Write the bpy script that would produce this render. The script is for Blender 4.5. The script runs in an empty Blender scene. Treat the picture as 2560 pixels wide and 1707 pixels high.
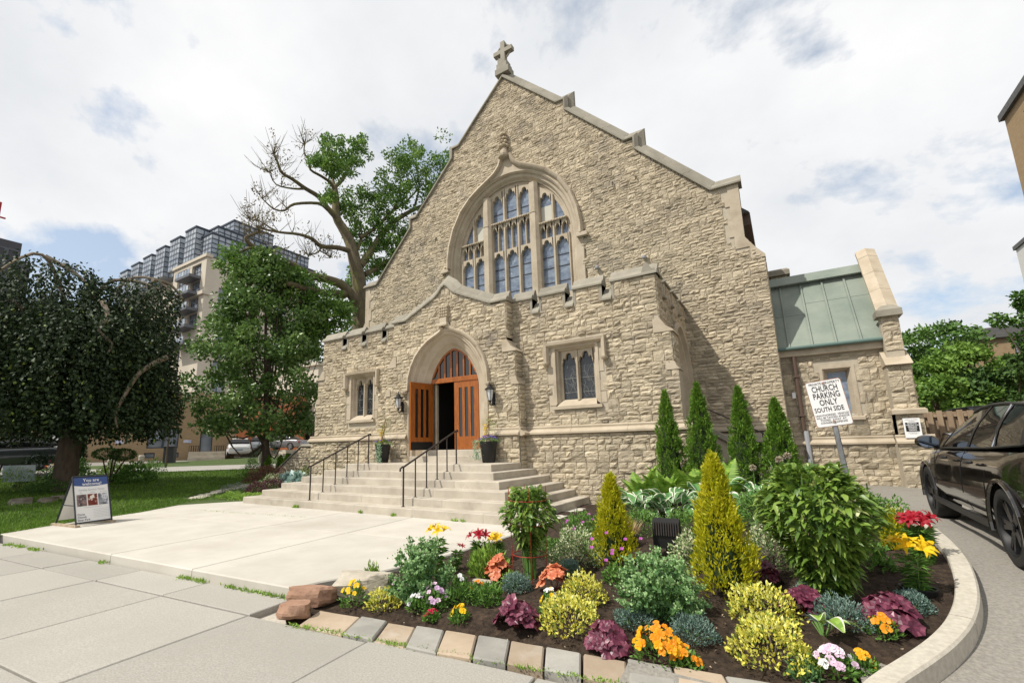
import bpy, bmesh, math, random
import numpy as np
from mathutils import Vector, Matrix
R_ = random.Random(11); NR = np.random.default_rng(5)
scene = bpy.context.scene
COL = scene.collection
# ------------------------------------------------------------------ camera
EYE = 1.55
PITCH, YAW, ROLL = 0.181537, 0.581293, -0.0192743
cy, sy, cp, sp, cr, sr = math.cos(YAW), math.sin(YAW), math.cos(PITCH), math.sin(PITCH), math.cos(ROLL), math.sin(ROLL)
fwd = Vector((-sy*cp, cy*cp, sp)); rt = Vector((cy, sy, 0)); upv = rt.cross(fwd)
rt2 = cr*rt + sr*upv; up2 = -sr*rt + cr*upv
cam = bpy.data.cameras.new('camera'); camo = bpy.data.objects.new('camera', cam); COL.objects.link(camo)
camo.matrix_world = Matrix(((rt2.x, up2.x, -fwd.x, 0), (rt2.y, up2.y, -fwd.y, 0), (rt2.z, up2.z, -fwd.z, EYE), (0, 0, 0, 1)))
cam.sensor_width = 36; cam.lens = 36*1165.507/2560
cam.shift_x = (1280-1190.898)/2560; cam.shift_y = (904.2235-853.5)/2560
cam.clip_start = .05; cam.clip_end = 3000
scene.camera = camo
# ------------------------------------------------------------------ light
SUNDIR = Vector((0.72, 1.0, -1.59)).normalized()          # direction the light travels
sun = bpy.data.lights.new('sun', 'SUN'); sun.energy = 4.6; sun.angle = math.radians(.55); sun.color = (1, .95, .86)
suno = bpy.data.objects.new('sun', sun); COL.objects.link(suno)
suno.rotation_euler = SUNDIR.to_track_quat('-Z', 'Y').to_euler(); suno.location = (-10, -30, 40)
w = bpy.data.worlds.new('World'); scene.world = w; w.use_nodes = True
nt = w.node_tree; nt.nodes.clear()
def N(t, typ, **kw):
    n = t.nodes.new(typ)
    for k, v in kw.items():
        if k.startswith('_'): setattr(n, k[1:], v)
        else:
            kk = int(k[1:]) if k[0] == 'i' and k[1:].isdigit() else k.replace('__', ' ')
            n.inputs[kk].default_value = v
    return n
sky = N(nt, 'ShaderNodeTexSky', _sky_type='NISHITA', _sun_disc=False)
sky.sun_elevation = math.asin(-SUNDIR.z); sky.sun_rotation = math.atan2(-SUNDIR.x, -SUNDIR.y)
sky.air_density = 1.0; sky.dust_density = 1.5; sky.ozone_density = 1.0
tc = N(nt, 'ShaderNodeTexCoord'); L = nt.links.new
sx = N(nt, 'ShaderNodeSeparateXYZ'); L(tc.outputs['Generated'], sx.inputs[0])
mx = N(nt, 'ShaderNodeMath', _operation='MAXIMUM', i1=0.0); L(sx.outputs['Z'], mx.inputs[0])
ad = N(nt, 'ShaderNodeMath', _operation='ADD', i1=.5); L(mx.outputs[0], ad.inputs[0])
dv = N(nt, 'ShaderNodeVectorMath', _operation='DIVIDE'); L(tc.outputs['Generated'], dv.inputs[0])
cb = N(nt, 'ShaderNodeCombineXYZ'); [L(ad.outputs[0], cb.inputs[i]) for i in range(3)]; L(cb.outputs[0], dv.inputs[1])
mp = N(nt, 'ShaderNodeMapping'); mp.inputs['Location'].default_value = (-2.081, 1.663, 0); mp.inputs['Scale'].default_value = (1, 1, .6); L(dv.outputs[0], mp.inputs[0])
n1 = N(nt, 'ShaderNodeTexNoise', Scale=2.1, Detail=12.0, Roughness=.58, Distortion=.15); L(mp.outputs[0], n1.inputs['Vector'])
r1 = N(nt, 'ShaderNodeValToRGB'); r1.color_ramp.elements[0].position = .40; r1.color_ramp.elements[1].position = .47; L(n1.outputs['Fac'], r1.inputs[0])
n2 = N(nt, 'ShaderNodeTexNoise', Scale=2.4, Detail=6.0, Roughness=.55); L(mp.outputs[0], n2.inputs['Vector'])
r2 = N(nt, 'ShaderNodeValToRGB'); r2.color_ramp.elements[0].position = .33; r2.color_ramp.elements[1].position = .66
r2.color_ramp.elements[0].color = (8.0, 8.2, 8.5, 1); r2.color_ramp.elements[1].color = (10, 10, 10, 1); L(n2.outputs['Fac'], r2.inputs[0])
mxc = N(nt, 'ShaderNodeMix', _data_type='RGBA'); L(r1.outputs[0], mxc.inputs[0])
bl = N(nt, 'ShaderNodeMix', _data_type='RGBA', _blend_type='ADD'); bl.inputs[0].default_value = 1; bl.inputs[7].default_value = (3.0, 3.3, 3.5, 1); L(sky.outputs[0], bl.inputs[6])
L(bl.outputs[2], mxc.inputs[6]); L(r2.outputs[0], mxc.inputs[7])
bg = N(nt, 'ShaderNodeBackground', Strength=.1); L(mxc.outputs[2], bg.inputs[0])
ow = N(nt, 'ShaderNodeOutputWorld'); L(bg.outputs[0], ow.inputs[0])
vs = scene.view_settings; vs.view_transform = 'Standard'; vs.look = 'None'; vs.exposure = 0.0; vs.gamma = 1; vs.use_curve_mapping = False
scene.cycles.use_denoising = True; scene.cycles.max_bounces = 6; scene.cycles.transparent_max_bounces = 8
# ------------------------------------------------------------------ materials
MATS = {}
def pm(name, c1, c2=None, scale=4, rough=.8, bump=.0, bscale=30, stretch=(1, 1, 1), spec=.3, tone=0.0, trans=0.0, metal=0.0, c3=None, s3=1.0, p3=(.55, .7), coat=0, detail=5, objrand=0.0, bump2=0.0):
    if name in MATS: return MATS[name]
    m = bpy.data.materials.new(name); m.use_nodes = True; t = m.node_tree; b = t.nodes['Principled BSDF']; Lk = t.links.new
    b.inputs['Roughness'].default_value = rough; b.inputs['Specular IOR Level'].default_value = spec; b.inputs['Metallic'].default_value = metal
    if coat: b.inputs['Coat Weight'].default_value = coat; b.inputs['Coat Roughness'].default_value = .03
    c = tuple(c1)+(1,)
    b.inputs['Base Color'].default_value = c
    tcn = N(t, 'ShaderNodeTexCoord'); mpn = N(t, 'ShaderNodeMapping'); mpn.inputs['Scale'].default_value = stretch; Lk(tcn.outputs['Object'], mpn.inputs[0])
    out = None
    if c2:
        nz = N(t, 'ShaderNodeTexNoise', Scale=scale, Detail=float(detail), Roughness=.6); Lk(mpn.outputs[0], nz.inputs['Vector'])
        rp = N(t, 'ShaderNodeValToRGB'); rp.color_ramp.elements[0].position = .35; rp.color_ramp.elements[1].position = .65
        rp.color_ramp.elements[0].color = c; rp.color_ramp.elements[1].color = tuple(c2)+(1,); Lk(nz.outputs['Fac'], rp.inputs[0]); out = rp.outputs[0]
    if c3:
        nz = N(t, 'ShaderNodeTexNoise', Scale=s3, Detail=6.0, Roughness=.65); Lk(tcn.outputs['Object'], nz.inputs['Vector'])
        rp = N(t, 'ShaderNodeValToRGB'); rp.color_ramp.elements[0].position = p3[0]; rp.color_ramp.elements[1].position = p3[1]; Lk(nz.outputs['Fac'], rp.inputs[0])
        mi = N(t, 'ShaderNodeMix', _data_type='RGBA'); Lk(rp.outputs[0], mi.inputs[0]); mi.inputs[7].default_value = tuple(c3)+(1,)
        if out: Lk(out, mi.inputs[6])
        else: mi.inputs[6].default_value = c
        out = mi.outputs[2]
    if tone or objrand:
        if tone:
            at = N(t, 'ShaderNodeAttribute'); at.attribute_name = 'tone'; src, amt = at.outputs['Fac'], tone
        else:
            oi = N(t, 'ShaderNodeObjectInfo'); src, amt = oi.outputs['Random'], objrand
        mr = N(t, 'ShaderNodeMapRange', i3=1-amt, i4=1+amt); Lk(src, mr.inputs[0])
        mi = N(t, 'ShaderNodeMix', _data_type='RGBA', _blend_type='MULTIPLY'); mi.inputs[0].default_value = 1
        cbn = N(t, 'ShaderNodeCombineXYZ'); [Lk(mr.outputs[0], cbn.inputs[i]) for i in range(3)]
        if out: Lk(out, mi.inputs[6])
        else: mi.inputs[6].default_value = c
        Lk(cbn.outputs[0], mi.inputs[7]); out = mi.outputs[2]
    if out: Lk(out, b.inputs['Base Color'])
    if bump and bump2:
        nb = N(t, 'ShaderNodeTexNoise', Scale=bscale, Detail=8.0, Roughness=.72); Lk(mpn.outputs[0], nb.inputs['Vector'])
        vo = N(t, 'ShaderNodeTexNoise', Scale=bscale*.35, Detail=4.0, Roughness=.6, Distortion=.8); Lk(mpn.outputs[0], vo.inputs['Vector'])
        b1 = N(t, 'ShaderNodeBump', Strength=1.0, Distance=bump2); Lk(vo.outputs['Fac'], b1.inputs['Height'])
        bp = N(t, 'ShaderNodeBump', Strength=1.0, Distance=bump); Lk(nb.outputs['Fac'], bp.inputs['Height']); Lk(b1.outputs[0], bp.inputs['Normal']); Lk(bp.outputs[0], b.inputs['Normal'])
    elif bump:
        nb = N(t, 'ShaderNodeTexNoise', Scale=bscale, Detail=6.0, Roughness=.65); Lk(mpn.outputs[0], nb.inputs['Vector'])
        bp = N(t, 'ShaderNodeBump', Strength=1.0, Distance=bump); Lk(nb.outputs['Fac'], bp.inputs['Height']); Lk(bp.outputs[0], b.inputs['Normal'])
    if trans:
        tr = N(t, 'ShaderNodeBsdfTranslucent'); ms = N(t, 'ShaderNodeMixShader', i0=trans)
        if out: Lk(out, tr.inputs[0])
        else: tr.inputs[0].default_value = c
        Lk(b.outputs[0], ms.inputs[1]); Lk(tr.outputs[0], ms.inputs[2]); Lk(ms.outputs[0], t.nodes['Material Output'].inputs[0])
    MATS[name] = m; return m
# ------------------------------------------------------------------ objects
WM = {}
def W(o): return WM.get(o.name, Matrix.Identity(4))
def tag(o, label=None, cat=None, group=None, kind=None):
    if label: o['label'] = label
    if cat: o['category'] = cat
    if group: o['group'] = group
    if kind: o['kind'] = kind
    return o
def setpar(o, parent, local=False):
    if parent is not None:
        o.parent = parent
        if not local: o.matrix_parent_inverse = W(parent).inverted()
    return o
def empty(name, loc=(0, 0, 0), rz=0, label=None, cat=None, group=None, rot=None, scale=1):
    o = bpy.data.objects.new(name, None); COL.objects.link(o); o.location = loc
    o.rotation_euler = rot if rot else (0, 0, rz); o.scale = (scale,)*3; o.empty_display_size = .1
    WM[o.name] = Matrix.Translation(loc) @ o.rotation_euler.to_matrix().to_4x4() @ Matrix.Scale(scale, 4)
    return tag(o, label, cat, group)
def link(name, me, mat, parent=None, local=False, smooth=False):
    o = bpy.data.objects.new(name, me); COL.objects.link(o)
    if mat is not None:
        for m_ in (mat if isinstance(mat, (list, tuple)) else [mat]): me.materials.append(m_)
    if smooth: me.polygons.foreach_set('use_smooth', [True]*len(me.polygons))
    setpar(o, parent, local); return o
class MB:
    def __init__(s): s.v = []; s.f = []; s.m = []; s.cm = 0; s.t = []; s.ct = .5
    def add(s, vs, fs):
        b = len(s.v); s.v += [tuple(p) for p in vs]
        for f in fs: s.f.append(tuple(b+i for i in f)); s.m.append(s.cm); s.t.append(s.ct)
        return s
    def box(s, x0, x1, y0, y1, z0, z1, c=0.0):
        if not c:
            return s.add([(x0,y0,z0),(x1,y0,z0),(x1,y1,z0),(x0,y1,z0),(x0,y0,z1),(x1,y0,z1),(x1,y1,z1),(x0,y1,z1)],
                         [(0,3,2,1),(4,5,6,7),(0,1,5,4),(1,2,6,5),(2,3,7,6),(3,0,4,7)])
        return s.prism([(x0,y0),(x1,y0),(x1,y1),(x0,y1)], z0, z1, c)
    def prism(s, poly, z0, z1, c=0.0, f=lambda a, b, h: (a, b, h)):
        """poly (ccw) extruded along third axis; c = chamfer of the top edge"""
        n = len(poly); cx = sum(p[0] for p in poly)/n; cyy = sum(p[1] for p in poly)/n
        rings = [(poly, z0)]
        if c:
            top = []
            for i in range(n):
                p, a, b = poly[i], poly[i-1], poly[(i+1) % n]
                e1 = Vector((p[0]-a[0], p[1]-a[1])).normalized(); e2 = Vector((b[0]-p[0], b[1]-p[1])).normalized()
                n1_ = Vector((-e1.y, e1.x)); n2_ = Vector((-e2.y, e2.x)); q = n1_+n2_; q = q/max(.3, q.dot(n1_))
                top.append((p[0]+q.x*c, p[1]+q.y*c))
            rings += [(poly, z1-c), (top, z1)]
        else: rings += [(poly, z1)]
        vs = [f(p[0], p[1], h) for r, h in rings for p in r]; fs = []
        for k in range(len(rings)-1):
            for i in range(n): j = (i+1) % n; fs.append((k*n+i, k*n+j, (k+1)*n+j, (k+1)*n+i))
        fs.append(tuple(reversed(range(n)))); fs.append(tuple(range((len(rings)-1)*n, len(rings)*n)))
        return s.add(vs, fs)
    def obox(s, p, ax, ay, az):
        """box from corner p with edge vectors"""
        p, ax, ay, az = map(Vector, (p, ax, ay, az)); q = [p, p+ax, p+ax+ay, p+ay]
        return s.add(q+[a+az for a in q], [(0,3,2,1),(4,5,6,7),(0,1,5,4),(1,2,6,5),(2,3,7,6),(3,0,4,7)])
    def tube(s, pts, rad, n=8, cap=True):
        pts = [Vector(p) for p in pts]; rad = rad if hasattr(rad, '__len__') else [rad]*len(pts); vs = []; fs = []; up = None
        for i, p in enumerate(pts):
            d = (pts[min(i+1, len(pts)-1)]-pts[max(i-1, 0)]).normalized()
            if up is None: up = d.orthogonal().normalized()
            up = (up-d*up.dot(d)); up = up.normalized() if up.length > 1e-6 else d.orthogonal().normalized(); sd = d.cross(up)
            vs += [p+(up*math.cos(2*math.pi*k/n)+sd*math.sin(2*math.pi*k/n))*rad[i] for k in range(n)]
        for i in range(len(pts)-1):
            for k in range(n): j = (k+1) % n; fs.append((i*n+k, i*n+j, (i+1)*n+j, (i+1)*n+k))
        if cap: fs.append(tuple(reversed(range(n)))); fs.append(tuple((len(pts)-1)*n+k for k in range(n)))
        return s.add(vs, fs)
    def lathe(s, prof, n=16, o=(0, 0, 0), wob=0):
        vs = []; fs = []
        for r, z in prof: vs += [(o[0]+r*math.cos(2*math.pi*k/n), o[1]+r*math.sin(2*math.pi*k/n), o[2]+z) for k in range(n)]
        for i in range(len(prof)-1):
            for k in range(n): j = (k+1) % n; fs.append((i*n+k, i*n+j, (i+1)*n+j, (i+1)*n+k))
        fs.append(tuple(reversed(range(n)))); fs.append(tuple((len(prof)-1)*n+k for k in range(n)))
        return s.add(vs, fs)
    def mesh(s, name):
        me = bpy.data.meshes.new(name); me.from_pydata(s.v, [], s.f)
        if any(s.m): me.polygons.foreach_set('material_index', s.m)
        a = me.attributes.new('tone', 'FLOAT', 'FACE'); a.data.foreach_set('value', s.t)
        me.update(); return me
    def build(s, name, mat, parent=None, local=False, smooth=False):
        return link(name, s.mesh(name), mat, parent, local, smooth)
def autosmooth(o, ang=35):
    me = o.data; bm = bmesh.new(); bm.from_mesh(me)
    for f in bm.faces: f.smooth = True
    for e in bm.edges: e.smooth = len(e.link_faces) == 2 and e.calc_face_angle(0) < math.radians(ang)
    bm.to_mesh(me); bm.free(); return o
def npmesh(name, V, F, tone=None):
    """V (n,3), F (m,k) faces with the same number of corners"""
    me = bpy.data.meshes.new(name); V = np.asarray(V, np.float32); F = np.asarray(F, np.int32); k = F.shape[1]
    me.vertices.add(len(V)); me.vertices.foreach_set('co', V.ravel())
    me.loops.add(F.size); me.loops.foreach_set('vertex_index', F.ravel())
    me.polygons.add(len(F)); me.polygons.foreach_set('loop_start', np.arange(0, F.size, k, dtype=np.int32))
    me.update(calc_edges=True)
    if tone is not None:
        a = me.attributes.new('tone', 'FLOAT', 'FACE'); a.data.foreach_set('value', np.asarray(tone, np.float32))
    return me
def unit(a): return a/np.maximum(np.linalg.norm(a, axis=-1, keepdims=True), 1e-9)
def leaves(P, D, L_, W_, tone=None, fold=.18, rng=NR, droop=0.0, up=None, blade=False):
    """N leaves: base points P, directions D, lengths L_, widths W_ -> (V, F, tone)"""
    P = np.asarray(P, float); n = len(P); D = unit(np.asarray(D, float)); L_ = np.broadcast_to(L_, n)[:, None]; W_ = np.broadcast_to(W_, n)[:, None]
    u = rng.normal(size=(n, 3)) if up is None else np.broadcast_to(up, (n, 3))+rng.normal(size=(n, 3))*.35
    S = unit(np.cross(D, u)); Nn = np.cross(S, D)
    dz = np.array([0, 0, -1.0])*droop
    if blade:   # base, mid pair, 3/4 pair, tip
        A = P; B = P+D*L_*.38+S*W_*.5+Nn*L_*fold*.35; C_ = P+D*L_*.38-S*W_*.5+Nn*L_*fold*.35
        E_ = P+D*L_*.74+S*W_*.36+dz*L_*.4+Nn*L_*fold*.3; G = P+D*L_*.74-S*W_*.36+dz*L_*.4+Nn*L_*fold*.3; T = P+D*L_+dz*L_
        M1 = P+D*L_*.4; M2 = P+D*L_*.76+dz*L_*.4
        V = np.stack([A, B, M1, C_, E_, M2, G, T], 1).reshape(-1, 3); i = np.arange(n)[:, None]*8
        F = np.concatenate([i+np.array([[0, 1, 2]]), i+np.array([[0, 2, 3]]), i+np.array([[1, 4, 5]]), i+np.array([[1, 5, 2]]), i+np.array([[3, 2, 5]]), i+np.array([[3, 5, 6]]), i+np.array([[4, 7, 5]]), i+np.array([[5, 7, 6]])], 1).reshape(-1, 3)
        k = 8
    else:
        B = P+D*L_*.5+S*W_*.5+Nn*L_*fold; C_ = P+D*L_*.5-S*W_*.5+Nn*L_*fold; T = P+D*L_+dz*L_
        V = np.stack([P, B, T, C_], 1).reshape(-1, 3); i = np.arange(n)[:, None]*4
        F = np.concatenate([i+np.array([[0, 1, 2]]), i+np.array([[0, 2, 3]])], 1).reshape(-1, 3); k = 2
    tn = rng.random(n) if tone is None else np.broadcast_to(tone, n)
    return V, F, np.repeat(tn, k)
def catm(*parts):
    Vs = []; Fs = []; Ts = []; o = 0
    for V, F, T in parts: Vs.append(V); Fs.append(F+o); Ts.append(T); o += len(V)
    return np.concatenate(Vs), np.concatenate(Fs), np.concatenate(Ts)
def rnd_dirs(n, rng=NR): return unit(rng.normal(size=(n, 3)))
def copy_tree(o, parent=None):
    c = o.copy(); COL.objects.link(c); c.parent = parent
    for ch in list(o.children): copy_tree(ch, c)
    if parent is None: pass
    return c
def text_mesh(txt, size, f, bold=0.0, align='CENTER', sx=1.0):
    """text as a flat mesh; f maps (u, v) text coordinates to world"""
    cu = bpy.data.curves.new('t', 'FONT'); cu.body = txt; cu.size = size; cu.align_x = align; cu.align_y = 'CENTER'; cu.offset = bold*size; cu.resolution_u = 2
    ob = bpy.data.objects.new('t', cu); COL.objects.link(ob)
    dg = bpy.context.evaluated_depsgraph_get(); me = bpy.data.meshes.new_from_object(ob.evaluated_get(dg))
    for v in me.vertices: v.co = f(v.co.x*sx, v.co.y)
    bpy.data.objects.remove(ob); bpy.data.curves.remove(cu); me.materials.clear(); return me
M = dict(
 rock=pm('rock_faced_limestone', (.43,.36,.255), (.60,.52,.385), 5, .95, .016, 42, (1,1,2.4), .1, tone=.30, c3=(.33,.285,.225), s3=.9, p3=(.5,.74), bump2=.035),
 mortar=pm('mortar', (.40,.35,.27), (.46,.41,.32), 6, .95, .004, 60),
 lime=pm('dressed_limestone', (.40,.335,.245), (.49,.42,.32), 1.6, .8, .003, 45, c3=(.29,.235,.165), s3=1.3, p3=(.52,.8)),
 coping=pm('coping_limestone', (.235,.215,.17), (.31,.285,.23), 1.8, .85, .003, 40, c3=(.2,.19,.165), s3=2.5, p3=(.6,.8), objrand=.12),
 carve=pm('carved_limestone', (.36,.30,.21), (.44,.37,.27), 6, .9, .006, 30),
 step=pm('step_concrete', (.40,.355,.29), (.48,.435,.36), 2.2, .85, .002, 50, c3=(.28,.245,.195), s3=1.3, p3=(.52,.8), objrand=.07),
 plaza=pm('plaza_concrete', (.47,.44,.385), (.53,.50,.44), 1.2, .85, .001, 80, c3=(.41,.38,.32), s3=.5, p3=(.48,.75), objrand=.04),
 walk=pm('sidewalk_concrete', (.29,.275,.24), (.40,.38,.34), 70, .9, .0015, 120, c3=(.31,.295,.26), s3=.6, p3=(.48,.78), objrand=.09),
 kerb=pm('kerb_concrete', (.40,.365,.30), (.50,.46,.385), 25, .9, .003, 60, c3=(.3,.27,.22), s3=2, p3=(.6,.8)),
 asphalt=pm('driveway_asphalt', (.20,.185,.16), (.29,.27,.235), 40, .95, .004, 90, c3=(.13,.12,.105), s3=.8, p3=(.55,.7)),
 soil=pm('garden_soil', (.022,.014,.009), (.06,.04,.026), 18, .97, .02, 40, c3=(.09,.06,.04), s3=9, p3=(.6,.75)),
 lawn=pm('lawn_soil', (.05,.08,.02), (.07,.10,.025), 5, .95, .01, 60),
 grass=pm('grass_blades', (.10,.20,.02), (.17,.29,.04), .6, .7, tone=.35, trans=.3),
 wood=pm('varnished_door_wood', (.22,.058,.007), (.37,.115,.016), 5, .42, .0008, 30, (9,9,.7), .5, c3=(.16,.04,.006), s3=1.4, p3=(.55,.8)),
 iron=pm('black_iron', (.03,.022,.018), None, rough=.5, spec=.4),
 black=pm('matt_black', (.012,.012,.012), None, rough=.5),
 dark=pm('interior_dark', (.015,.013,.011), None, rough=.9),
 glassm=pm('leaded_glass_blue', (.10,.13,.19), (.22,.27,.34), 3.0, .12, .002, 8, (1,1,2), .7, c3=(.42,.48,.54), s3=5.5, p3=(.60,.72)),
 glassd=pm('leaded_glass_dark', (.02,.022,.024), (.04,.045,.05), 6, .15, .003, 12, spec=.6, c3=(.09,.10,.11), s3=8, p3=(.62,.7)),
 glassdoor=pm('door_glass', (.012,.014,.013), None, rough=.03, spec=.9),
 frost=pm('lamp_glass', (.55,.57,.58), None, rough=.25, spec=.5),
 copper=pm('patinated_copper', (.17,.205,.17), (.235,.265,.22), 1.0, .55, .001, 20, spec=.4),
 copperd=pm('patinated_copper_dark', (.11,.17,.15), None, rough=.5),
 slate=pm('roof_slate', (.09,.09,.09), (.13,.125,.12), 5, .8),
 brown=pm('brown_pipe', (.10,.065,.05), None, rough=.6),
 white=pm('white_paint', (.78,.78,.77), None, rough=.5),
 lead=pm('lead_line', (.05,.05,.05), None, rough=.7),
)
def leafm(name, c1, c2, scale=3, tr=.3, rough=.5, tone=.35, spec=.35): return pm(name, c1, c2, scale, rough, spec=spec, tone=tone, trans=tr)
# ================================================================== CHURCH
XC = -9.35
YM, YW, YB = 17.0, 12.75, 12.35      # main gable wall, porch wings, porch centre bay
def front(Y): return lambda s, z, d: (XC+s, Y-d, z)
church = empty('church', (XC, YM, 0), 0, 'buff stone Gothic church with stepped gable, big arched window and battlemented porch', 'church')
STONES = []      # (weight, rect, map, parent)
def inter(A, B):
    out = []
    for a0, a1 in A:
        for b0, b1 in B:
            lo, hi = max(a0, b0), min(a1, b1)
            if hi-lo > .03: out.append((lo, hi))
    return out
def minus(A, h0, h1):
    out = []
    for a, b in A:
        if h1 <= a or h0 >= b: out.append((a, b)); continue
        if h0-a > .03: out.append((a, h0))
        if b-h1 > .03: out.append((h1, b))
    return out
def rowsplit(a, b, lo, hi, rng):
    xs = [a]
    while b-xs[-1] > hi: xs.append(xs[-1]+rng.uniform(lo, hi))
    if b-xs[-1] < lo*.6 and len(xs) > 1: xs.pop()
    xs.append(b); return list(zip(xs[:-1], xs[1:]))
def masonry(z0, z1, spans, f, parent, band=(.22, .32), seed=1):
    rng = random.Random(seed); z = z0
    while z < z1-.02:
        h = rng.uniform(*band)
        if z1-z-h < .1: h = z1-z
        r = rng.uniform(.42, .58); zm = z+h*r
        for a, b in inter(spans(z+h*.15), spans(z+h*.85)):
            x = a
            while x < b-.01:
                if rng.random() < .27:
                    l = min(rng.uniform(.16, .34), b-x)
                    if b-x-l < .12: l = b-x
                    STONES.append(((x, x+l, z, z+h), f, parent)); x += l
                else:
                    l = min(rng.uniform(.5, 1.5), b-x)
                    if b-x-l < .15: l = b-x
                    for q0, q1 in ((z, zm), (zm, z+h)):
                        for p0, p1 in rowsplit(x, x+l, .17, .46, rng): STONES.append(((p0, p1, q0, q1), f, parent))
                    x += l
        z += h
def backing(name, z0, z1, spans, f, dz=.1, parent=None, thick=.35):
    mb = MB(); n = max(1, round((z1-z0)/dz)); dz = (z1-z0)/n
    for i in range(n):
        for a, b in spans(z0+(i+.5)*dz):
            q = [f(a, z0+i*dz, 0), f(b, z0+i*dz, 0), f(b, z0+(i+1)*dz, 0), f(a, z0+(i+1)*dz, 0)]
            g = [f(a, z0+i*dz, -thick), f(b, z0+i*dz, -thick), f(b, z0+(i+1)*dz, -thick), f(a, z0+(i+1)*dz, -thick)]
            mb.add(q+g, [(0, 1, 2, 3), (4, 7, 6, 5), (0, 4, 5, 1), (1, 5, 6, 2), (2, 6, 7, 3), (3, 7, 4, 0)])
    return mb.build(name, M['mortar'], parent)
def sweep(path, prof, f, pieces=None, name='coping_stone', mat=None, parent=None, gap=.004, ends=True):
    """profile (o, d) swept along path (s, z); cut into pieces of about the given length"""
    P = [Vector(p) for p in path]; n = len(P); nrm = []
    for i in range(n):
        t1 = (P[i]-P[i-1]).normalized() if i else None; t2 = (P[i+1]-P[i]).normalized() if i < n-1 else None
        a = Vector((-t1.y, t1.x)) if t1 else None; b = Vector((-t2.y, t2.x)) if t2 else None
        if a is None: nrm.append(b)
        elif b is None: nrm.append(a)
        else: q = a+b; nrm.append(q/max(.35, q.dot(a)))
    segs = []     # list of lists of (point, normal)
    if pieces is None: segs = [list(zip(P, nrm))]
    else:
        cur = [(P[0], nrm[0])]; acc = 0
        for i in range(n-1):
            Ls = (P[i+1]-P[i]).length; t = (P[i+1]-P[i])/Ls; sn = Vector((-t.y, t.x)); k = max(1, round(Ls/pieces)) if Ls > pieces*.8 else 1
            for j in range(1, k+1):
                if j < k:
                    pt = P[i]+t*Ls*j/k; cur.append((pt, sn)); segs.append(cur); cur = [(pt, sn)]; acc = 0
                else: cur.append((P[i+1], nrm[i+1])); acc += Ls/k
            if acc > pieces*.75 and i < n-2: segs.append(cur); cur = [cur[-1]]; acc = 0
        segs.append(cur)
    objs = []
    for sg in segs:
        if len(sg) < 2: continue
        if pieces is not None:
            p0, q0 = sg[0]; p1, q1 = sg[-1]
            sg = [(p0+(sg[1][0]-p0).normalized()*gap, q0)]+sg[1:-1]+[(p1+(sg[-2][0]-p1).normalized()*gap, q1)]
        mb = MB(); m = len(prof); vs = []; fs = []
        for p, q in sg: vs += [f(p.x+q.x*o, p.y+q.y*o, d) for o, d in prof]
        for i in range(len(sg)-1):
            for k in range(m): j = (k+1) % m; fs.append((i*m+k, (i+1)*m+k, (i+1)*m+j, i*m+j))
        fs.append(tuple(range(m))); fs.append(tuple(reversed([(len(sg)-1)*m+k for k in range(m)])))
        mb.add(vs, fs); objs.append(mb.build(name, mat, parent))
    return objs
def plate(poly, f, d0, d1, name, mat, parent, mb=None):
    """polygon in (s, z) extruded from outward offset d1 (back) to d0 (front)"""
    own = mb is None; mb = mb or MB(); n = len(poly)
    vs = [f(s, z, d0) for s, z in poly]+[f(s, z, d1) for s, z in poly]
    fs = [tuple(range(n)), tuple(reversed(range(n, 2*n)))]+[(i, n+i, n+(i+1) % n, (i+1) % n) for i in range(n)]
    mb.add(vs, fs)
    return mb.build(name, mat, parent) if own else mb
def mir(path): return [(-s, z) for s, z in reversed(path)]
COPE = [(0, 0), (0, .09), (.05, .09), (.16, .0), (.115, -.055), (.165, -.065), (.33, -.16), (.36, -.2), (.33, -.25), (.0, -.36)]
COPEM = [(o*1.15, d*1.25+.02) for o, d in COPE]
# ---- main gable wall
def gable_hw(z):
    pts = [(18.74, .02), (16.15, 2.6), (16.149, 2.95), (15.67, 2.95), (13.2, 5.3), (13.199, 5.65), (12.73, 5.65), (10.15, 8.05), (10.149, 8.9), (8.2, 8.9), (7.4, 9.38), (-1, 9.38)]
    return float(np.interp(-z, [-p[0] for p in pts], [p[1] for p in pts]))
def ell(s, a, b, z0=10.0): return z0+b*math.sqrt(max(0, 1-(s/a)**2))
def win_hw(z):
    if z < 7.45 or z > 14.75: return 0
    if z < 10: return 3.24+(.26 if int(z/.42) % 2 else .04)
    h = 3.3*math.sqrt(max(0, 1-((z-10)/3.9)**2))
    return max(h, .22+max(0, 14.5-z)*.9) if z > 13.4 else h
def sp_main(z):
    e = gable_hw(z)
    if 7.42 < z < 10.1: e -= .42+(.13 if int(z/.36) % 2 else 0) if z > 8.2 else (.46 if z > 7.85 else 0)
    A = [(-e, e)]
    h = win_hw(z)
    if h: A = minus(A, -h, h)
    if z < 5.75: A = minus(A, -6.7, 6.7)
    return A
fM = front(YM)
wall_m = backing('front_wall', -.05, 18.7, lambda z: minus([(-gable_hw(z), gable_hw(z))], -win_hw(z), win_hw(z)) if win_hw(z) else [(-gable_hw(z), gable_hw(z))], fM, .12, church, .6)
masonry(1.98, 18.6, sp_main, fM, wall_m, (.17, .25), 3)
masonry(-.05, 1.86, sp_main, lambda s, z, d: fM(s, z, d+.1), wall_m, (.24, .34), 4)
GP = [(9.0, 10.15), (8.05, 10.15), (5.65, 12.73), (5.65, 13.2), (5.3, 13.2), (2.95, 15.67), (2.95, 16.15), (2.6, 16.15), (0, 18.74)]
GPL = [(-s, z) for s, z in GP]+list(reversed(GP))[1:]
sweep(GPL, COPEM, fM, 1.05, 'coping_stone', M['coping'], church)
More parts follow.
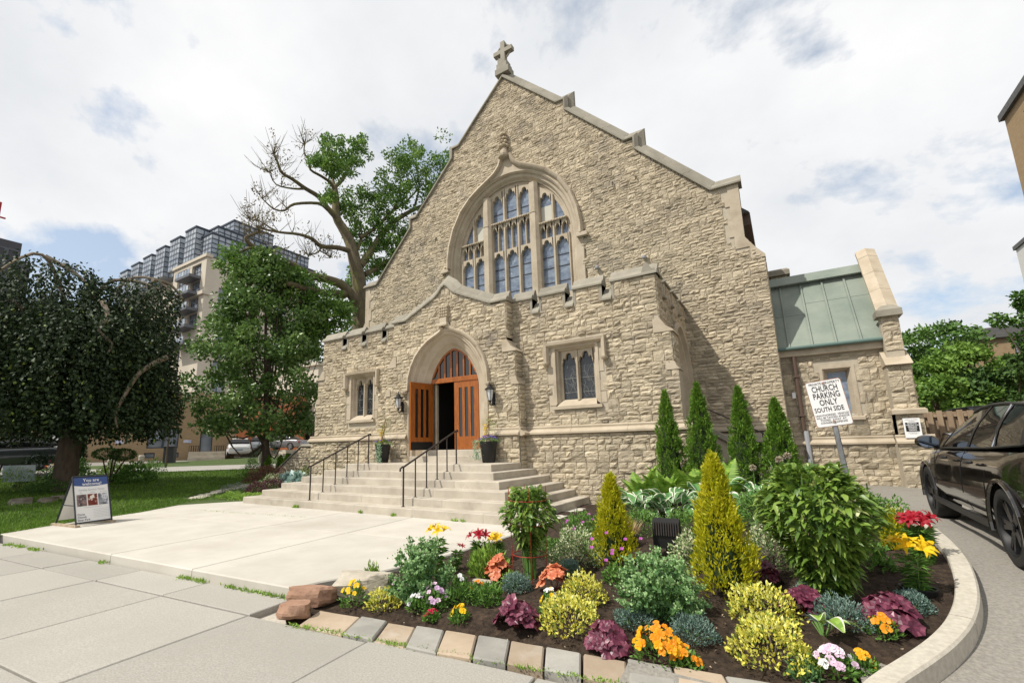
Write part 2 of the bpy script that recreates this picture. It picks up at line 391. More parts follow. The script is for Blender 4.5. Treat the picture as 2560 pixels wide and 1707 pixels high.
for sgn in (-1, 1):          # dressed edges of the wall and the weathered offset
    pl = [(8.9, 10.14), (8.9, 8.22), (9.0, 8.05), (9.16, 7.8), (9.4, 7.5), (9.4, 7.42), (9.0, 7.42), (9.0, 7.86), (8.6, 7.86), (8.6, 8.3), (8.46, 8.3), (8.46, 8.95), (8.58, 8.95), (8.58, 9.4), (8.44, 9.4), (8.44, 9.8), (8.56, 9.8), (8.56, 10.14)]
    pl = [(sgn*s, z) for s, z in pl]
    if sgn > 0: pl = list(reversed(pl))
    plate(pl, fM, .03, -.5, 'dressed_edge', M['lime'], church)
# ---- great window
gw = plate([(-3.3, 7.35), (3.3, 7.35), (3.3, 7.6), (-3.3, 7.6)], fM, .12, -.6, 'window', M['lime'], church); gw['label'] = 'great arched window with stone tracery and blue glass'
HP = [(3.3, 9.9), (3.3, 10.3), (3.2, 11.0), (2.95, 11.8), (2.5, 12.6), (1.95, 13.15), (1.4, 13.5), (.9, 13.76), (.58, 13.95), (.36, 14.2), (.22, 14.55)]
HOOD = [(-.06, 0), (-.06, .1), (.0, .2), (.1, .24), (.15, .17), (.15, 0)]
for o in sweep(mir(HP), HOOD, fM, 1.0, 'hood_mould', M['lime'], gw)+sweep(HP, [(-o, d) for o, d in reversed(HOOD)], fM, 1.0, 'hood_mould', M['lime'], gw): autosmooth(o, 50)
for sg in (-1, 1): MB().box(XC+sg*3.42-.22, XC+sg*3.42+.22, YM-.22, YM, 9.74, 9.9, .03).build('hood_stop', M['lime'], gw)
spn = [(s, ell(s, 3.22, 3.72)) for s in np.linspace(1.5, -1.5, 16)]
plate(spn+[(-s, z) for s, z in HP[6:]]+[(s, z) for s, z in reversed(HP[6:])], fM, .06, -.2, 'spandrel', M['lime'], gw)
def ring(a, b, y, n=40, zb=7.5): 
    pts = [(-a, zb), (-a, 9.0)]+[(a*-math.cos(math.pi*i/n), 10+b*math.sin(math.pi*i/n)) for i in range(n+1)]+[(a, 9.0), (a, zb)]
    return [(XC+s, y, z) for s, z in pts]
def rings(RS, name, parent, mat=None, ang=28):
    mb = MB(); n = len(RS[0]); vs = [p for r in RS for p in r]
    mb.add(vs, [(k*n+i, k*n+i+1, (k+1)*n+i+1, (k+1)*n+i) for k in range(len(RS)-1) for i in range(n-1)])
    return autosmooth(mb.build(name, mat or M['lime'], parent), ang)
rings([ring(3.5, 4.05, 17.2), ring(3.42, 3.98, 16.955), ring(3.16, 3.74, 16.955), ring(3.1, 3.68, 17.02), ring(3.1, 3.68, 17.1), ring(2.98, 3.55, 17.13), ring(2.9, 3.46, 17.28), ring(2.86, 3.42, 17.28), ring(2.84, 3.4, 17.36), ring(2.7, 3.25, 17.4), ring(2.7, 3.25, 17.6)], 'arch_reveal', gw)
AE, BE = 2.72, 3.27
def zE(s): return ell(s, AE, BE)
YG = 17.47
def pane(s0, s1, z0, top, name='pane', mat=None, y=YG, parent=None):
    ss = np.linspace(s0, s1, 9); tops = [(s, max(z0+.02, min(top(s), zE(s)) if parent is None else top(s))) for s in ss]
    vs = [(XC+s0, y, z0), (XC+s1, y, z0)]+[(XC+s, y, z) for s, z in reversed(tops)]
    return MB().add(vs, [tuple(range(len(vs)))]).build(name, mat or M['glassm'], parent or gw)
def parch(u, p=1.7, q=.62): return (1-min(1, abs(u))**p)**q
def head(s0, s1, zs, za, ztop, y0, y1, parent, cusp=.16, clip=True, name='tracery_head'):
    mb = MB(); n = 24; c = (s0+s1)/2; hw = (s1-s0)/2; col = []
    for i in range(n+1):
        u = -1+2*i/n; s = c+hw*u; zi = zs+(za-zs)*parch(u)-cusp*(za-zs)*1.6*math.exp(-((abs(u)-.5)/.1)**2)
        zt = min(ztop, zE(s)) if clip else ztop; zi = min(zi, zt-.005); col.append((s, zi, zt))
    vs = [p for s, zi, zt in col for p in ((XC+s, y0, zi), (XC+s, y0, zt), (XC+s, y1, zt), (XC+s, y1, zi))]; fs = []
    for i in range(n):
        a = 4*i; b = a+4
        fs += [(a, b, b+1, a+1), (a+3, a, b, b+3)[::-1], (a+1, b+1, b+2, a+2)]
    mb.add(vs, fs); return mb.build(name, M['lime'], parent)
def archtop(s0, s1, zs, za): return lambda s: zs+(za-zs)*parch((s-(s0+s1)/2)/((s1-s0)/2))
def mull(c, z0, z1, wd=.085, y0=17.3, y1=17.55, name='mullion'):
    z1 = min(z1, zE(c)+.05); po = [(c-wd, y1), (c-wd, y0+.12), (c-wd*.45, y0), (c+wd*.45, y0), (c+wd, y0+.12), (c+wd, y1)]
    return MB().prism([(XC+a, b) for a, b in po], z0, z1).build(name, M['lime'], gw)
for c in (-.355, .355): mull(c, 7.5, 13.4)
for c in (-2.03, 2.03): mull(c, 7.5, 12.4)
for sg in (-1, 1):
    mull(sg*1.2, 7.5, 13.1, .22, 17.08, 17.55, 'pier')
    MB().add([(XC+sg*1.2-.14, 17.06, 11.55), (XC+sg*1.2+.14, 17.06, 11.55), (XC+sg*1.2, 17.04, 11.85), (XC+sg*1.2-.14, 17.2, 11.55), (XC+sg*1.2+.14, 17.2, 11.55), (XC+sg*1.2, 17.2, 11.85)], [(0, 1, 2), (3, 5, 4), (0, 3, 4, 1), (1, 4, 5, 2), (2, 5, 3, 0)]).build('gablet', M['lime'], gw)
    mull(sg*2.7, 7.5, 10.3, .05)
LIGHTS = [(-.98, -.44, 11.64), (-.27, .27, 11.64), (.44, .98, 11.64), (1.42, 1.95, 11.0), (2.11, 2.65, 11.0), (-1.95, -1.42, 11.0), (-2.65, -2.11, 11.0)]
for s0, s1, zr in LIGHTS:
    c = (s0+s1)/2
    pane(s0, s1, 7.55, archtop(s0, s1, 9.8, 10.2)); head(s0, s1, 9.8, 10.2, 10.28, 17.3, 17.5, gw)
    mull(c, 10.26, zr-.3, .045, 17.34, 17.55, 'small_mullion')
    for a, b in ((s0, c-.045), (c+.045, s1)):
        pane(a, b, 10.28, archtop(a, b, zr-.42, zr-.2)); head(a, b, zr-.42, zr-.18, zr-.06, 17.28, 17.5, gw, .0)
    zs = {0: (12.55, 13.03)}.get(0) if False else None
    if abs(c) < .1: zs, za = 12.72, 13.18
    elif abs(c) < 1: zs, za = 12.55, 13.02
    elif abs(c) < 2: zs, za = 11.95, 12.4
    else: zs, za = 12.9, 13
    uncolored = abs(1.68-abs(c)) < .1
    up_ = pane(s0, s1, zr+.03, archtop(s0, s1, zs, za) if abs(c) < 2 else (lambda s: 14))
    if uncolored:
        pv = pane(s0+.02, s1-.02, zr+.05, lambda s: zs-.12, 'plain_pane', pm('plain_window_panel', (.50, .49, .42), None, rough=.3), 17.455)
    if abs(c) < 2: head(s0, s1, zs, za, za+.5, 17.3, 17.5, gw)
    for zb in (8.3, 8.95, 9.45)+((12.15,) if abs(c) < 1 else ()): MB().box(XC+s0, XC+s1, 17.445, 17.46, zb, zb+.02).build('saddle_bar', M['lead'], gw)
for s0, s1, zr in ((-1.0, 1.0, 11.64), (1.4, 2.68, 11.0), (-2.68, -1.4, 11.0)):
    rl = MB().box(XC+s0, XC+s1, 17.2, 17.5, zr-.06, zr+.02, .01)
    rl.build('transom', M['lime'], gw)
    k = int((s1-s0)/.12)
    for i in range(k): MB().box(XC+s0+(i+.2)*(s1-s0)/k, XC+s0+(i+.8)*(s1-s0)/k, 17.17, 17.2, zr-.05, zr).build('bead', M['lime'], gw)
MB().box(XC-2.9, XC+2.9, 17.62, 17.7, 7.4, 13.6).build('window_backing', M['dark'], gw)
# finial over the window
def lump(mb, c, r, seed, sq=(1, 1, 1), n=7):
    rg = random.Random(seed); vs = []; fs = []
    for i in range(n+1):
        th = math.pi*i/n
        for j in range(n+2):
            ph = 2*math.pi*j/(n+2); k = r*(1+rg.uniform(-.18, .18)) if 0 < i < n else r
            vs.append((c[0]+k*sq[0]*math.sin(th)*math.cos(ph), c[1]+k*sq[1]*math.sin(th)*math.sin(ph), c[2]+k*sq[2]*math.cos(th)))
    m = n+2
    for i in range(n):
        for j in range(m): q = (j+1) % m; fs.append((i*m+j, (i+1)*m+j, (i+1)*m+q, i*m+q))
    mb.add(vs, fs); return mb
def crockets(z0, z1, x, y, sz, seed, n=4):
    mb = MB(); rg = random.Random(seed)
    for i in range(n):
        z = z0+(z1-z0)*(i+.5)/n; k = sz*(1-.35*i/n)
        for a in range(6):
            ph = a*math.pi/3+i*.5
            lump(mb, (x+math.cos(ph)*k*.6, y+math.sin(ph)*k*.5, z+rg.uniform(-.02, .02)), k*.42, seed+i*7+a, (1, 1, .8), 5)
    return mb
fi = MB().lathe([(.2, 0), (.28, .05), (.3, .14), (.18, .22), (.15, .4), (.13, .55)], 10, (XC, YM-.12, 14.45)).build('finial', M['lime'], gw)
crockets(14.95, 15.75, XC, YM-.14, .26, 5, 4).build('crocket', M['carve'], fi)
# gable cross
cr_ = MB(); fC = lambda s, z, d: (XC+s, YM+.15-d, z)
plate([(-.36, 18.95), (.36, 18.95), (.36, 19.25), (.27, 19.25), (.27, 19.5), (.2, 19.5), (.2, 19.72), (-.2, 19.72), (-.2, 19.5), (-.27, 19.5), (-.27, 19.25), (-.36, 19.25)], fC, .28, -.28, '', None, None, cr_)
plate([(-.12, 19.7), (.12, 19.7), (.11, 20.17), (.5, 20.17), (.5, 20.38), (.11, 20.38), (.11, 20.8), (-.11, 20.8), (-.11, 20.38), (-.5, 20.38), (-.5, 20.17), (-.11, 20.17)], fC, .13, -.13, '', None, None, cr_)
crs = cr_.build('gable_cross', M['coping'], church)
cm = MB()
for a0 in range(4):
    pts = [(.36*math.cos(a0*math.pi/2+.25+t*1.07/6), .36*math.sin(a0*math.pi/2+.25+t*1.07/6)) for t in range(7)]
    cm.tube([(XC+a, YM+.15, 20.28+b) for a, b in pts], .045, 6)
cm.build('cross_ring', M['coping'], crs)
# ---- porch: wing walls
def wing_hw(z): return 6.82 if z > 4.47 else (7.1 if z > 3.45 else 7.2)
MER = [(2.3, 3.12), (3.36, 4.22), (4.48, 5.35), (5.62, 6.86)]
WC = 4.42
def sp_wing(z, sg=1):
    A = [(2.2, wing_hw(z))]
    if z > 5.66: A = inter(A, [(a+(.07 if a > 2.4 else 0), b-(.07 if b < 6.5 else 0)) for a, b in MER])
    if 2.55 < z < 4.62:
        q = .16 if int(z/.3) % 2 else .05
        A = minus(A, WC-.72-q, WC+.72+q)
    if 4.5 < z < 4.8: A = minus(A, 6.7, 8)
    return A if sg > 0 else [(-b, -a) for a, b in reversed(A)]
fW = front(YW)
wall_w = []
for sg in (1, -1):
    def bsp(z, sg=sg):
        A = [(2.2, wing_hw(z))]
        if z > 5.66: A = inter(A, MER)
        if 2.62 < z < 4.45: A = minus(A, WC-.66, WC+.66)
        return A if sg > 0 else [(-b, -a) for a, b in reversed(A)]
    ww = backing('porch_wall', -.05, 6.1, bsp, fW, .11, church, .35); wall_w.append(ww)
    masonry(2.1, 5.66, lambda z: sp_wing(z, sg), fW, ww, (.2, .29), 20+sg); masonry(5.67, 6.1, lambda z: sp_wing(z, sg), fW, ww, (.2, .24), 30+sg)
    masonry(-.05, 1.87, lambda z: [(2.2, 7.28)] if sg > 0 else [(-7.28, -2.2)], lambda s, z, d: fW(s, z, d+.1), ww, (.24, .34), 40+sg)
    MB().box(XC+(2.2 if sg > 0 else -7.28), XC+(7.28 if sg > 0 else -2.2), YW-.1, YW-.001, -.05, 1.86).build('plinth_core', M['mortar'], church)
    for a, b in MER:
        pa, pb = (a, b) if sg > 0 else (-b, -a)
        if a < 2.35: pa, pb = (2.42, b) if sg > 0 else (-b, -2.42)
        sweep([(pa-.03, 6.1), (pb+.03, 6.1)], COPE, fW, 1.4, 'coping_stone', M['coping'], church)
    for a, b in zip(MER[:-1], MER[1:]):
        lo, hi = (a[1], b[0]) if sg > 0 else (-b[0], -a[1])
        for e0, e1 in ((lo-.075, lo), (hi, hi+.075)): MB().box(XC+e0, XC+e1, YW-.035, YW+.34, 5.62, 6.1).build('crenel_jamb', M['coping'], church)
        sweep([(lo+.002, 5.6), (hi-.002, 5.6)], [(0, 0), (0, .1), (.05, .1), (.19, -.0), (.17, -.03), (.19, -.04), (.40, -.22), (.40, -.34), (0, -.34)], fW, None, 'crenel_sill', M['coping'], church)
    # weathered offsets of the corner
    for (za, zb, s0, s1, s2) in ((4.46, 4.83, 6.66, 6.82, 7.14), (3.44, 3.66, 6.9, 7.1, 7.23)):
        pl = [(s0, za), (s2, za), (s2-.02, za+.03), (s1+(s2-s1)*.45, za+(zb-za)*.42), (s1+.03, zb-.04), (s1, zb), (s0, zb)]
        pl = [(sg*a, b) for a, b in pl]; pl = pl if sg > 0 else list(reversed(pl))
        plate(pl, fW, .05, -.5, 'weathering_stone', M['lime'], church)
    # two-light window
    c = sg*WC
    pw = MB(); fr = lambda s, z, d, c=c: (XC+c+s, YW-d, z)
    RS = []
    for h, zt, zb, d in ((.70, 4.47, 2.7, -.02), (.70, 4.47, 2.7, .025), (.62, 4.4, 2.74, .025), (.6, 4.38, 2.75, -.05), (.56, 4.35, 2.78, -.07), (.53, 4.32, 2.82, -.17), (.48, 4.3, 2.86, -.19), (.48, 4.3, 2.86, -.3)):
        RS.append([fr(-h, zb, d), fr(-h, zt, d), fr(h, zt, d), fr(h, zb, d)])
    win = MB().prism([(-.74, 2.6), (.74, 2.6), (.74, 2.66), (-.74, 2.66)], 0, 1).v and plate([(-.74, 2.59), (.74, 2.59), (.74, 2.68), (-.74, 2.68)], fr, .1, -.1, 'window', M['lime'], church)
    rings(RS, 'window_reveal', win, None, 20)
    MB().add([fr(-.6, 2.68, .09), fr(.6, 2.68, .09), fr(.5, 2.88, -.2), fr(-.5, 2.88, -.2)], [(0, 1, 2, 3)]).build('sill', M['lime'], win)
    for q0, q1, zz in ((-.86, -.7, 2.72), (.7, .9, 3.05), (-.88, -.7, 3.35), (.7, .83, 3.6), (-.84, -.7, 3.85), (.7, .86, 2.72)):
        plate([(q0, zz), (q1, zz), (q1, zz+.3), (q0, zz+.3)], fr, .015, -.05, 'dressed_stone', M['lime'], win)
    for o in sweep([(-.85, 3.98), (-.85, 4.5), (.85, 4.5), (.85, 3.98)], [(-.05, 0), (-.05, .06), (0, .15), (.08, .17), (.1, .1), (.1, 0)], fr, 5, 'hood_mould', M['lime'], win): pass
    for e in (-1, 1): MB().lathe([(.04, 0), (.1, .03), (.12, .08), (.05, .1)], 10, (XC+c+e*.9, YW-.1, 3.9)).build('hood_stop', M['lime'], win)
    for s0, s1 in ((-.47, -.05), (.05, .47)):
        pane(c+s0, c+s1, 2.86, archtop(c+s0, c+s1, 3.92, 4.27), 'pane', M['glassd'], YW+.24, win)
        head(c+s0-.01, c+s1+.01, 3.9, 4.27, 4.33, YW+.14, YW+.28, win, .2, False)
    MB().prism([(XC+c+a, b) for a, b in ((-.06, YW+.3), (-.06, YW+.2), (-.025, YW+.1), (.025, YW+.1), (.06, YW+.2), (.06, YW+.3))], 2.84, 4.32).build('mullion', M['lime'], win)
    # leading lines, drawn as thin came strips in front of the glass
    cm = MB(); rg = random.Random(7+sg)
    for s0, s1 in ((-.47, -.05), (.05, .47)):
        for k in range(11):
            x0 = rg.uniform(s0+.05, s1-.05); z0 = rg.uniform(2.95, 3.85); pts = []
            a = rg.uniform(0, 6.28)
            for j in range(7):
                pts.append((XC+c+min(max(x0, s0+.02), s1-.02), YW+.232, min(max(z0, 2.9), 3.98))); a += rg.uniform(-.8, .8); x0 += .07*math.cos(a); z0 += .1*math.sin(a)
            cm.tube(pts, .0045, 4)
        for zz in (3.08, 3.5): cm.box(XC+c+s0, XC+c+s1, YW+.225, YW+.235, zz, zz+.012)
    tag(cm.build('came', pm('lead_came', (.22, .225, .22), None, rough=.5), win), kind='stuff')
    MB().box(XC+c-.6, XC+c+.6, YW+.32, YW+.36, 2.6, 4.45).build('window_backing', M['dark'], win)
# string courses
SC = [(0, 2.13), (.05, 2.13), (.075, 2.1), (.06, 2.045), (.09, 2.035), (.2, 1.95), (.2, 1.9), (.1, 1.87), (0, 1.87)]
def string(s0, s1, f, parent=church, pieces=1.5, zs=0):
    k = max(1, round((s1-s0)/pieces))
    for i in range(k):
        a = s0+(s1-s0)*i/k+.003; b = s0+(s1-s0)*(i+1)/k-.003
        mb = MB(); n = len(SC); mb.add([f(a, z+zs, d) for d, z in SC]+[f(b, z+zs, d) for d, z in SC], [tuple(range(n)), tuple(reversed(range(n, 2*n)))]+[(j, n+j, n+(j+1) % n, (j+1) % n) for j in range(n)])
        mb.build('string_course', M['lime'], parent)
string(2.62, 7.42, fW); string(-7.42, -2.62, fW)
string(7.3, 9.42, fM); string(-9.42, -7.3, fM)
# ---- porch: centre bay with the doorway
def bay_hw(z):
    if z > 6.1: return float(np.interp(z, [6.1, 6.68, 6.82, 7.0, 7.12], [1.82, .5, .3, .13, .02]))
    return 2.38 if z > 4.46 else (2.66 if z > 3.43 else 2.74)
def door_hw(z):
    if z > 5.5: return .2 if z < 5.75 else 0
    if z < 3.6: return 1.62
    lo, hi = 0, 1
    for _ in range(30):
        m = (lo+hi)/2
        if 3.6+1.9*parch(m) > z: lo = m
        else: hi = m
    return 1.62*lo
def sp_bay(z, full=False):
    e = bay_hw(z); A = [(-e, e)]
    if 4.5 < z < 4.8 and not full: A = [(-2.26, 2.26)]
    h = door_hw(z)
    return minus(A, -h-.02, h+.02) if h else A
fB = front(YB)
wall_b = backing('porch_bay_wall', .4, 7.1, lambda z: sp_bay(z, True), fB, .08, church, .5)
masonry(2.12, 6.98, sp_bay, fB, wall_b, (.19, .27), 51); masonry(.4, 1.87, sp_bay, lambda s, z, d: fB(s, z, d+.06), wall_b, (.24, .32), 52)
for sg in (-1, 1):
    fS = (lambda s, z, d: (XC+bay_hw(z)+d, YB+s, z)) if sg > 0 else (lambda s, z, d: (XC-bay_hw(z)-d, YW-s, z))
    wb = backing('porch_bay_wall', .0, 6.1, lambda z: [(.005, .395)], fS, .1, church, .2)
    masonry(.0, 6.1, lambda z: [(0, .4)] if not 4.5 < z < 4.8 else [], fS, wb, (.22, .3), 61)
    for (za, zb, s0, s1, s2) in ((4.45, 4.84, 2.22, 2.38, 2.72), (3.42, 3.66, 2.5, 2.66, 2.78)):
        pl = [(s0, za), (s2, za), (s2-.02, za+.03), (s1+(s2-s1)*.45, za+(zb-za)*.42), (s1+.03, zb-.04), (s1, zb), (s0, zb)]
        pl = [(sg*a, b) for a, b in pl]; pl = pl if sg > 0 else list(reversed(pl))
        plate(pl, fB, .05, -.45, 'weathering_stone', M['lime'], church)
    string(1.66 if sg > 0 else -2.76, 2.76 if sg > 0 else -1.66, lambda s, z, d: fB(s, z, d*.8))
    string(0, .38, (lambda s, z, d: (XC+2.74+d, YB-.1+s, z)) if sg > 0 else (lambda s, z, d: (XC-2.74-d, YW-s, z)), church, 1)
BP = [(2.46, 6.1), (1.8, 6.1), (.62, 6.63), (.42, 6.73), (.26, 6.86), (.12, 7.02), (0, 7.1)]
for o in sweep([(-s, z) for s, z in BP]+list(reversed(BP))[1:], COPE, fB, .8, 'coping_stone', M['coping'], church): autosmooth(o, 30)
def pring(hw, rise, y, zb=1.08, n=30):
    return [(XC-hw, y, zb), (XC-hw, y, 2.4)]+[(XC+hw*u, y, 3.6+rise*parch(u)) for u in np.sin(np.linspace(-math.pi/2, math.pi/2, n+1))]+[(XC+hw, y, 2.4), (XC+hw, y, zb)]
door = rings([pring(1.68, 1.98, YB-.02), pring(1.66, 1.95, YB-.05), pring(1.6, 1.88, YB-.05), pring(1.56, 1.84, YB+.0), pring(1.5, 1.79, YB+.01), pring(1.42, 1.72, YB+.12), pring(1.38, 1.68, YB+.13), pring(1.24, 1.55, YB+.26), pring(1.2, 1.51, YB+.27), pring(1.08, 1.39, YB+.42), pring(1.03, 1.34, YB+.44), pring(1.03, 1.34, YB+.7)], 'doorway', church, None, 32)
door['label'] = 'pointed stone doorway with one orange door leaf standing open'
OG = [(1.66, 3.55), (1.63, 4.0), (1.5, 4.4), (1.3, 4.75), (1.0, 5.06), (.7, 5.27), (.4, 5.4), (.2, 5.5), (.1, 5.62)]
HD2 = [(-.05, 0), (-.05, .06), (0, .13), (.07, .15), (.1, .09), (.1, 0)]
for o in sweep(mir(OG), HD2, fB, 1.2, 'hood_mould', M['lime'], door)+sweep(OG, [(-o, d) for o, d in reversed(HD2)], fB, 1.2, 'hood_mould', M['lime'], door): autosmooth(o, 50)
for sg in (-1, 1): MB().lathe([(.05, 0), (.11, .03), (.13, .08), (.13, .12), (.06, .14)], 10, (XC+sg*1.76, YB-.1, 3.42)).build('hood_stop', M['lime'], door)
sp_ = [(s, 3.6+1.9*parch(s/1.62)) for s in np.linspace(.5, -.5, 11)]
plate(sp_+[(-.42, 5.4), (-.2, 5.5), (-.1, 5.64), (.1, 5.64), (.2, 5.5), (.42, 5.4)], fB, .03, -.2, 'spandrel', M['lime'], door)
fb = MB().box(XC-.2, XC+.2, YB-.22, YB, 5.62, 5.72, .03); fb.box(XC-.14, XC+.14, YB-.15, YB, 5.72, 5.92)
fb = fb.build('finial', M['lime'], door)
cv = MB().box(XC-.19, XC+.19, YB-.12, YB, 5.92, 6.34)
for i in range(4):
    for j in range(4): lump(cv, (XC-.14+.093*i, YB-.13, 5.98+.1*j), .055, i*9+j, (1, .8, 1), 5)
cv.build('carved_block', M['carve'], fb)
# jamb blocks below string and door steps
DY_ = YB+.5
st = MB().prism([(XC-1.58, YB-.02), (XC+1.58, YB-.02), (XC+1.3, YB+.2), (XC+1.2, DY_+.4), (XC-1.2, DY_+.4), (XC-1.3, YB+.2)], 1.0, 1.295, .012).build('door_step', M['step'], door)
MB().prism([(XC-1.22, YB+.24), (XC+1.22, YB+.24), (XC+1.05, DY_), (XC+1.05, DY_+.6), (XC-1.05, DY_+.6), (XC-1.05, DY_)], 1.2, 1.49, .012).build('door_step', M['step'], door)
ZD0, ZD1 = 1.5, 3.78
MB().box(XC-1.04, XC+1.04, DY_-.06, DY_+.08, ZD1, 3.94, .012).build('transom', M['wood'], door)
for sg in (-1, 1): MB().box(XC+sg*1.015-.035, XC+sg*1.015+.035, DY_-.02, DY_+.07, ZD0, ZD1).build('door_post', M['wood'], door)
fan = MB(); u_ = np.linspace(-1, 1, 31)
fz = lambda s: 3.6+1.34*parch(s/1.03)
pl = [(1.03*u, fz(1.03*u)) for u in np.sin(u_*math.pi/2) if fz(1.03*u) > 3.94]
inn = [(s*.94, 3.94+(z-3.94)*.93) for s, z in pl]; k = len(pl)
fan.add([(XC+s, DY_-.04, z) for s, z in pl]+[(XC+s, DY_-.04, z) for s, z in inn]+[(XC+s, DY_+.05, z) for s, z in inn], [(i, i+1, k+i+1, k+i) for i in range(k-1)]+[(k+i, k+i+1, 2*k+i+1, 2*k+i) for i in range(k-1)])
fan = fan.build('fanlight', M['wood'], door)
bb = [-.66, -.4, -.13, .13, .4, .66]
for b_ in bb: MB().box(XC+b_-.03, XC+b_+.03, DY_-.03, DY_+.05, 3.94, 3.94+(fz(b_)-3.94)*.95).build('glazing_bar', M['wood'], fan)
for a, b in zip([-.93]+bb, bb+[.93]):
    ss = np.linspace(a, b, 5); vs = [(XC+a, DY_+.01, 3.94), (XC+b, DY_+.01, 3.94)]+[(XC+s, DY_+.01, max(3.95, 3.94+(fz(s)-3.94)*.95)) for s in reversed(ss)]
    MB().add(vs, [tuple(range(len(vs)))]).build('pane', M['glassdoor'], fan)
def leaf(origin, ang, width, flip, kick):
    """door leaf hinged at origin; local x runs along the leaf"""
    ca, sa = math.cos(ang), math.sin(ang)
    f = lambda a, t, z: (origin[0]+a*ca-t*sa, origin[1]+a*sa+t*ca, z)
    def bx(mb, a0, a1, t0, t1, z0, z1):
        v = [f(a, t, z) for z in (z0, z1) for a, t in ((a0, t0), (a1, t0), (a1, t1), (a0, t1))]
        return mb.add(v, [(0, 3, 2, 1), (4, 5, 6, 7), (0, 1, 5, 4), (1, 2, 6, 5), (2, 3, 7, 6), (3, 0, 4, 7)])
    T = .055; sl = [.17, .245, .355, .43, .54, .62, .73, .8]
    ws = [width*q for q in (0, .19, .32, .43, .56, .67, .80, 1.0)]
    mb = MB(); g0, g1 = ZD0+.42, ZD1-.22
    bx(mb, 0, ws[1], 0, T, ZD0, ZD1); bx(mb, ws[6], ws[7], 0, T, ZD0, ZD1)
    bx(mb, ws[1], ws[6], 0, T, ZD0, g0); bx(mb, ws[1], ws[6], 0, T, g1, ZD1)
    bx(mb, ws[2], ws[3], 0, T, g0, g1); bx(mb, ws[4], ws[5], 0, T, g0, g1)
    d = mb.build('door_leaf', M['wood'], door)
    for a, b in ((1, 2), (3, 4), (5, 6)):
        bx(MB(), ws[a], ws[b], T*.4, T*.6, g0, g1).build('pane', M['glassdoor'], d)
    if kick: bx(MB(), .01, width-.01, T, T+.006, ZD0+.01, ZD0+.26).build('kick_plate', M['black'], d)
    ha = width*.9
    bx(MB(), ha-.03, ha+.03, -.01, 0, ZD0+.85, ZD0+1.25).build('push_plate', M['black'], d)
    mb = MB(); tt = -.06 if not kick else T+.06; e = 0 if not kick else T
    mb.tube([f(ha, e, ZD0+.75), f(ha, tt, ZD0+.8), f(ha, tt, ZD0+1.3), f(ha, e, ZD0+1.35)], .013, 6); mb.build('handle', M['iron'], d)
    return d
leaf((XC+.99, DY_+.02), math.pi, .99, False, False)
dl = leaf((XC-.98, DY_-.02), math.radians(-101), .98, True, False)
leafk = MB(); ca, sa = math.cos(math.radians(-101)), math.sin(math.radians(-101))
q = lambda a, t, z: (XC-.98+a*ca-t*sa, DY_-.02+a*sa+t*ca, z)
leafk.add([q(.02, .06, ZD0+.0), q(.96, .06, ZD0), q(.96, .06, ZD0+.27), q(.02, .06, ZD0+.27)], [(0, 1, 2, 3)]).build('kick_plate', M['black'], dl)
MB().box(XC-.93, XC-.86, DY_+.1, DY_+.2, ZD0, ZD1-.02).build('inner_door_edge', M['lime'], door)
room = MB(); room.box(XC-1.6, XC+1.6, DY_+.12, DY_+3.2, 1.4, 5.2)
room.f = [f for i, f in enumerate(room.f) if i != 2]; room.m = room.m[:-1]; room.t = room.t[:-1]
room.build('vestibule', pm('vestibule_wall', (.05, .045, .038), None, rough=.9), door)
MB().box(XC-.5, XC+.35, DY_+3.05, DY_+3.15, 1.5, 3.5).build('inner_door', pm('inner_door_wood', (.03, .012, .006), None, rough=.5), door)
# ---- porch side walls and roof
SX = XC+6.82
fR = lambda s, z, d: (SX+d, YW+s, z)
def side_arch(z):
    if z < 2.1 or z > 5.1: return 0
    return 1.45 if z < 3.4 else 1.45*max(0, 1-((z-3.4)/1.7)**2)**.6
MS = [(-.02, .62), (.88, 1.72), (1.98, 2.82), (3.08, 4.25)]
def sp_side(z):
    A = [(0, 4.25)]
    if z > 5.66: A = inter(A, MS)
    h = side_arch(z)
    return minus(A, 2.55-h, 2.55+h) if h else A
ws_ = backing('porch_wall', -.05, 6.1, lambda z: inter(sp_side(z), [(.36, 5)]), fR, .1, church, .3)
masonry(-.05, 6.1, sp_side, fR, ws_, (.22, .3), 71)
for a, b in MS: sweep([(a-.06, 6.1), (b+.02, 6.1)], COPE, fR, 1.2, 'coping_stone', M['coping'], church)
for a, b in zip(MS[:-1], MS[1:]):
    for e0 in (a[1]-.07, b[0]): MB().box(SX-.3, SX+.05, YW+e0, YW+e0+.07, 5.6, 6.1).build('crenel_jamb', M['lime'], church)
    sweep([(a[1], 5.58), (b[0], 5.58)], [(0, 0), (0, .1), (.05, .1), (.15, -.15), (.15, -.3), (0, -.3)], fR, None, 'crenel_sill', M['coping'], church)
def sring(h, k, x): return [(x, YW+2.55-h, 2.05), (x, YW+2.55-h, 3.0)]+[(x, YW+2.55+h*u, 3.4+k*parch(u)) for u in np.linspace(-1, 1, 25)]+[(x, YW+2.55+h, 3.0), (x, YW+2.55+h, 2.05)]
sdw = rings([sring(1.62, 1.86, SX+.02), sring(1.6, 1.84, SX+.12), sring(1.48, 1.72, SX+.12), sring(1.42, 1.66, SX), sring(1.36, 1.6, SX-.01), sring(1.25, 1.5, SX-.14), sring(1.15, 1.4, SX-.2)], 'window_surround', church)
sp2 = sring(1.18, 1.42, SX-.19); MB().add(sp2, [tuple(range(len(sp2)))]).build('pane', M['glassd'], sdw)
string(0, 4.25, fR, church, 1.4)
bs = MB(); bs.prism([(SX-.1, YW+.0), (SX+.38, YW+.0), (SX+.38, YW+.75), (SX-.1, YW+.75)], 4.0, 4.46)
plx = lambda s, z, d: (SX+s, YW-.002-d, z)
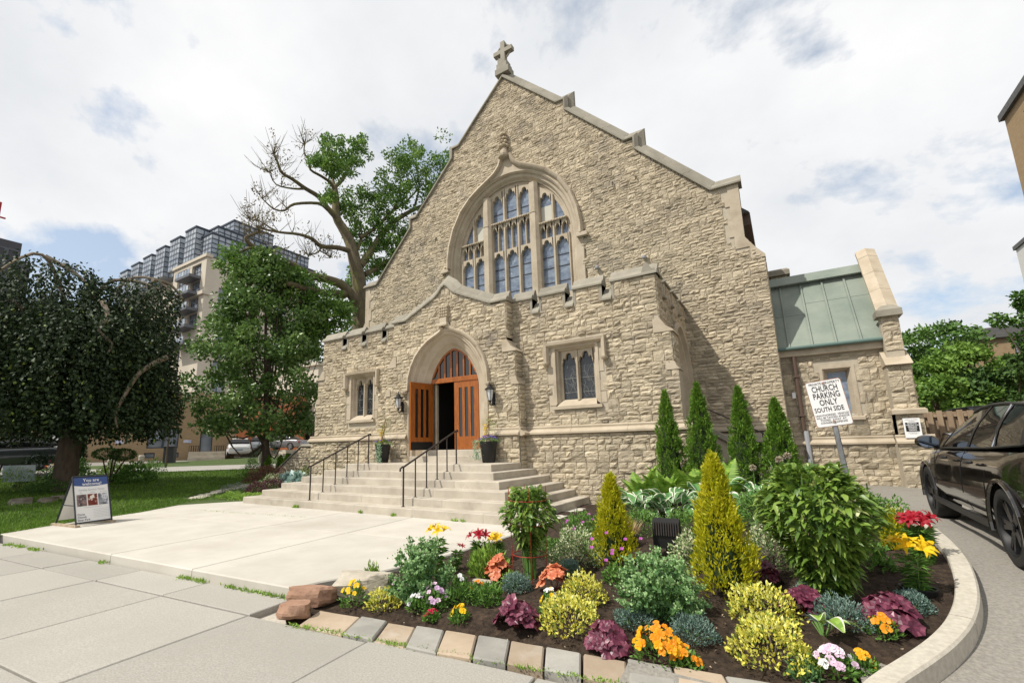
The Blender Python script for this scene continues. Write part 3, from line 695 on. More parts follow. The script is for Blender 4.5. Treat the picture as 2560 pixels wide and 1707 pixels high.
# buttress standing against the side wall corner
fbs = lambda s, z, d: (SX+.28+d, YW+s, z)
wbt = backing('buttress', -.05, 4.46, lambda z: [(.01, .72)], fbs, .3, church, .28); masonry(-.05, 4.44, lambda z: [(.01, .72)], fbs, wbt, (.22, .3), 81)
plate([(0, 4.45), (.34, 4.45), (.33, 4.5), (.16, 4.62), (.03, 4.83), (0, 4.85)], lambda s, z, d: (SX+s, YW+.36-d, z), .38, -.38, 'weathering_stone', M['lime'], church)
MB().box(XC-6.84, SX-.05, YW+.3, YM, 5.3, 5.45).build('porch_roof', M['copperd'], church)
MB().box(XC-6.84, XC-6.6, YW+.02, YM, -.05, 6.1).build('porch_wall', M['mortar'], church)
# ---- nave body behind the gable
MB().box(XC-8.85, XC-8.3, YM+.55, 48, -.05, 9.6).build('side_wall', M['mortar'], church)
MB().box(XC+8.3, XC+8.85, YM+.55, 48, -.05, 9.6).build('side_wall', M['mortar'], church)
MB().add([(XC-9.1, YM+.5, 9.3), (XC, YM+.5, 18.2), (XC+9.1, YM+.5, 9.3), (XC-9.1, 48, 9.3), (XC, 48, 18.2), (XC+9.1, 48, 9.3)], [(0, 1, 4, 3), (1, 2, 5, 4), (0, 2, 1), (3, 4, 5), (0, 3, 5, 2)]).build('nave_roof', M['slate'], church)
MB().box(XC+8.85, XC+9.12, YM+.7, 47, 8.9, 9.35).build('gutter', M['brown'], church)
pier = MB().box(.12, .62, 19.9, 20.9, 0, 7.55).build('buttress', M['mortar'], church)
fp = lambda s, z, d: (s, 19.9-d, z); masonry(5, 7.5, lambda z: [(.12, .62)], fp, pier, (.22, .3), 91)
masonry(5, 7.5, lambda z: [(19.9, 20.9)], lambda s, z, d: (.62+d, s, z), pier, (.22, .3), 92)
MB().prism([(.0, 19.75), (.72, 19.75), (.72, 21), (.0, 21)], 7.55, 7.8, .08).build('coping_stone', M['coping'], church)
MB().box(-.25, .055, 17.35, 18.2, -.05, 7.35).build('corner_filler', M['mortar'], church)
# ---- side chapel with the copper roof
YT = 17.6
fT = front(YT); fTx = lambda s, z, d: (s, YT-d, z)
def sp_t(z):
    A = [(.06, 2.75)]
    if 2.18 < z < 3.8: A = minus(A, 1.0-(.12 if int(z/.33) % 2 else 0), 1.86+(.1 if int(z/.33) % 2 else 0))
    return A
wt = backing('chapel_wall', .1, 4.2, lambda z: minus([(.05, 2.75)], 1.1, 1.75) if 2.3 < z < 3.7 else [(.05, 2.75)], fTx, .1, church, .4)
masonry(1.68, 4.1, sp_t, fTx, wt, (.26, .36), 101); masonry(.1, 1.42, sp_t, lambda s, z, d: fTx(s, z, d+.1), wt, (.28, .38), 102)
MB().box(.05, 2.75, YT-.1, YT-.001, .0, 1.41).build('plinth_core', M['mortar'], church)
string(.06, 2.46, fTx, church, 1.3, -.46)
MB().prism([(a, b) for a, b in ((.05, 4.16), (2.64, 4.16), (2.64, 4.4), (.05, 4.4))], 0, 1, 0, lambda a, b, h: (a, YT-.16+h*.4, b)).build('cornice', M['lime'], church)
cw = rings([[(x0, YT-d, zb), (x0, YT-d, zt), (x1, YT-d, zt), (x1, YT-d, zb)] for x0, x1, zb, zt, d in ((1.0, 1.86, 2.2, 3.78, -.02), (1.0, 1.86, 2.2, 3.78, .02), (1.08, 1.78, 2.26, 3.7, .02), (1.2, 1.66, 2.34, 3.6, -.22), (1.2, 1.66, 2.34, 3.6, -.3))], 'window', church)
cw['label'] = 'small single window behind the parking sign'
MB().add([(1.2, YT+.24, 2.3), (1.66, YT+.24, 2.3), (1.66, YT+.24, 3.62), (1.2, YT+.24, 3.62)], [(0, 1, 2, 3)]).build('pane', M['glassm'], cw)
MB().prism([(.95, YT-.1), (1.92, YT-.1), (1.92, YT+.2), (.95, YT+.2)], 2.14, 2.24, .02).build('sill', M['lime'], cw)
# roof of five copper sheets with standing seams
roof = MB().add([(.03, 17.42, 4.42), (2.66, 17.42, 4.42), (2.66, 19.25, 7.04), (.03, 19.25, 7.04), (.03, 21.2, 4.4), (2.66, 21.2, 4.4)], [(0, 1, 2, 3), (3, 2, 5, 4), (1, 5, 2), (0, 3, 4), (0, 4, 5, 1)]).build('copper_roof', M['copper'], church)
xs = [.05, .34, .93, 1.52, 2.11, 2.64]
rl = Vector((0, 1.83, 2.62)); nn = Vector((0, -2.62, 1.83)).normalized()
for a, b in zip(xs[:-1], xs[1:]):
    p0 = Vector((a+.012, 17.42, 4.42))+nn*.012; sh = MB()
    for t0, t1 in ((0, .46 if a < .6 else .62), (.46 if a < .6 else .62, 1)): sh.obox(p0+rl*(t0+.002), (b-a-.024, 0, 0), rl*(t1-t0-.004), -nn*.01)
    sh.build('roof_sheet', M['copper'], roof)
for a in xs[1:-1]: MB().obox(Vector((a-.025, 17.40, 4.40)), (.05, 0, 0), rl*1.0, nn*.06).build('standing_seam', M['copper'], roof)
MB().tube([(.0, 17.36, 4.40), (2.68, 17.36, 4.40)], .06, 10).build('gutter', M['copperd'], roof)
MB().obox(Vector((.0, 19.0, 6.86))+nn*.05, (2.62, 0, 0), rl*.13, nn*.05).build('ridge_cap', M['copper'], roof)
# gable parapet and angle buttress at the end of the chapel
fG = lambda s, z, d: (2.62+d, s, z)
wgp = MB().prism([(17.56, 3.9), (17.56, 5.2), (19.1, 7.35), (19.4, 7.35), (21.4, 4.6), (21.4, 3.9)], 0, .34, 0, lambda a, b, h: (2.64+h, a, b)).build('gable_parapet', M['lime'], church)
cpp = [(17.5, 5.2), (19.0, 7.28), (19.28, 7.62)]
for (y0, z0), (y1, z1), k in ((cpp[0], cpp[1], 3), (cpp[1], cpp[2], 1)):
    v = Vector((0, y1-y0, z1-z0))
    for i in range(k):
        nv = Vector((0, -v.z, v.y)).normalized(); p = Vector((2.54, y0, z0))+v*(i/k+.002)
        MB().add([p, p+Vector((.5, 0, 0)), p+Vector((.5, 0, 0))+v*(1/k-.004), p+v*(1/k-.004), p+nv*.1+Vector((0, 0, 0)), p+Vector((.5, 0, 0))+nv*.1, p+Vector((.5, 0, 0))+nv*.1+v*(1/k-.004), p+nv*.1+v*(1/k-.004), p+nv*.2+Vector((.25, 0, 0)), p+nv*.2+Vector((.25, 0, 0))+v*(1/k-.004)],
                 [(0, 3, 2, 1), (0, 1, 5, 8, 4), (3, 7, 9, 6, 2), (1, 2, 6, 5), (0, 4, 7, 3), (4, 8, 9, 7), (5, 6, 9, 8)]).build('coping_stone', M['lime'], church)
YBU = 17.05
fU = lambda s, z, d: (s, YBU-d, z); fUx = lambda s, z, d: (3.0+d, YBU+s, z)
wbu = backing('buttress', .0, 3.6, lambda z: [(2.5, 3.0)], fU, .2, church, .7); backing('buttress', 3.6, 5.0, lambda z: [(2.57, 2.97)], lambda s, z, d: fU(s, z, d-.2), .2, church, .3)
masonry(2.35, 3.6, lambda z: [(2.5, 3.0)], fU, wbu, (.26, .36), 111); masonry(4.02, 5.02, lambda z: [(2.58, 2.98)], lambda s, z, d: fU(s, z, d-.2), wbu, (.22, .3), 112)
masonry(1.68, 2.22, lambda z: [(2.5, 3.06)], lambda s, z, d: fU(s, z, d+.08), wbu, (.25, .29), 113); masonry(.1, 1.42, lambda z: [(2.44, 3.12)], lambda s, z, d: fU(s, z, d+.18), wbu, (.26, .36), 114)
masonry(.1, 3.6, lambda z: [(0, .6)], fUx, wbu, (.26, .34), 115)
MB().box(2.5, 3.05, YBU-.08, YBU+.5, 1.6, 2.25).build('plinth_core', M['mortar'], church); MB().box(2.44, 3.12, YBU-.18, YBU+.5, .0, 1.41).build('plinth_core', M['mortar'], church)
plate([(-.14, 3.58), (.5, 4.06), (.7, 4.06), (.7, 3.58)], lambda s, z, d: (2.75+d, YBU+s, z), .3, -.28, 'weathering_stone', M['lime'], church)
MB().prism([(2.42, YBU-.2), (3.14, YBU-.2), (3.14, YBU+.4), (2.42, YBU+.4)], 2.22, 2.37, .04).build('weathering_stone', M['lime'], church)
MB().prism([(2.48, YBU+.05), (3.06, YBU+.05), (3.06, YBU+.6), (2.48, YBU+.6)], 5.0, 5.34, .16).build('coping_stone', M['coping'], church)
string(2.4, 3.2, lambda s, z, d: fU(s, z, d+.08), church, 2, -.46)
pp = MB().tube([(.42, YT-.1, 4.3), (.42, YT-.12, 3.6), (.42, YT-.12, 1.85)], .055, 8).build('downpipe', M['brown'], church)
for zz in (3.5, 2.3): MB().box(.34, .5, YT-.19, YT-.02, zz, zz+.05).build('pipe_bracket', M['brown'], pp)
MB().tube([(.46, YT-.13, 1.85), (.46, YT-.2, .9), (.46, YT-.2, .25)], .065, 8).build('downpipe_foot', pm('grey_pipe', (.33, .34, .36), None, rough=.5), pp)
MB().box(.24, .33, YT-.1, YT, 2.86, 3.04, .01).build('alarm_box', M['white'], church)
# ------------------------------------------------------------------ lay every stone of the walls
def stone_geo(rect, f, rng):
    s0, s1, z0, z1 = rect; g = .0055; s0 += g; s1 -= g; z0 += g; z1 -= g; l, h = s1-s0, z1-z0
    nx = 4 if l > .2 else 3; nz = 3
    if l > .42: nx = 5
    b = rng.choice((.012, .02, .026, .034, .05))*min(1, h/.12); e = rng.uniform(.008, .02)
    tilt = rng.uniform(-.3, .7); vs = []; k = rng.uniform(.05, .14)
    for j in range(nz+1):
        v = j/nz
        for i in range(nx+1):
            u = i/nx; bu = (1-abs(2*u-1)**3)*(1-abs(2*v-1)**2.2); edge = i in (0, nx) or j in (0, nz)
            d = e+b*bu*rng.uniform(.5, 1.35)*(1+tilt*(v-.5))+rng.uniform(-.004, .012)
            jx = 0 if edge else rng.uniform(-.3, .3)*l/nx; jz = 0 if edge else rng.uniform(-.3, .3)*h/nz
            if edge: d = e+rng.uniform(-.004, .012)+(b*.45 if j == nz else 0)*rng.random()
            a = s0+l*u+jx; c = z0+h*v+jz
            if i in (0, nx): a += (.005 if i == 0 else -.005)*rng.random()
            vs.append(f(a, c, d))
    m = nx+1; fs = [(j*m+i, j*m+i+1, (j+1)*m+i+1, (j+1)*m+i) for j in range(nz) for i in range(nx)]
    bd = [(i, 0) for i in range(nx)]+[(nx, j) for j in range(nz)]+[(i, nz) for i in range(nx, 0, -1)]+[(0, j) for j in range(nz, 0, -1)]
    o = len(vs)
    for i, j in bd: vs.append(f(s0+l*i/nx, z0+h*j/nz, -.004))
    q = len(bd)
    for t in range(q):
        i, j = bd[t]; i2, j2 = bd[(t+1) % q]; fs.append((o+t, o+(t+1) % q, j2*m+i2, j*m+i))
    return vs, fs
rs = random.Random(99); ranked = []
for rect, f, par in STONES:
    c = Vector(f((rect[0]+rect[1])/2, (rect[2]+rect[3])/2, 0)); dd = (c-Vector((0, 0, EYE))); 
    n_ = Vector(f(rect[0], rect[2], .1))-Vector(f(rect[0], rect[2], 0)); fac = max(.05, -dd.normalized().dot(n_.normalized()))
    hid = c.z < 1.1 and (XC-4.5 < c.x < XC+4.5) and c.y < 13
    ranked.append((0 if hid else (rect[1]-rect[0])*(rect[3]-rect[2])*fac/dd.length_squared))
order = sorted(range(len(STONES)), key=lambda i: -ranked[i]); top = set(order[:300])
rest = {}
for i, (rect, f, par) in enumerate(STONES):
    vs, fs = stone_geo(rect, f, rs); tn = min(1, max(0, rs.gauss(.55, .2))); tn = tn if rs.random() > .06 else rs.uniform(0, .12)
    if i in top:
        mb = MB(); mb.ct = tn; mb.add(vs, fs); mb.build('stone', M['rock'], par)
    else:
        mb = rest.setdefault(par.name, (MB(), par))[0]; mb.ct = tn; mb.add(vs, fs)
allr = MB()
for mb, par in rest.values():
    b_ = len(allr.v); allr.v += mb.v; allr.f += [tuple(b_+i for i in f) for f in mb.f]; allr.m += mb.m; allr.t += mb.t
tag(allr.build('stone', M['rock'], church), kind='stuff')
print('stones', len(STONES), 'verts', len(allr.v))
# ================================================================== GROUND
DYS = [-50, 3.3, 5, 6.3, 8, 12, 17.6, 60]; DZS = [-.13, -.13, .08, .28, .40, .40, .28, .25]
def drv(x, y): return float(np.interp(y, DYS, DZS))
KYS = [3.2, 3.7, 4.0, 4.28, 4.66, 5.13, 5.45, 5.83, 6.3, 6.86, 7.6, 8.6, 10, 12, 17]; KXS = [-.05, .08, .27, .48, .70, .93, 1.04, 1.12, 1.2, 1.26, 1.27, 1.24, 1.2, 1.0, .6]
PBX = [-4.36, -3.49, -2.53, -1.6, -.58, .06, .3]; PBY = [3.52, 3.64, 3.79, 3.92, 4.02, 4.15, 4.2]
def paverz(x): return float(np.interp(x, [-4.3, -2, .1], [-.112, -.10, -.065]))
def soil(x, y): return min(soil0(x, y), paverz(x)-.03+max(-.2, (y-float(np.interp(x, PBX, PBY)))*.3)) if x > -4.5 else soil0(x, y)
def soil0(x, y):
    xk = float(np.interp(y, KYS, KXS)); t = min(1, max(0, (x+5)/(xk+5))); t = t*t*(3-2*t)
    return float(np.interp(y, [3.4, 6, 12.7], [-.10, -.05, 0]))*(1-t)+(drv(x, y)+.06)*t
def lawnz(x, y): return float(np.interp(math.hypot(x, y), [0, 17, 24, 32, 42, 80, 400], [0, 0, .2, .6, 1.1, 1.6, 1.8]))
def grid(name, x0, x1, y0, y1, st, zf, mat, keep=None, noise_=0, kind='structure'):
    nx, ny = int((x1-x0)/st)+1, int((y1-y0)/st)+1; X = np.linspace(x0, x1, nx); Y = np.linspace(y0, y1, ny); rg = np.random.default_rng(3)
    V = np.array([(x, y, zf(x, y)) for y in Y for x in X]); V[:, 2] += rg.normal(size=len(V))*noise_
    F = [(j*nx+i, j*nx+i+1, (j+1)*nx+i+1, (j+1)*nx+i) for j in range(ny-1) for i in range(nx-1) if keep is None or keep((X[i]+X[i+1])/2, (Y[j]+Y[j+1])/2)]
    o = link(name, npmesh(name, V, F), mat, None, smooth=True); o['kind'] = kind; return o
# far ground: one sheet out to the horizon
def far(x, y): return (-.30 if x > -13 else lawnz(x, y)-.30)-(.15 if y < 2 else 0)
th = np.linspace(0, 2*math.pi, 97)[:-1]; rr = [0, 4, 8, 12, 15, 18, 22, 27, 33, 40, 60, 100, 250, 1200]
V = [(r*math.cos(t), r*math.sin(t), far(r*math.cos(t), r*math.sin(t))) for r in rr for t in th]
F = [(k*96+i, k*96+(i+1) % 96, (k+1)*96+(i+1) % 96, (k+1)*96+i) for k in range(len(rr)-1) for i in range(96)]
tag(link('ground', npmesh('ground', V, F), pm('street_asphalt', (.11, .105, .095), (.16, .15, .14), .8, .95), None), kind='structure')
SA = .0941859; e1 = Vector((math.cos(SA), math.sin(SA))); e2 = Vector((-math.sin(SA), math.cos(SA)))
def AB(a, b): q = e1*a+e2*b; return (q.x, q.y)
def clip(poly, n, c):
    """keep the side n.p <= c"""
    out = []
    for i in range(len(poly)):
        p, q = poly[i], poly[(i+1) % len(poly)]; dp = n[0]*p[0]+n[1]*p[1]-c; dq = n[0]*q[0]+n[1]*q[1]-c
        if dp <= 0: out.append(p)
        if dp*dq < 0: t = dp/(dp-dq); out.append((p[0]+(q[0]-p[0])*t, p[1]+(q[1]-p[1])*t))
    return out
# sidewalk slabs
swk = MB().add([AB(-30, -3)+(-.2,), AB(9, -3)+(-.2,), AB(9, 4.1)+(-.2,), AB(-30, 4.1)+(-.2,)], [(0, 1, 2, 3)]).build('sidewalk', M['kerb']); swk['kind'] = 'structure'
aj = [-3.02-1.6*i for i in range(13)]; aj = [9, 6.6, 5, 3.4, 1.8, .2, -1.44]+aj
for b0, b1 in ((-2.9, .2), (.2, 1.86), (1.86, 3.52), (3.53, 4.12)):
    for a1, a0 in zip(aj[:-1], aj[1:]):
        if b0 > 3.5 and a1 > -4.6: continue
        bb1 = b1 if a1 <= -1.44 or b1 != 3.52 else 3.6
        if b1 == 3.52 and -4.62 < a0 < -1: bb1 = 3.57
        g = .007 if R_.random() < .6 else .012
        MB().prism([AB(a0+g, b0+g), AB(a1-g, b0+g), AB(a1-g, bb1-g), AB(a0+g, bb1-g)], -.24, -.13+R_.uniform(-.004, .003), .008).build('pavement_slab', M['walk'], swk)
# church forecourt
PZ = [(-13.66, 2.95), (-4.95, 3.62), (-4.9, 3.95), (-4.6, 4.7), (-4.38, 6.0), (-4.33, 7.9), (-4.36, 10.5), (-4.4, 12.64), (-15.2, 12.0), (-15.55, 9.3), (-16.2, 8.0), (-14.9, 5.94), (-14.2, 4.0)]
plz = MB().add([p+(-.12,) for p in PZ], [tuple(range(len(PZ)))]).build('forecourt', M['kerb']); plz['kind'] = 'structure'
n1_, n2_ = e1, e2; g = .006
for a0, a1 in ((-30, -8.8), (-8.8, -6.6), (-6.6, 10)):
    for b0, b1 in ((0, 7.05), (7.05, 40)):
        q = clip(clip(clip(clip(PZ, e1, a1-g), -e1, -a0-g), e2, b1-g), -e2, -b0-g)
        if len(q) > 2: MB().prism(q, -.2, 0 if b0 < 1 else -.003, .015).build('concrete_slab', M['plaza'], plz)
# kerb notches: recessed joints already between the slabs
# driveway, soil, lawn
def drive_keep(x, y): return x > float(np.interp(y, KYS, KXS))-.35 or y < 3.9
grid('driveway', -1.2, 9, 3.55, 60, .28, lambda x, y: drv(x, y)+.012*math.sin(x*2.1+y)*.6-(.012 if y < 3.8 else 0), M['asphalt'], drive_keep, .003)
grid('flower_bed', -5.0, 1.32, 3.2, 17.2, .06, lambda x, y: soil(x, y)+.02*math.sin(x*5.1)*math.sin(y*4.3), M['soil'], lambda x, y: x < float(np.interp(y, KYS, KXS)) and y > float(np.interp(x, PBX, PBY))-.4 and (x > -4.5 or y > 3.95), .007)
def lawn_keep(x, y): return not (y < 2.75+.095*(x+13.66) or x > -13.2)
grid('lawn', -36, -13, -2, 25, .5, lambda x, y: lawnz(x, y)-.012, M['lawn'], lawn_keep)
# grass blades: denser near the forecourt
def grass():
    n = 90000; rg = np.random.default_rng(8); D = 14+16.8*rg.random(n)**1.5; ph = np.radians(90+rg.uniform(38, 82, n)); X = D*np.cos(ph); Y = D*np.sin(ph)
    ok = (X < -13.5) & (Y > 2.8+.09*(X+13.6)) & (Y < 17.5+(-13-X)*.1)
    # left of the forecourt edge
    ex = np.interp(Y, [2.9, 4, 5.94, 7.9, 9.3, 12], [-13.62, -14.15, -14.85, -16.2, -15.9, -15.9]); ok &= X < ex+.03
    ok &= ~((np.abs(X+17.3+(Y-8.5)*.62) < .33) & (Y > 8) & (Y < 11.6))       # stepping stone path
    X, Y = X[ok], Y[ok]; n = len(X); Z = np.array([lawnz(a, b) for a, b in zip(X, Y)])-.015; dd = np.hypot(X, Y)
    Dv = np.stack([rg.normal(size=n)*.5, rg.normal(size=n)*.5, np.ones(n)], 1); h = (.05+.05*rg.random(n))*(dd/15)**.5
    return leaves(np.stack([X, Y, Z], 1), Dv, h, .011*(dd/13), rng=rg, fold=.1)
Vg, Fg, Tg = grass(); g_ = link('grass', npmesh('grass', Vg, Fg, Tg), M['grass']); tag(g_, 'mown green lawn left of the forecourt', 'grass', kind='stuff')
# stepping stone path across the lawn
pth = MB().add([(-17.2, 8.3, -.02), (-16.4, 8.4, -.02), (-19.5, 12.1, .02), (-20.0, 11.8, .02)], [(0, 1, 2, 3)]).build('garden_path', M['lawn']); pth['kind'] = 'structure'
rgp = random.Random(5)
for i in range(14):
    t = i/13; cx, cy_ = -16.9-2.7*t+rgp.uniform(-.15, .15), 8.35+3.5*t; n = 6; r = rgp.uniform(.22, .33)
    pts = [(cx+r*1.25*math.cos(k*math.pi/3+rgp.uniform(-.2, .2)), cy_+r*.8*math.sin(k*math.pi/3+rgp.uniform(-.2, .2))) for k in range(n)]
    z = lawnz(cx, cy_); MB().prism(pts, z-.05, z+.03, .012).build('flagstone', M['kerb'], pth)
# far paved path and side street behind the lawn
def arc(D0, D1, a0, a1, dz, name, mat, kind='structure', n=24):
    V = []; 
    for i in range(n+1):
        p = math.radians(90+a0+(a1-a0)*i/n)
        for D in (D0, D1): V.append((D*math.cos(p), D*math.sin(p), lawnz(D, 0)+dz))
    o = link(name, npmesh(name, V, [(2*i, 2*i+1, 2*i+3, 2*i+2) for i in range(n)]), mat); o['kind'] = kind; return o
arc(31.0, 34.2, 50, 92, .03, 'path', M['walk'])
arc(34.2, 60, 40, 95, .01, 'side_street', M['asphalt'])
# kerb of the drive in separate castings
KP = [(x, y) for y, x in zip(KYS, KXS)][1:13]
def kerbrun(pts, name):
    kb = MB(); P = [Vector((x, y, 0)) for x, y in pts]; sec = [(-.07, -.25), (-.07, -.012), (-.06, 0), (.06, 0), (.074, -.016), (.08, -.25)]; n = len(sec); vs = []
    for i, p in enumerate(P):
        t = (P[min(i+1, len(P)-1)]-P[max(i-1, 0)]).normalized(); nr = Vector((t.y, -t.x, 0)); zt = drv(p.x, p.y)+.13
        vs += [(p.x+nr.x*a, p.y+nr.y*a, zt+b) for a, b in sec]
    kb.add(vs, [(i*n+k, i*n+k+1, (i+1)*n+k+1, (i+1)*n+k) for i in range(len(P)-1) for k in range(n-1)]+[tuple(reversed(range(n))), tuple((len(P)-1)*n+k for k in range(n))])
    return kb
ks = np.linspace(3.7, 10, 70); kx = [float(np.interp(y, KYS, KXS)) for y in ks]
kx = np.convolve(np.pad(kx, 5, 'edge'), np.ones(11)/11, 'valid')
kroot = empty('kerb', (1, 5.2, 0), 0, 'curved pale concrete kerb round the flower bed beside the drive', 'kerb')
for i0, i1 in ((0, 16), (16, 34), (34, 52), (52, 69)):
    pts = [(kx[i], ks[i]) for i in range(i0, i1+1)]; a, b = Vector(pts[0]), Vector(pts[-1]); pts[0] = tuple(a+(Vector(pts[1])-a)*.07); pts[-1] = tuple(b+(Vector(pts[-2])-b)*.07)
    autosmooth(kerbrun(pts, 'k').build('kerb_stone', M['kerb'], kroot), 28)
# ================================================================== ENTRANCE STEPS
RZ = 1.1/6
SL = [-14.35, -14.05, -13.7, -13.3, -12.8, -12.22]; SR = [-4.72, -5.1, -5.45, -5.86, -6.27, -6.6]; SF = [8.5, 8.93, 9.36, 9.8, 10.22, 10.66]
steps = empty('entrance_steps', (XC, 8.5, 0), 0, 'broad flight of six pale concrete steps up to the church door', 'steps')
for k in range(6):
    z0, z1 = RZ*k-.004, RZ*(k+1); rg = random.Random(k+3); yb = YB-.02 if k == 5 else YW-.11
    s_ = MB().box(SL[k]+.03, SR[k]-.03, SF[k]+.03, yb, z0-.1, z1-.012).build('step', M['step'], steps)
    d = .5 if k < 5 else yb-SF[k]
    xs = [SL[k]]
    while SR[k]-xs[-1] > 2.6: xs.append(xs[-1]+rg.uniform(1.2, 2.4))
    xs.append(SR[k])
    for a, b in zip(xs[:-1], xs[1:]): MB().prism([(a+.003, SF[k]), (b-.003, SF[k]), (b-.003, SF[k]+d), (a+.003, SF[k]+d)], z0, z1, .012).build('step_slab', M['step'], s_)
    if k < 5:
        ys = [SF[k]+d]
        while yb-ys[-1] > 1.6: ys.append(ys[-1]+rg.uniform(.9, 1.5))
        ys.append(yb)
        for a, b in zip(ys[:-1], ys[1:]):
            MB().prism([(SR[k]-.48, a+.003), (SR[k], a+.003), (SR[k], b-.003), (SR[k]-.48, b-.003)], z0, z1, .012).build('step_slab', M['step'], s_)
            MB().prism([(SL[k], a+.003), (SL[k]+.48, a+.003), (SL[k]+.48, b-.003), (SL[k], b-.003)], z0, z1, .012).build('step_slab', M['step'], s_)
# handrails
for nm, X in (('left', -11.45), ('right', -7.93)):
    hr = empty('handrail', (X, 8.72, RZ), 0, f'black iron handrail on the steps, {nm} of the two', 'handrail', 'handrails on the entrance steps')
    tops = []
    for k in range(6):
        y, z = 8.74+.44*k, RZ*(k+1); h = .93
        p = MB().tube([(X, y, z), (X, y, z+h)], .017 if 0 < k < 5 else .021, 8).build('post', M['iron'], hr)
        MB().lathe([(.05, 0), (.05, .008), (.028, .014)], 10, (X, y, z)).build('base_plate', M['iron'], p); tops.append((X, y, z+h))
    pts = [(X, 8.62, RZ+.83), (X, 8.63, RZ+.9), (X, 8.7, RZ+.935)]+tops+[(X, 11.0, 6*RZ+.95), (X, 11.03, 6*RZ+.9)]
    autosmooth(MB().tube(pts, .024, 8).build('rail', M['iron'], hr), 60)
# edging pavers in front of the bed and the rocks at its corner
edg = empty('stone_edging', (-2, 3.5, -.1), 0, 'row of tan and grey paving stones edging the flower bed', 'edging')
pc = [pm('tan_paver', (.33, .255, .18), (.40, .32, .235), 3, .85, .004, 25, c3=(.43, .37, .3), s3=2.2, objrand=.16), pm('grey_paver', (.28, .27, .24), (.36, .345, .31), 3, .85, .004, 25, c3=(.23, .22, .195), s3=2.5, objrand=.14)]
fr_ = [(-4.2, 3.12), (-3.62, 3.18), (-3.27, 3.22), (-2.93, 3.26), (-2.62, 3.3), (-2.31, 3.36), (-2.03, 3.42), (-1.74, 3.48), (-1.45, 3.52), (-1.13, 3.57), (-.8, 3.62), (-.46, 3.68), (-.16, 3.74), (.08, 3.80)]
bk_ = [(-4.36, 3.52), (-3.82, 3.6), (-3.49, 3.64), (-3.17, 3.69), (-2.86, 3.74), (-2.53, 3.79), (-2.22, 3.84), (-1.91, 3.88), (-1.6, 3.92), (-1.25, 3.95), (-.92, 3.98), (-.58, 4.02), (-.25, 4.08), (.06, 4.15)]
cols = [0, 1, 0, 1, 0, 1, 0, 1, 0, 1, 0, 1, 0]
for i in range(13):
    a, b, c, d = [Vector(p) for p in (fr_[i], fr_[i+1], bk_[i+1], bk_[i])]; ce = (a+b+c+d)/4
    po = [tuple(p+(ce-p).normalized()*R_.uniform(.008, .02)) for p in (a, b, c, d)]; zz = paverz(ce.x)+R_.uniform(-.012, .012)
    po = [po[0], tuple((Vector(po[0])+Vector(po[1]))/2+Vector((R_.uniform(-.01, .01),)*2)), po[1], po[2], tuple((Vector(po[2])+Vector(po[3]))/2+Vector((R_.uniform(-.01, .01),)*2)), po[3]]
    MB().prism(po, -.2, zz, .012).build('paver', pc[cols[i]], edg)
def rock(name, label, loc, size, rz, mat, seed, sub=2):
    bm = bmesh.new(); bmesh.ops.create_cube(bm, size=1.7); bmesh.ops.subdivide_edges(bm, edges=bm.edges, cuts=5, use_grid_fill=True); rg = random.Random(seed); ph_ = [rg.uniform(0, 6) for _ in range(6)]
    pl = [(Vector((rg.gauss(0, 1), rg.gauss(0, 1), rg.gauss(0, .5))).normalized(), rg.uniform(.75, 1.0)) for _ in range(10)]
    for v in bm.verts:
        for n_, d in pl:
            k = v.co.dot(n_)
            if k > d: v.co -= n_*(k-d)
        v.co += Vector((math.sin(v.co.y*4+ph_[0])+.6*math.sin(v.co.z*7+ph_[1]), math.sin(v.co.z*4+ph_[2])+.6*math.sin(v.co.x*7+ph_[3]), .7*math.sin(v.co.x*5+ph_[4])*math.sin(v.co.y*4+ph_[5])))*.045+Vector((rg.uniform(-1, 1), rg.uniform(-1, 1), rg.uniform(-1, 1)))*.02
        v.co = Vector((v.co.x*size[0], v.co.y*size[1], v.co.z*size[2]))
    me = bpy.data.meshes.new(name); bm.to_mesh(me); bm.free(); o = link(name, me, mat); o.location = loc; o.rotation_euler = (rg.uniform(-.1, .1), rg.uniform(-.1, .1), rz)
    return tag(o, label, 'rock')
rm = pm('red_sandstone', (.28, .16, .105), (.36, .22, .15), 4, .9, .012, 12, c3=(.2, .12, .085), s3=6); gm = pm('grey_fieldstone', (.38, .34, .27), (.5, .45, .37), 3, .9, .02, 9, (1, 1, 3), c3=(.25, .22, .18), s3=5)
rock('boulder', 'large pale rough boulder between forecourt and flower bed', (-4.2, 4.0, .03), (.36, .25, .17), .55, gm, 3)
rock('sandstone_block', 'larger of two red sandstone blocks at the bed corner', (-4.6, 3.62, -.03), (.34, .17, .12), .25, rm, 14, 1)
rock('sandstone_block', 'smaller brown sandstone block in front, touching the pavers', (-4.45, 3.27, -.06), (.2, .13, .085), .35, rm, 25, 1)
rock('flat_stone', 'flat grey stone lying in the soil below the caged plant', (-3.2, 4.95, -.03), (.14, .1, .05), 0, gm, 31, 1)
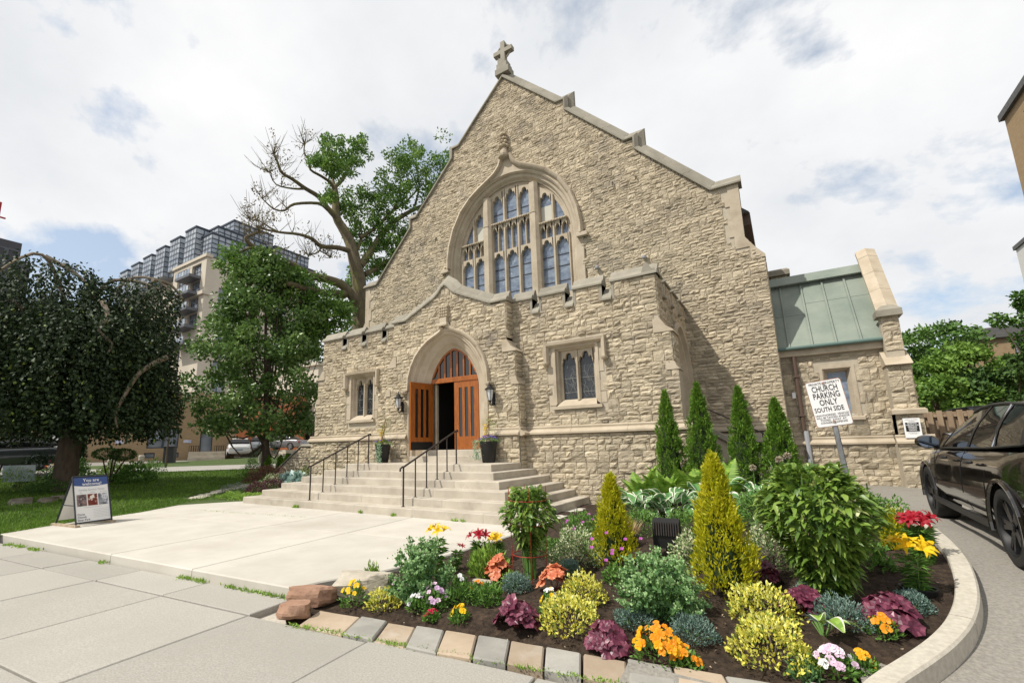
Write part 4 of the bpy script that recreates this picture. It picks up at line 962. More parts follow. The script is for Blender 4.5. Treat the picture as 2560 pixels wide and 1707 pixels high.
# ================================================================== PLANTS OF THE FLOWER BED
def rampm(name, stops, rough=.5, tr=.25, spec=.35):
    if name in MATS: return MATS[name]
    stops = [(p, tuple(min(.8, q*1.4) for q in c)) for p, c in stops]
    m = bpy.data.materials.new(name); m.use_nodes = True; t = m.node_tree; b = t.nodes['Principled BSDF']; Lk = t.links.new
    b.inputs['Roughness'].default_value = rough; b.inputs['Specular IOR Level'].default_value = spec
    at = N(t, 'ShaderNodeAttribute'); at.attribute_name = 'tone'; rp = N(t, 'ShaderNodeValToRGB'); el = rp.color_ramp.elements
    el[0].position = stops[0][0]; el[0].color = stops[0][1]+(1,); el[1].position = stops[-1][0]; el[1].color = stops[-1][1]+(1,)
    for p, c in stops[1:-1]: e = el.new(p); e.color = c+(1,)
    Lk(at.outputs['Fac'], rp.inputs[0]); Lk(rp.outputs[0], b.inputs['Base Color'])
    tr_ = N(t, 'ShaderNodeBsdfTranslucent'); ms = N(t, 'ShaderNodeMixShader', i0=tr); Lk(rp.outputs[0], tr_.inputs[0]); Lk(b.outputs[0], ms.inputs[1]); Lk(tr_.outputs[0], ms.inputs[2]); Lk(ms.outputs[0], t.nodes['Material Output'].inputs[0])
    MATS[name] = m; return m
PMt = dict(
 cedar=rampm('cedar_green', [(0, (.035, .08, .010)), (.6, (.085, .17, .018)), (1, (.17, .27, .035))]),
 gold=rampm('golden_cedar', [(0, (.11, .15, .006)), (.4, (.27, .29, .01)), (1, (.5, .45, .02))], .5, .38),
 sedum=rampm('sedum_green', [(0, (.05, .12, .04)), (.6, (.11, .21, .075)), (1, (.2, .31, .12))]),
 sedumtop=rampm('sedum_heads', [(0, (.14, .25, .09)), (1, (.28, .40, .18))]),
 peony=rampm('peony_leaf', [(0, (.05, .10, .014)), (.5, (.105, .18, .025)), (.85, (.2, .27, .05)), (1, (.42, .42, .2))], .42, .25, .5),
 euon=rampm('golden_euonymus', [(0, (.09, .15, .02)), (.22, (.16, .22, .03)), (.3, (.5, .45, .06)), (.8, (.62, .56, .12)), (1, (.68, .65, .3))]),
 varieg=rampm('variegated_leaf', [(0, (.08, .15, .04)), (.45, (.13, .22, .07)), (.55, (.45, .48, .27)), (1, (.58, .6, .42))]),
 green=rampm('bed_green', [(0, (.05, .12, .02)), (1, (.14, .26, .05))]),
 lime_=rampm('lime_green', [(0, (.12, .22, .03)), (1, (.26, .38, .07))]),
 blue=rampm('blue_juniper', [(0, (.06, .11, .09)), (.6, (.14, .22, .18)), (1, (.27, .36, .31))]),
 purple=rampm('purple_heuchera', [(0, (.04, .008, .018)), (.6, (.11, .022, .045)), (1, (.22, .07, .1))], .35),
 orange=rampm('orange_heuchera', [(0, (.32, .06, .03)), (.5, (.45, .13, .06)), (1, (.55, .28, .15))], .4),
 fern=rampm('fern_green', [(0, (.09, .18, .02)), (1, (.22, .33, .05))]),
 hosta=rampm('hosta_green', [(0, (.06, .15, .05)), (1, (.1, .22, .07))], .4), hostaw=rampm('hosta_margin', [(0, (.55, .6, .42)), (1, (.65, .68, .5))], .4),
 straw=rampm('dry_straw', [(0, (.3, .2, .1)), (1, (.5, .38, .22))]),
 stem=pm('green_stem', (.1, .2, .04), None, rough=.6), bark=pm('bark', (.075, .055, .04), (.12, .095, .07), 8, .95, .02, 14, (1, 1, .3)),
)
def flat(name, c, tr=.25): return pm(name, c, tuple(min(1, q*1.15) for q in c), 20, .5, trans=tr)
FL = dict(yellow=flat('petal_yellow', (.75, .50, .01)), red=flat('petal_red', (.33, .008, .02)), orange=flat('petal_orange', (.75, .28, .01)), white=flat('petal_white', (.75, .73, .75)), lilac=flat('petal_lilac', (.55, .36, .55)), pink=flat('petal_pink', (.68, .5, .62)), crimson=flat('petal_crimson', (.5, .02, .07)), violet=flat('petal_violet', (.2, .13, .45)), magenta=flat('petal_magenta', (.45, .1, .4)), golden=flat('petal_golden', (.75, .38, .01)))
def ground_pt(x, y): return soil(x, y)
def dome(n, w, h, rng, shell=.55, zmin=.05, top=1.0):
    """points in a dome of width w, height h (local), density towards the skin"""
    d = rnd_dirs(n, rng); d[:, 2] = np.abs(d[:, 2])*1.0; r = shell+(1-shell)*rng.random(n)**.5
    lumps = 1+.13*np.sin(d[:, 0]*7+rng.random()*6)*np.sin(d[:, 1]*6+rng.random()*6)+.08*np.sin(d[:, 2]*9+rng.random()*6)
    P = d*r[:, None]*lumps[:, None]*np.array([w/2, w/2, h]); P[:, 2] = np.maximum(P[:, 2], zmin*h); return P, d
def plant(name, x, y, label, cat='plant', group=None, z=None):
    return empty(name, (x, y, ground_pt(x, y) if z is None else z), 0, label, cat, group)
def foliage(root, V, F, T, mat, name='foliage'): return link(name, npmesh(name, V, F, T), mat, root, True)
def stems(root, pts_list, r=.004, mat=None, name='stems'):
    mb = MB()
    for p in pts_list: mb.tube(p, r, 4, False)
    return mb.build(name, mat or PMt['stem'], root, True)
def mound(name, x, y, w, h, label, mat, n=900, L=.045, Wd=.025, seed=0, cat='shrub', out=.8, shell=.55, tone=None, group=None, upb=.4, fold=.18, blade=False, z=None, droop=0):
    rng = np.random.default_rng(seed); r = plant(name, x, y, label, cat, group, z); P, d = dome(n, w, h, rng, shell)
    D = d*out+rng.normal(size=(n, 3))*.5+np.array([0, 0, upb]); l = L*rng.uniform(.7, 1.3, n)
    V, F, T = leaves(P-D*L*.3, D, l, Wd*rng.uniform(.8, 1.2, n), rng.random(n)*.8+.2*(P[:, 2]/h) if tone is None else tone(P, rng), fold, rng, droop, blade=blade)
    foliage(r, V, F, T, mat); st = [[(0, 0, -.05), tuple(np.array(p)*.5), tuple(p)] for p in P[:10]]; stems(r, st, .005, PMt['bark'] if cat == 'shrub' else None); return r
# --- sedums
def sedum(x, y, w, h, label, seed):
    rng = np.random.default_rng(seed); r = plant('sedum', x, y, label, 'plant'); n = 85; parts = []; tops = []; st = []
    d = rnd_dirs(n, rng); d[:, 2] = np.abs(d[:, 2])+.15; d = unit(d)
    for i in range(n):
        tip = d[i]*np.array([w/2, w/2, h])*rng.uniform(.86, 1.05); b = np.array([d[i, 0]*w*.14, d[i, 1]*w*.14, 0]); k = 26; t = rng.random(k)**.8
        P = b+(tip-b)*t[:, None]; D = rng.normal(size=(k, 3))+np.array([0, 0, .35]); parts.append(leaves(P, D, .055*rng.uniform(.7, 1.2, k), .04, .2+.7*t*rng.random(k), .12, rng)); st.append([tuple(b), tuple(tip)])
        k = 16; P = tip+rng.normal(size=(k, 3))*np.array([.028, .028, .012]); tops.append(leaves(P, rng.normal(size=(k, 3))*.6+np.array([0, 0, 1]), .022, .02, None, .1, rng))
    foliage(r, *catm(*parts), PMt['sedum']); foliage(r, *catm(*tops), PMt['sedumtop'], 'flower_heads'); stems(r, st, .005); return r
sedum(-3.52, 4.2, .8, .64, 'broad grey-green stonecrop clump at the forecourt end of the bed', 1)
sedum(-1.13, 4.6, .8, .56, 'round grey-green stonecrop clump between the two golden cedars', 2)
# --- cedars
def cedar(name, x, y, w, h, label, mat, seed, n=5200, L=.075, z=None, group=None):
    rng = np.random.default_rng(seed); r = plant(name, x, y, label, 'conifer', group, z); m = n//14
    # fans: each spray has a base on the cone skin
    t = rng.random(m)**.75; rad = (w/2)*(1-t)**.8*(.55+.45*np.minimum(1, t*7+.35)); ph = rng.random(m)*2*math.pi
    lob = 1+.2*np.sin(ph*3+t*9+seed)+.16*np.sin(ph*5-t*15)+.12*np.sin(t*31+ph*2); rr_ = rad*lob*(.62+.38*rng.random(m)**.4)
    C_ = np.stack([rr_*np.cos(ph), rr_*np.sin(ph), .06*h+t*h*.94], 1); rd = np.stack([np.cos(ph), np.sin(ph), np.zeros(m)], 1)
    P = np.repeat(C_, 14, 0); RD = np.repeat(rd, 14, 0); tt = np.repeat(t, 14); k = len(P)
    P = P+rng.normal(size=(k, 3))*np.array([.022, .022, .05])*(1-.5*tt[:, None]); D = RD*.55+np.array([0, 0, 1.0])+rng.normal(size=(k, 3))*.42
    V, F, T = leaves(P, D, L*rng.uniform(.6, 1.25, k), L*.3, np.clip(.25+.5*np.repeat(rng.random(m), 14)+.25*rng.random(k), 0, 1), .06, rng)
    foliage(r, V, F, T, mat); MB().tube([(0, 0, -.1), (0, 0, h*.5), (0, 0, h*.9)], [.03, .02, .005], 6).build('trunk', PMt['bark'], r, True)
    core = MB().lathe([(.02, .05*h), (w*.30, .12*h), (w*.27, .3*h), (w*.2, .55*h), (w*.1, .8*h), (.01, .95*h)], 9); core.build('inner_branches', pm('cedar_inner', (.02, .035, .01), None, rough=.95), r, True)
    return r
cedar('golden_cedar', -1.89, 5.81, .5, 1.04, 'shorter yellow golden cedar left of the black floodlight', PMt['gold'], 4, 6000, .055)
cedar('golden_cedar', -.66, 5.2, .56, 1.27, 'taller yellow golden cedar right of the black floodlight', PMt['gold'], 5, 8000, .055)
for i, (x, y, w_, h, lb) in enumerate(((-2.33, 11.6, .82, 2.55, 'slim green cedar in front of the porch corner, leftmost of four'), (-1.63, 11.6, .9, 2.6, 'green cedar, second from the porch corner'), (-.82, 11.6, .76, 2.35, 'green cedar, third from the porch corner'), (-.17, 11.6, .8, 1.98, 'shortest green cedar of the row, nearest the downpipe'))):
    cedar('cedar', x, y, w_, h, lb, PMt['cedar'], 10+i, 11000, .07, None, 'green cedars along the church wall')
# --- large leafy clump and caged one
def leafy(name, x, y, w, h, label, seed, n, L, mat, zlow=.12, nst=26, cat='plant'):
    rng = np.random.default_rng(seed); r = plant(name, x, y, label, cat); d = rnd_dirs(n, rng); d[:, 2] = np.abs(d[:, 2])
    z = rng.random(n)**.8; rad = (w/2)*np.sqrt(np.clip(1-((z-.5)/.62)**2, .05, 1))*(.55+.45*rng.random(n)**.5)*(1+.12*np.sin(9*z+seed))*(.5+.5*np.minimum(1, z*1.9)); ph = rng.random(n)*2*math.pi
    P = np.stack([rad*np.cos(ph), rad*np.sin(ph), zlow*h+z*h*(1-zlow)*.96], 1); RD = np.stack([np.cos(ph), np.sin(ph), np.zeros(n)], 1)
    D = RD*.9+rng.normal(size=(n, 3))*.4+np.array([0, 0, .15])+np.array([0, 0, .7])*(z[:, None] > .8)
    V, F, T = leaves(P-D*L*.4, D, L*rng.uniform(.6, 1.2, n), L*.36*rng.uniform(.8, 1.2, n), np.clip(rng.random(n)*.75+.22*z*rng.random(n), 0, 1)+.1*(rng.random(n) > .9), .12, rng, .3, np.array([0, 0, 1.0]), True)
    foliage(r, V, F, T, mat); st = []
    for i in range(nst):
        a = rng.random()*6.28; b = rng.random()*w*.12; e = rng.random()*w*.38; st.append([(b*math.cos(a), b*math.sin(a), -.05), (b*1.3*math.cos(a), b*1.3*math.sin(a), h*.4), (e*math.cos(a), e*math.sin(a), h*rng.uniform(.8, 1.0))])
    stems(r, st, .006); return r
pb = leafy('peony', .13, 5.4, .88, 1.2, 'big leafy green bush under the parking sign', 21, 3000, .118, PMt['peony'], .05, 60)
cp_ = leafy('peony', -2.74, 5.24, .62, 1.08, 'tall leafy plant held in a red wire cage', 22, 1100, .11, PMt['peony'], .3, 60)
cg = empty('plant_cage', (-2.74, 5.24, ground_pt(-2.74, 5.24)), 0, 'red wire ring cage around the tall leafy plant', 'plant cage'); rw = pm('red_wire', (.32, .03, .015), None, rough=.5)
for z, rr_ in ((.28, .2), (.62, .22), (.9, .23)): MB().tube([(rr_*math.cos(a), rr_*math.sin(a), z) for a in np.linspace(0, 6.2832, 21)], .005, 5).build('ring', rw, cg, True)
for a in (.6, 2.2, 3.75, 5.3): MB().tube([(.19*math.cos(a), .19*math.sin(a), -.05), (.23*math.cos(a), .23*math.sin(a), 1.06)], .005, 5).build('leg', rw, cg, True)
me_y = None
# --- instanced leaves: heuchera, hosta, fern, flowers
def me_of(mb, name, mats):
    me = mb.mesh(name)
    for m_ in mats: me.materials.append(m_)
    return me
def inst(name, me, parent, loc, direction, rz=0, s=1.0):
    o = bpy.data.objects.new(name, me); COL.objects.link(o); o.parent = parent; o.location = loc
    q = Vector(direction).to_track_quat('Z', 'Y') @ Matrix.Rotation(rz, 3, 'Z').to_quaternion(); o.rotation_euler = q.to_euler(); o.scale = (s, s, s); return o
def ruffle(r, seed, nlob=7):
    mb = MB(); rg = random.Random(seed); n = 21; vs = [(0, 0, -.25*r)]; 
    for ring_, k in ((.55, 0), (1, 1)):
        for i in range(n):
            a = 2*math.pi*i/n; q = r*ring_*(1+(.13*math.cos(nlob*a) if k else 0)+rg.uniform(-.05, .05)); vs.append((q*math.cos(a), q*math.sin(a), (-.05 if k == 0 else rg.uniform(-.16, .1))*r))
    mb.ct = rg.random(); mb.add(vs, []); 
    for i in range(n):
        j = (i+1) % n
        mb.ct = rg.uniform(.2, .7); mb.add([], []); mb.f.append((0, 1+i, 1+j)); mb.m.append(0); mb.t.append(mb.ct*.7)
        mb.f.append((1+i, 1+n+i, 1+n+j, 1+j)); mb.m.append(0); mb.t.append(mb.ct*1.3)
    return mb
def heuchera(x, y, w, h, label, mat, seed, n=26):
    rng = random.Random(seed); r = plant('heuchera', x, y, label, 'plant'); mes = [me_of(ruffle(w*.16, seed*3+i), 'leaf', [mat]) for i in range(3)]
    for i in range(n):
        a = rng.uniform(0, 6.28); t = rng.random()**.5; e = t*w*.42; z = h*(1-t*t*.75)*rng.uniform(.65, 1.0)
        inst('leaf', rng.choice(mes), r, (e*math.cos(a), e*math.sin(a), z), (math.cos(a)*t*1.1+rng.uniform(-.3, .3), math.sin(a)*t*1.1-.25+rng.uniform(-.3, .3), .9), rng.uniform(0, 6), rng.uniform(.7, 1.25))
    stems(r, [[(0, 0, -.03), (rng.uniform(-.3, .3)*w, rng.uniform(-.3, .3)*w, h*.7)] for _ in range(8)], .003, pm('heuchera_stem', (.15, .03, .03), None)); return r
heuchera(-2.28, 4.05, .44, .27, 'largest purple coral bells, behind the grey pavers', PMt['purple'], 1, 34)
heuchera(-1.45, 4.08, .4, .22, 'purple coral bells at the very front of the bed', PMt['purple'], 2, 28)
heuchera(-.32, 5.55, .3, .22, 'small dark purple coral bells beside the taller golden cedar', PMt['purple'], 3, 18)
heuchera(-.08, 5.05, .38, .24, 'purple coral bells between yellow euonymus and big leafy bush', PMt['purple'], 4, 24)
heuchera(.5, 5.05, .46, .22, 'low purple coral bells at the foot of the big leafy bush, nearest the kerb', PMt['purple'], 5, 26)
heuchera(-3.11, 5.13, .4, .3, 'reddish orange coral bells left of the wire cage', PMt['orange'], 6, 20)
heuchera(-2.27, 4.91, .42, .31, 'peach orange coral bells right of the wire cage', PMt['orange'], 7, 20)
# --- junipers
for i, (x, y, w_, h, lb) in enumerate(((-2.71, 4.84, .34, .2, 'blue juniper tuft in front of the wire cage'), (-1.29, 4.4, .36, .15, 'flat blue juniper left of the big orange pansies'), (-.83, 4.38, .4, .17, 'flat blue juniper right of the big orange pansies'), (-2.34, 5.49, .28, .18, 'small blue juniper behind the peach coral bells'), (.18, 4.92, .42, .2, 'wide blue juniper in front of the big leafy bush'), (.68, 5.33, .26, .15, 'small blue juniper near the potted yellow lily'), (.02, 5.35, .3, .16, 'blue juniper hidden behind the purple coral bells by the leafy bush'))):
    mound('juniper', x, y, w_, h, lb, PMt['blue'], 1500, .03, .007, 40+i, 'conifer', .9, .5, upb=.5)
# --- euonymus
for i, (x, y, w_, h, lb, n) in enumerate(((-1.88, 4.72, .46, .27, 'golden euonymus behind, upper one of the left pair', 800), (-1.81, 4.2, .56, .28, 'golden euonymus in front, lower one of the left pair', 1100), (-.35, 4.86, .56, .27, 'golden euonymus behind, upper one of the right pair', 1000), (-.29, 4.34, .56, .29, 'golden euonymus in front, lower one of the right pair', 1200), (-3.77, 3.85, .36, .18, 'small dull golden euonymus beside the pale boulder', 500))):
    mound('euonymus', x, y, w_, h, lb, PMt['euon'], n, .034, .02, 60+i, 'shrub', .8, .6, upb=.6)
# --- bedding flowers
def bloom(kind, size, seed=0):
    mb = MB(); rg = random.Random(seed)
    if kind == 'pansy':
        for a, s in ((90, 1), (35, .95), (145, .95), (-30, .9), (210, .9)):
            a = math.radians(a); c = (math.cos(a)*size*.45, math.sin(a)*size*.45, .01*rg.random()); n = 7
            mb.add([(c[0]*.1, c[1]*.1, 0)]+[(c[0]+size*.5*s*math.cos(a+t), c[1]+size*.5*s*math.sin(a+t), c[2]+size*rg.uniform(-.1, .12)) for t in np.linspace(-2.0, 2.0, n)], [(0, i, i+1) for i in range(1, n)])
    else:       # lily: six recurved tepals
        for k in range(6):
            a = k*math.pi/3+rg.uniform(-.1, .1); ca, sa = math.cos(a), math.sin(a); wd = size*.2 if k % 2 else size*.15
            pr_ = [(0, 0, .3), (.3, .35, 1), (.62, .5, .95), (.95, .42, .35), (1.05, .3, 0)]
            vs = []
            for rr, z, ww in pr_: vs += [(ca*rr*size-sa*ww*wd, sa*rr*size+ca*ww*wd, z*size), (ca*rr*size+sa*ww*wd, sa*rr*size-ca*ww*wd, z*size)]
            mb.add(vs, [(2*i, 2*i+1, 2*i+3, 2*i+2) for i in range(4)])
    return mb
def bedding(name, x, y, w, h, label, col, seed, nf, fs=.028, leafmat='green', n=260):
    rng = np.random.default_rng(seed); r = plant(name, x, y, label, 'flower'); P, d = dome(n, w, h*.75, rng, .3); V, F, T = leaves(P, d+np.array([0, 0, .5])+rng.normal(size=(n, 3))*.5, .045, .018, None, .1, rng); foliage(r, V, F, T, PMt[leafmat])
    cols = col if isinstance(col, (list, tuple)) else [col]; mes = [me_of(bloom('pansy', fs, seed+i), 'flower', [FL[c]]) for i, c in enumerate(cols)]
    for i in range(nf):
        a = rng.random()*6.28; t = rng.random()**.6; dr = (math.cos(a)*t, math.sin(a)*t-.55, .75); inst('flower', mes[i % len(mes)], r, (w*.48*t*math.cos(a), w*.48*t*math.sin(a), h*(1-.55*t*t)*rng.uniform(.85, 1.05)), dr, rng.uniform(-.4, .4), rng.uniform(.8, 1.25))
    return r
bedding('pansy', -4.1, 3.75, .3, .26, 'yellow pansies next to the red sandstone blocks', 'yellow', 1, 11, .034)
bedding('pansy', -3.37, 3.95, .22, .15, 'white pansies left in the front row, before the stonecrop', 'white', 2, 9, .034)
bedding('snapdragon', -3.2, 4.0, .28, .24, 'pale lilac snapdragons in front of the left stonecrop', ['lilac', 'pink'], 3, 16, .03)
bedding('snapdragon', -3.82, 4.1, .16, .2, 'faded pink snapdragon left of the left stonecrop', ['pink', 'lilac'], 33, 7, .022)
bedding('dianthus', -3.11, 3.84, .15, .1, 'small crimson flowers at the front edge of the bed', 'crimson', 4, 8, .024)
bedding('pansy', -2.82, 3.92, .18, .15, 'small clump of yellow pansies before the largest purple coral bells', 'yellow', 5, 8, .034)
bedding('pansy', -3.02, 4.52, .2, .15, 'pale orange pansies behind the lilac snapdragons', 'orange', 6, 5, .034)
bedding('pansy', -3.42, 4.77, .16, .13, 'pair of tiny white pansies behind the left stonecrop', 'white', 7, 3, .03)
bedding('snapdragon', -2.08, 4.35, .17, .22, 'white snapdragons beside the lower left golden euonymus', ['white', 'yellow'], 8, 9, .03)
bedding('pansy', -1.03, 4.05, .38, .26, 'big mass of orange pansies at the front of the bed', ['orange', 'golden'], 9, 44, .034)
bedding('pansy', -.84, 4.05, .2, .14, 'few low orange pansies right of the big orange mass', 'orange', 10, 9, .032)
bedding('pansy', .08, 4.34, .28, .16, 'white and pink pansies near the kerb', ['white', 'pink'], 11, 22, .032)
bedding('pansy', .24, 4.42, .16, .13, 'orange pansies touching the white and pink ones', 'golden', 12, 6, .032)
bedding('pansy', .42, 4.86, .22, .14, 'orange pansies in front of the low purple coral bells', 'orange', 13, 8, .036)
# --- lilies
def lily(x, y, h, label, col, seed, nf, pot=False, fs=.075, mat='green', cat='flower'):
    rng = np.random.default_rng(seed); r = plant('lily', x, y, label, cat); st = []; z0 = .0
    me = me_of(bloom('lily', fs, seed), 'flower', [FL[col]]); parts = []
    for s in range(max(2, nf//2)):
        a = rng.random()*6.28; tip = np.array([math.cos(a)*h*.13, math.sin(a)*h*.13, h*.72]); st.append([(0, 0, -.03), tuple(tip*.5), tuple(tip)]); k = 60; t = rng.random(k)
        P = tip*t[:, None]; ph = rng.random(k)*6.28; parts.append(leaves(P, np.stack([np.cos(ph), np.sin(ph), rng.uniform(.1, .7, k)], 1), h*.26, .014, None, .05, rng, .25))
        for q in range(max(1, nf//max(2, nf//2))):
            b = rng.random()*6.28; inst('flower', me, r, tuple(tip+np.array([.05*math.cos(b), .05*math.sin(b), h*.16+.04*rng.random()])), (math.cos(b)*.6, math.sin(b)*.6-.5, .8), rng.random()*6, rng.uniform(.8, 1.15))
    foliage(r, *catm(*parts), PMt[mat]); stems(r, st, .006)
    if pot: MB().lathe([(.1, -.06), (.125, .05), (.135, .055), (.135, .065), (.115, .06), (.1, .03)], 18).build('pot', M['black'], r, True)
    return r
lily(-3.69, 5.58, .42, 'crimson lily standing in front of the steps', 'red', 1, 6, fs=.095)
lily(-3.52, 5.85, .34, 'yellow lilies left of the wire cage', 'yellow', 2, 8, fs=.08)
lily(-3.95, 4.95, .62, 'yellow lily rising behind the left stonecrop', 'yellow', 3, 5, fs=.1)
lily(-3.85, 5.3, .34, 'dark red lily buds left of the crimson lily', 'red', 4, 3, fs=.04)
lily(.78, 5.66, .42, 'yellow lily in a black pot by the kerb', 'yellow', 5, 6, True, fs=.1)
lily(.97, 6.5, .44, 'dense deep red lilies close to the kerb', 'red', 6, 18, fs=.085)
# --- broad-leaved plants at the back
def blade_mesh(L, Wd, margin=None, seed=0, n=7):
    mb = MB(); rg = random.Random(seed); cols = []
    for i in range(n+1):
        t = i/n; wd = Wd*math.sin(math.pi*min(1, t*.93+.04))**.8; cols.append((t*L, wd, .35*L*math.sin(t*2.6)-.1*L*t))
    q = (1, .76, 0, -.76, -1)
    vs = [(a, k*wd, z+abs(k)*wd*.35) for a, wd, z in cols for k in q]
    for i in range(n):
        for k in range(4):
            mb.cm = 1 if margin and k in (0, 3) else 0; mb.ct = rg.random(); b = i*5+k; mb.f.append((b, b+5, b+6, b+1)); mb.m.append(mb.cm); mb.t.append(mb.ct)
    mb.v = vs; return mb
def rosette(name, x, y, w, h, label, mats, seed, n, L, Wd, margin=True, z=None):
    rng = random.Random(seed); r = plant(name, x, y, label, 'plant', None, z); mes = [me_of(blade_mesh(L*rng.uniform(.8, 1.1), Wd*rng.uniform(.85, 1.15), margin, i), 'leaf', mats) for i in range(3)]
    for i in range(n):
        a = rng.uniform(0, 6.28); e = rng.random()**.5*w*.36
        o = bpy.data.objects.new('leaf', rng.choice(mes)); COL.objects.link(o); o.parent = r; o.location = (e*math.cos(a), e*math.sin(a), h*rng.uniform(.25, .7)*(1-.3*e/w)); o.rotation_euler = (rng.uniform(-.4, .4), rng.uniform(-.5, .35), a+rng.uniform(-.5, .5)); o.scale = (rng.uniform(.8, 1.2),)*3
    stems(r, [[(0, 0, -.03), (rng.uniform(-.3, .3)*w, rng.uniform(-.3, .3)*w, h*.5)] for _ in range(9)], .005); return r
HM = [PMt['hosta'], PMt['hostaw']]
for i, (x, y, w_, h, lb) in enumerate(((-2.45, 9.3, .9, .55, 'white-edged hosta nearest the steps, left of three'), (-1.85, 9.1, .9, .6, 'white-edged hosta in the middle below the ferns'), (-1.25, 9.3, .9, .6, 'white-edged hosta right of three, behind the clipped box'), (-.55, 9.9, .9, .6, 'striped hosta in front of the third cedar'))): rosette('hosta', x, y, w_, h, lb, HM, i, 30, .34, .085)
rosette('hosta', .05, 4.72, .22, .16, 'lone drooping hosta leaf group in bare soil', [PMt['lime_'], PMt['hostaw']], 9, 4, .2, .05)
def frond(L, seed=0):
    mb = MB(); rg = random.Random(seed); n = 20
    for i in range(n):
        t = (i+.5)/n; c = Vector((t*L*.85, 0, L*(1.05*t-.55*t*t))); pl = L*.2*math.sin(math.pi*min(1, t*.9+.12))
        for s in (-1, 1):
            mb.ct = rg.random(); d = Vector((.35, s, -.12)).normalized()*pl; w_ = Vector((L*.02, 0, .012*L)); mb.add([c-w_, c+d*.5-w_*.9, c+d, c+d*.5+w_*.9, c+w_], [(0, 1, 2, 3, 4)])
    mb.tube([(t*L*.85, 0, L*(1.05*t-.55*t*t)-.004) for t in np.linspace(0, 1, 8)], .004, 4, False); return mb
fms = [me_of(frond(.95, i), 'frond', [PMt['fern']]) for i in range(3)]
for i, (x, y, lb) in enumerate(((-2.6, 10.1, 'yellow-green fern nearest the porch wall, leftmost'), (-2.15, 10.0, 'yellow-green fern in front of the first cedar'), (-1.65, 10.2, 'yellow-green fern in front of the second cedar'), (-1.15, 10.1, 'yellow-green fern between second and third cedar'))):
    r = plant('fern', x, y, lb, 'fern'); rg = random.Random(i)
    for k in range(13): o = bpy.data.objects.new('frond', fms[k % 3]); COL.objects.link(o); o.parent = r; o.location = (rg.uniform(-.05, .05), rg.uniform(-.05, .05), 0); o.rotation_euler = (rg.uniform(-.15, .15), rg.uniform(-.75, -.1), k*.483+rg.uniform(-.2, .2)); o.scale = (rg.uniform(.8, 1.15),)*3
# --- filling shrubs
mound('geranium', -2.62, 6.7, .8, .5, 'green mound with tiny purple flowers beside the steps', PMt['green'], 1500, .05, .02, 70, 'plant', upb=.7)
mound('variegated_shrub', -2.42, 5.95, .72, .42, 'cream variegated shrub left of the shorter golden cedar', PMt['varieg'], 1800, .035, .02, 71)
mound('boxwood', -2.05, 7.7, .8, .42, 'low green box mound behind the shorter golden cedar', PMt['green'], 1600, .035, .018, 72)
mound('boxwood', -1.3, 7.2, .75, .42, 'low green box mound behind the black floodlight', PMt['green'], 1500, .035, .018, 73)
mound('variegated_shrub', -1.08, 5.9, .42, .4, 'cream variegated shrub directly right of the floodlight', PMt['varieg'], 1200, .035, .02, 74)
mound('variegated_shrub', -.3, 6.1, .66, .44, 'cream variegated shrub between taller golden cedar and leafy bush', PMt['varieg'], 1700, .035, .02, 75)
mound('shrub', -.45, 7.9, .7, .55, 'loose green shrub left of the parking sign', PMt['green'], 1500, .045, .02, 76)
mound('shrub', .75, 7.6, .8, .5, 'green shrub behind the big leafy bush, next to the drive', PMt['green'], 1300, .05, .022, 77)
mound('golden_cedar', .86, 6.95, .3, .42, 'small yellow conifer tip behind the big leafy bush', PMt['gold'], 900, .04, .014, 78, 'conifer', upb=1)
mound('sedge', -3.35, 5.25, .5, .34, 'bright green leafy clump behind the left stonecrop', PMt['lime_'], 420, .12, .022, 79, 'plant', upb=1.2)
mound('bedding_plant', -3.05, 4.3, .34, .2, 'feathery green seedling clump beside the lilac snapdragons', PMt['green'], 420, .06, .012, 80, 'plant')
mound('bedding_plant', -2.75, 4.35, .3, .2, 'green stripe-leaved clump behind the yellow pansies', PMt['green'], 380, .07, .014, 81, 'plant')
mound('bedding_plant', -2.85, 5.0, .26, .15, 'low pale green tuft beside the wire cage', PMt['lime_'], 300, .04, .014, 82, 'plant')
mound('bedding_plant', -.1, 4.22, .2, .12, 'tiny green sprig in front of the lower right euonymus', PMt['sedum'], 120, .06, .02, 83, 'plant', upb=1)
mound('bedding_plant', -4.35, 4.25, .3, .3, 'grassy green weed growing over the edge of the forecourt', PMt['lime_'], 320, .07, .012, 84, 'plant', upb=1)
mound('bedding_plant', -3.45, 5.5, .5, .25, 'green underplanting behind the reddish coral bells', PMt['green'], 500, .05, .02, 85, 'plant')
mound('bedding_plant', -3.1, 6.3, .5, .3, 'green clump at the forecourt edge behind the lilies', PMt['green'], 600, .05, .016, 86, 'plant')
mound('bedding_plant', .45, 6.2, .5, .3, 'shaded green clump between leafy bush and red lilies', PMt['green'], 500, .06, .03, 87, 'plant')
mound('bedding_plant', -1.75, 5.35, .3, .2, 'low green plant with purple flowers under the shorter golden cedar', PMt['green'], 260, .05, .02, 88, 'plant')
mound('shrub', -3.55, 11.9, .8, .35, 'low weedy green at the foot of the porch wall', PMt['green'], 500, .06, .02, 89, 'plant')
mound('shrub', -.1, 9.2, .9, .6, 'leafy green shrub in front of the shortest cedar', PMt['green'], 1200, .07, .03, 90, 'plant')
rng_ = np.random.default_rng(6)
me = me_of(bloom('pansy', .022, 3), 'flower', [FL['magenta']])
for o in [o for o in COL.objects if o.get('label', '').endswith('beside the steps') or o.get('label', '').endswith('under the shorter golden cedar')]:
    for i in range(9): a = rng_.random()*6.28; inst('flower', me, o, (.34*math.cos(a)*rng_.random()**.5, .3*math.sin(a)-.08, .3+.2*rng_.random()), (0, -.6, .7), 0, 1)
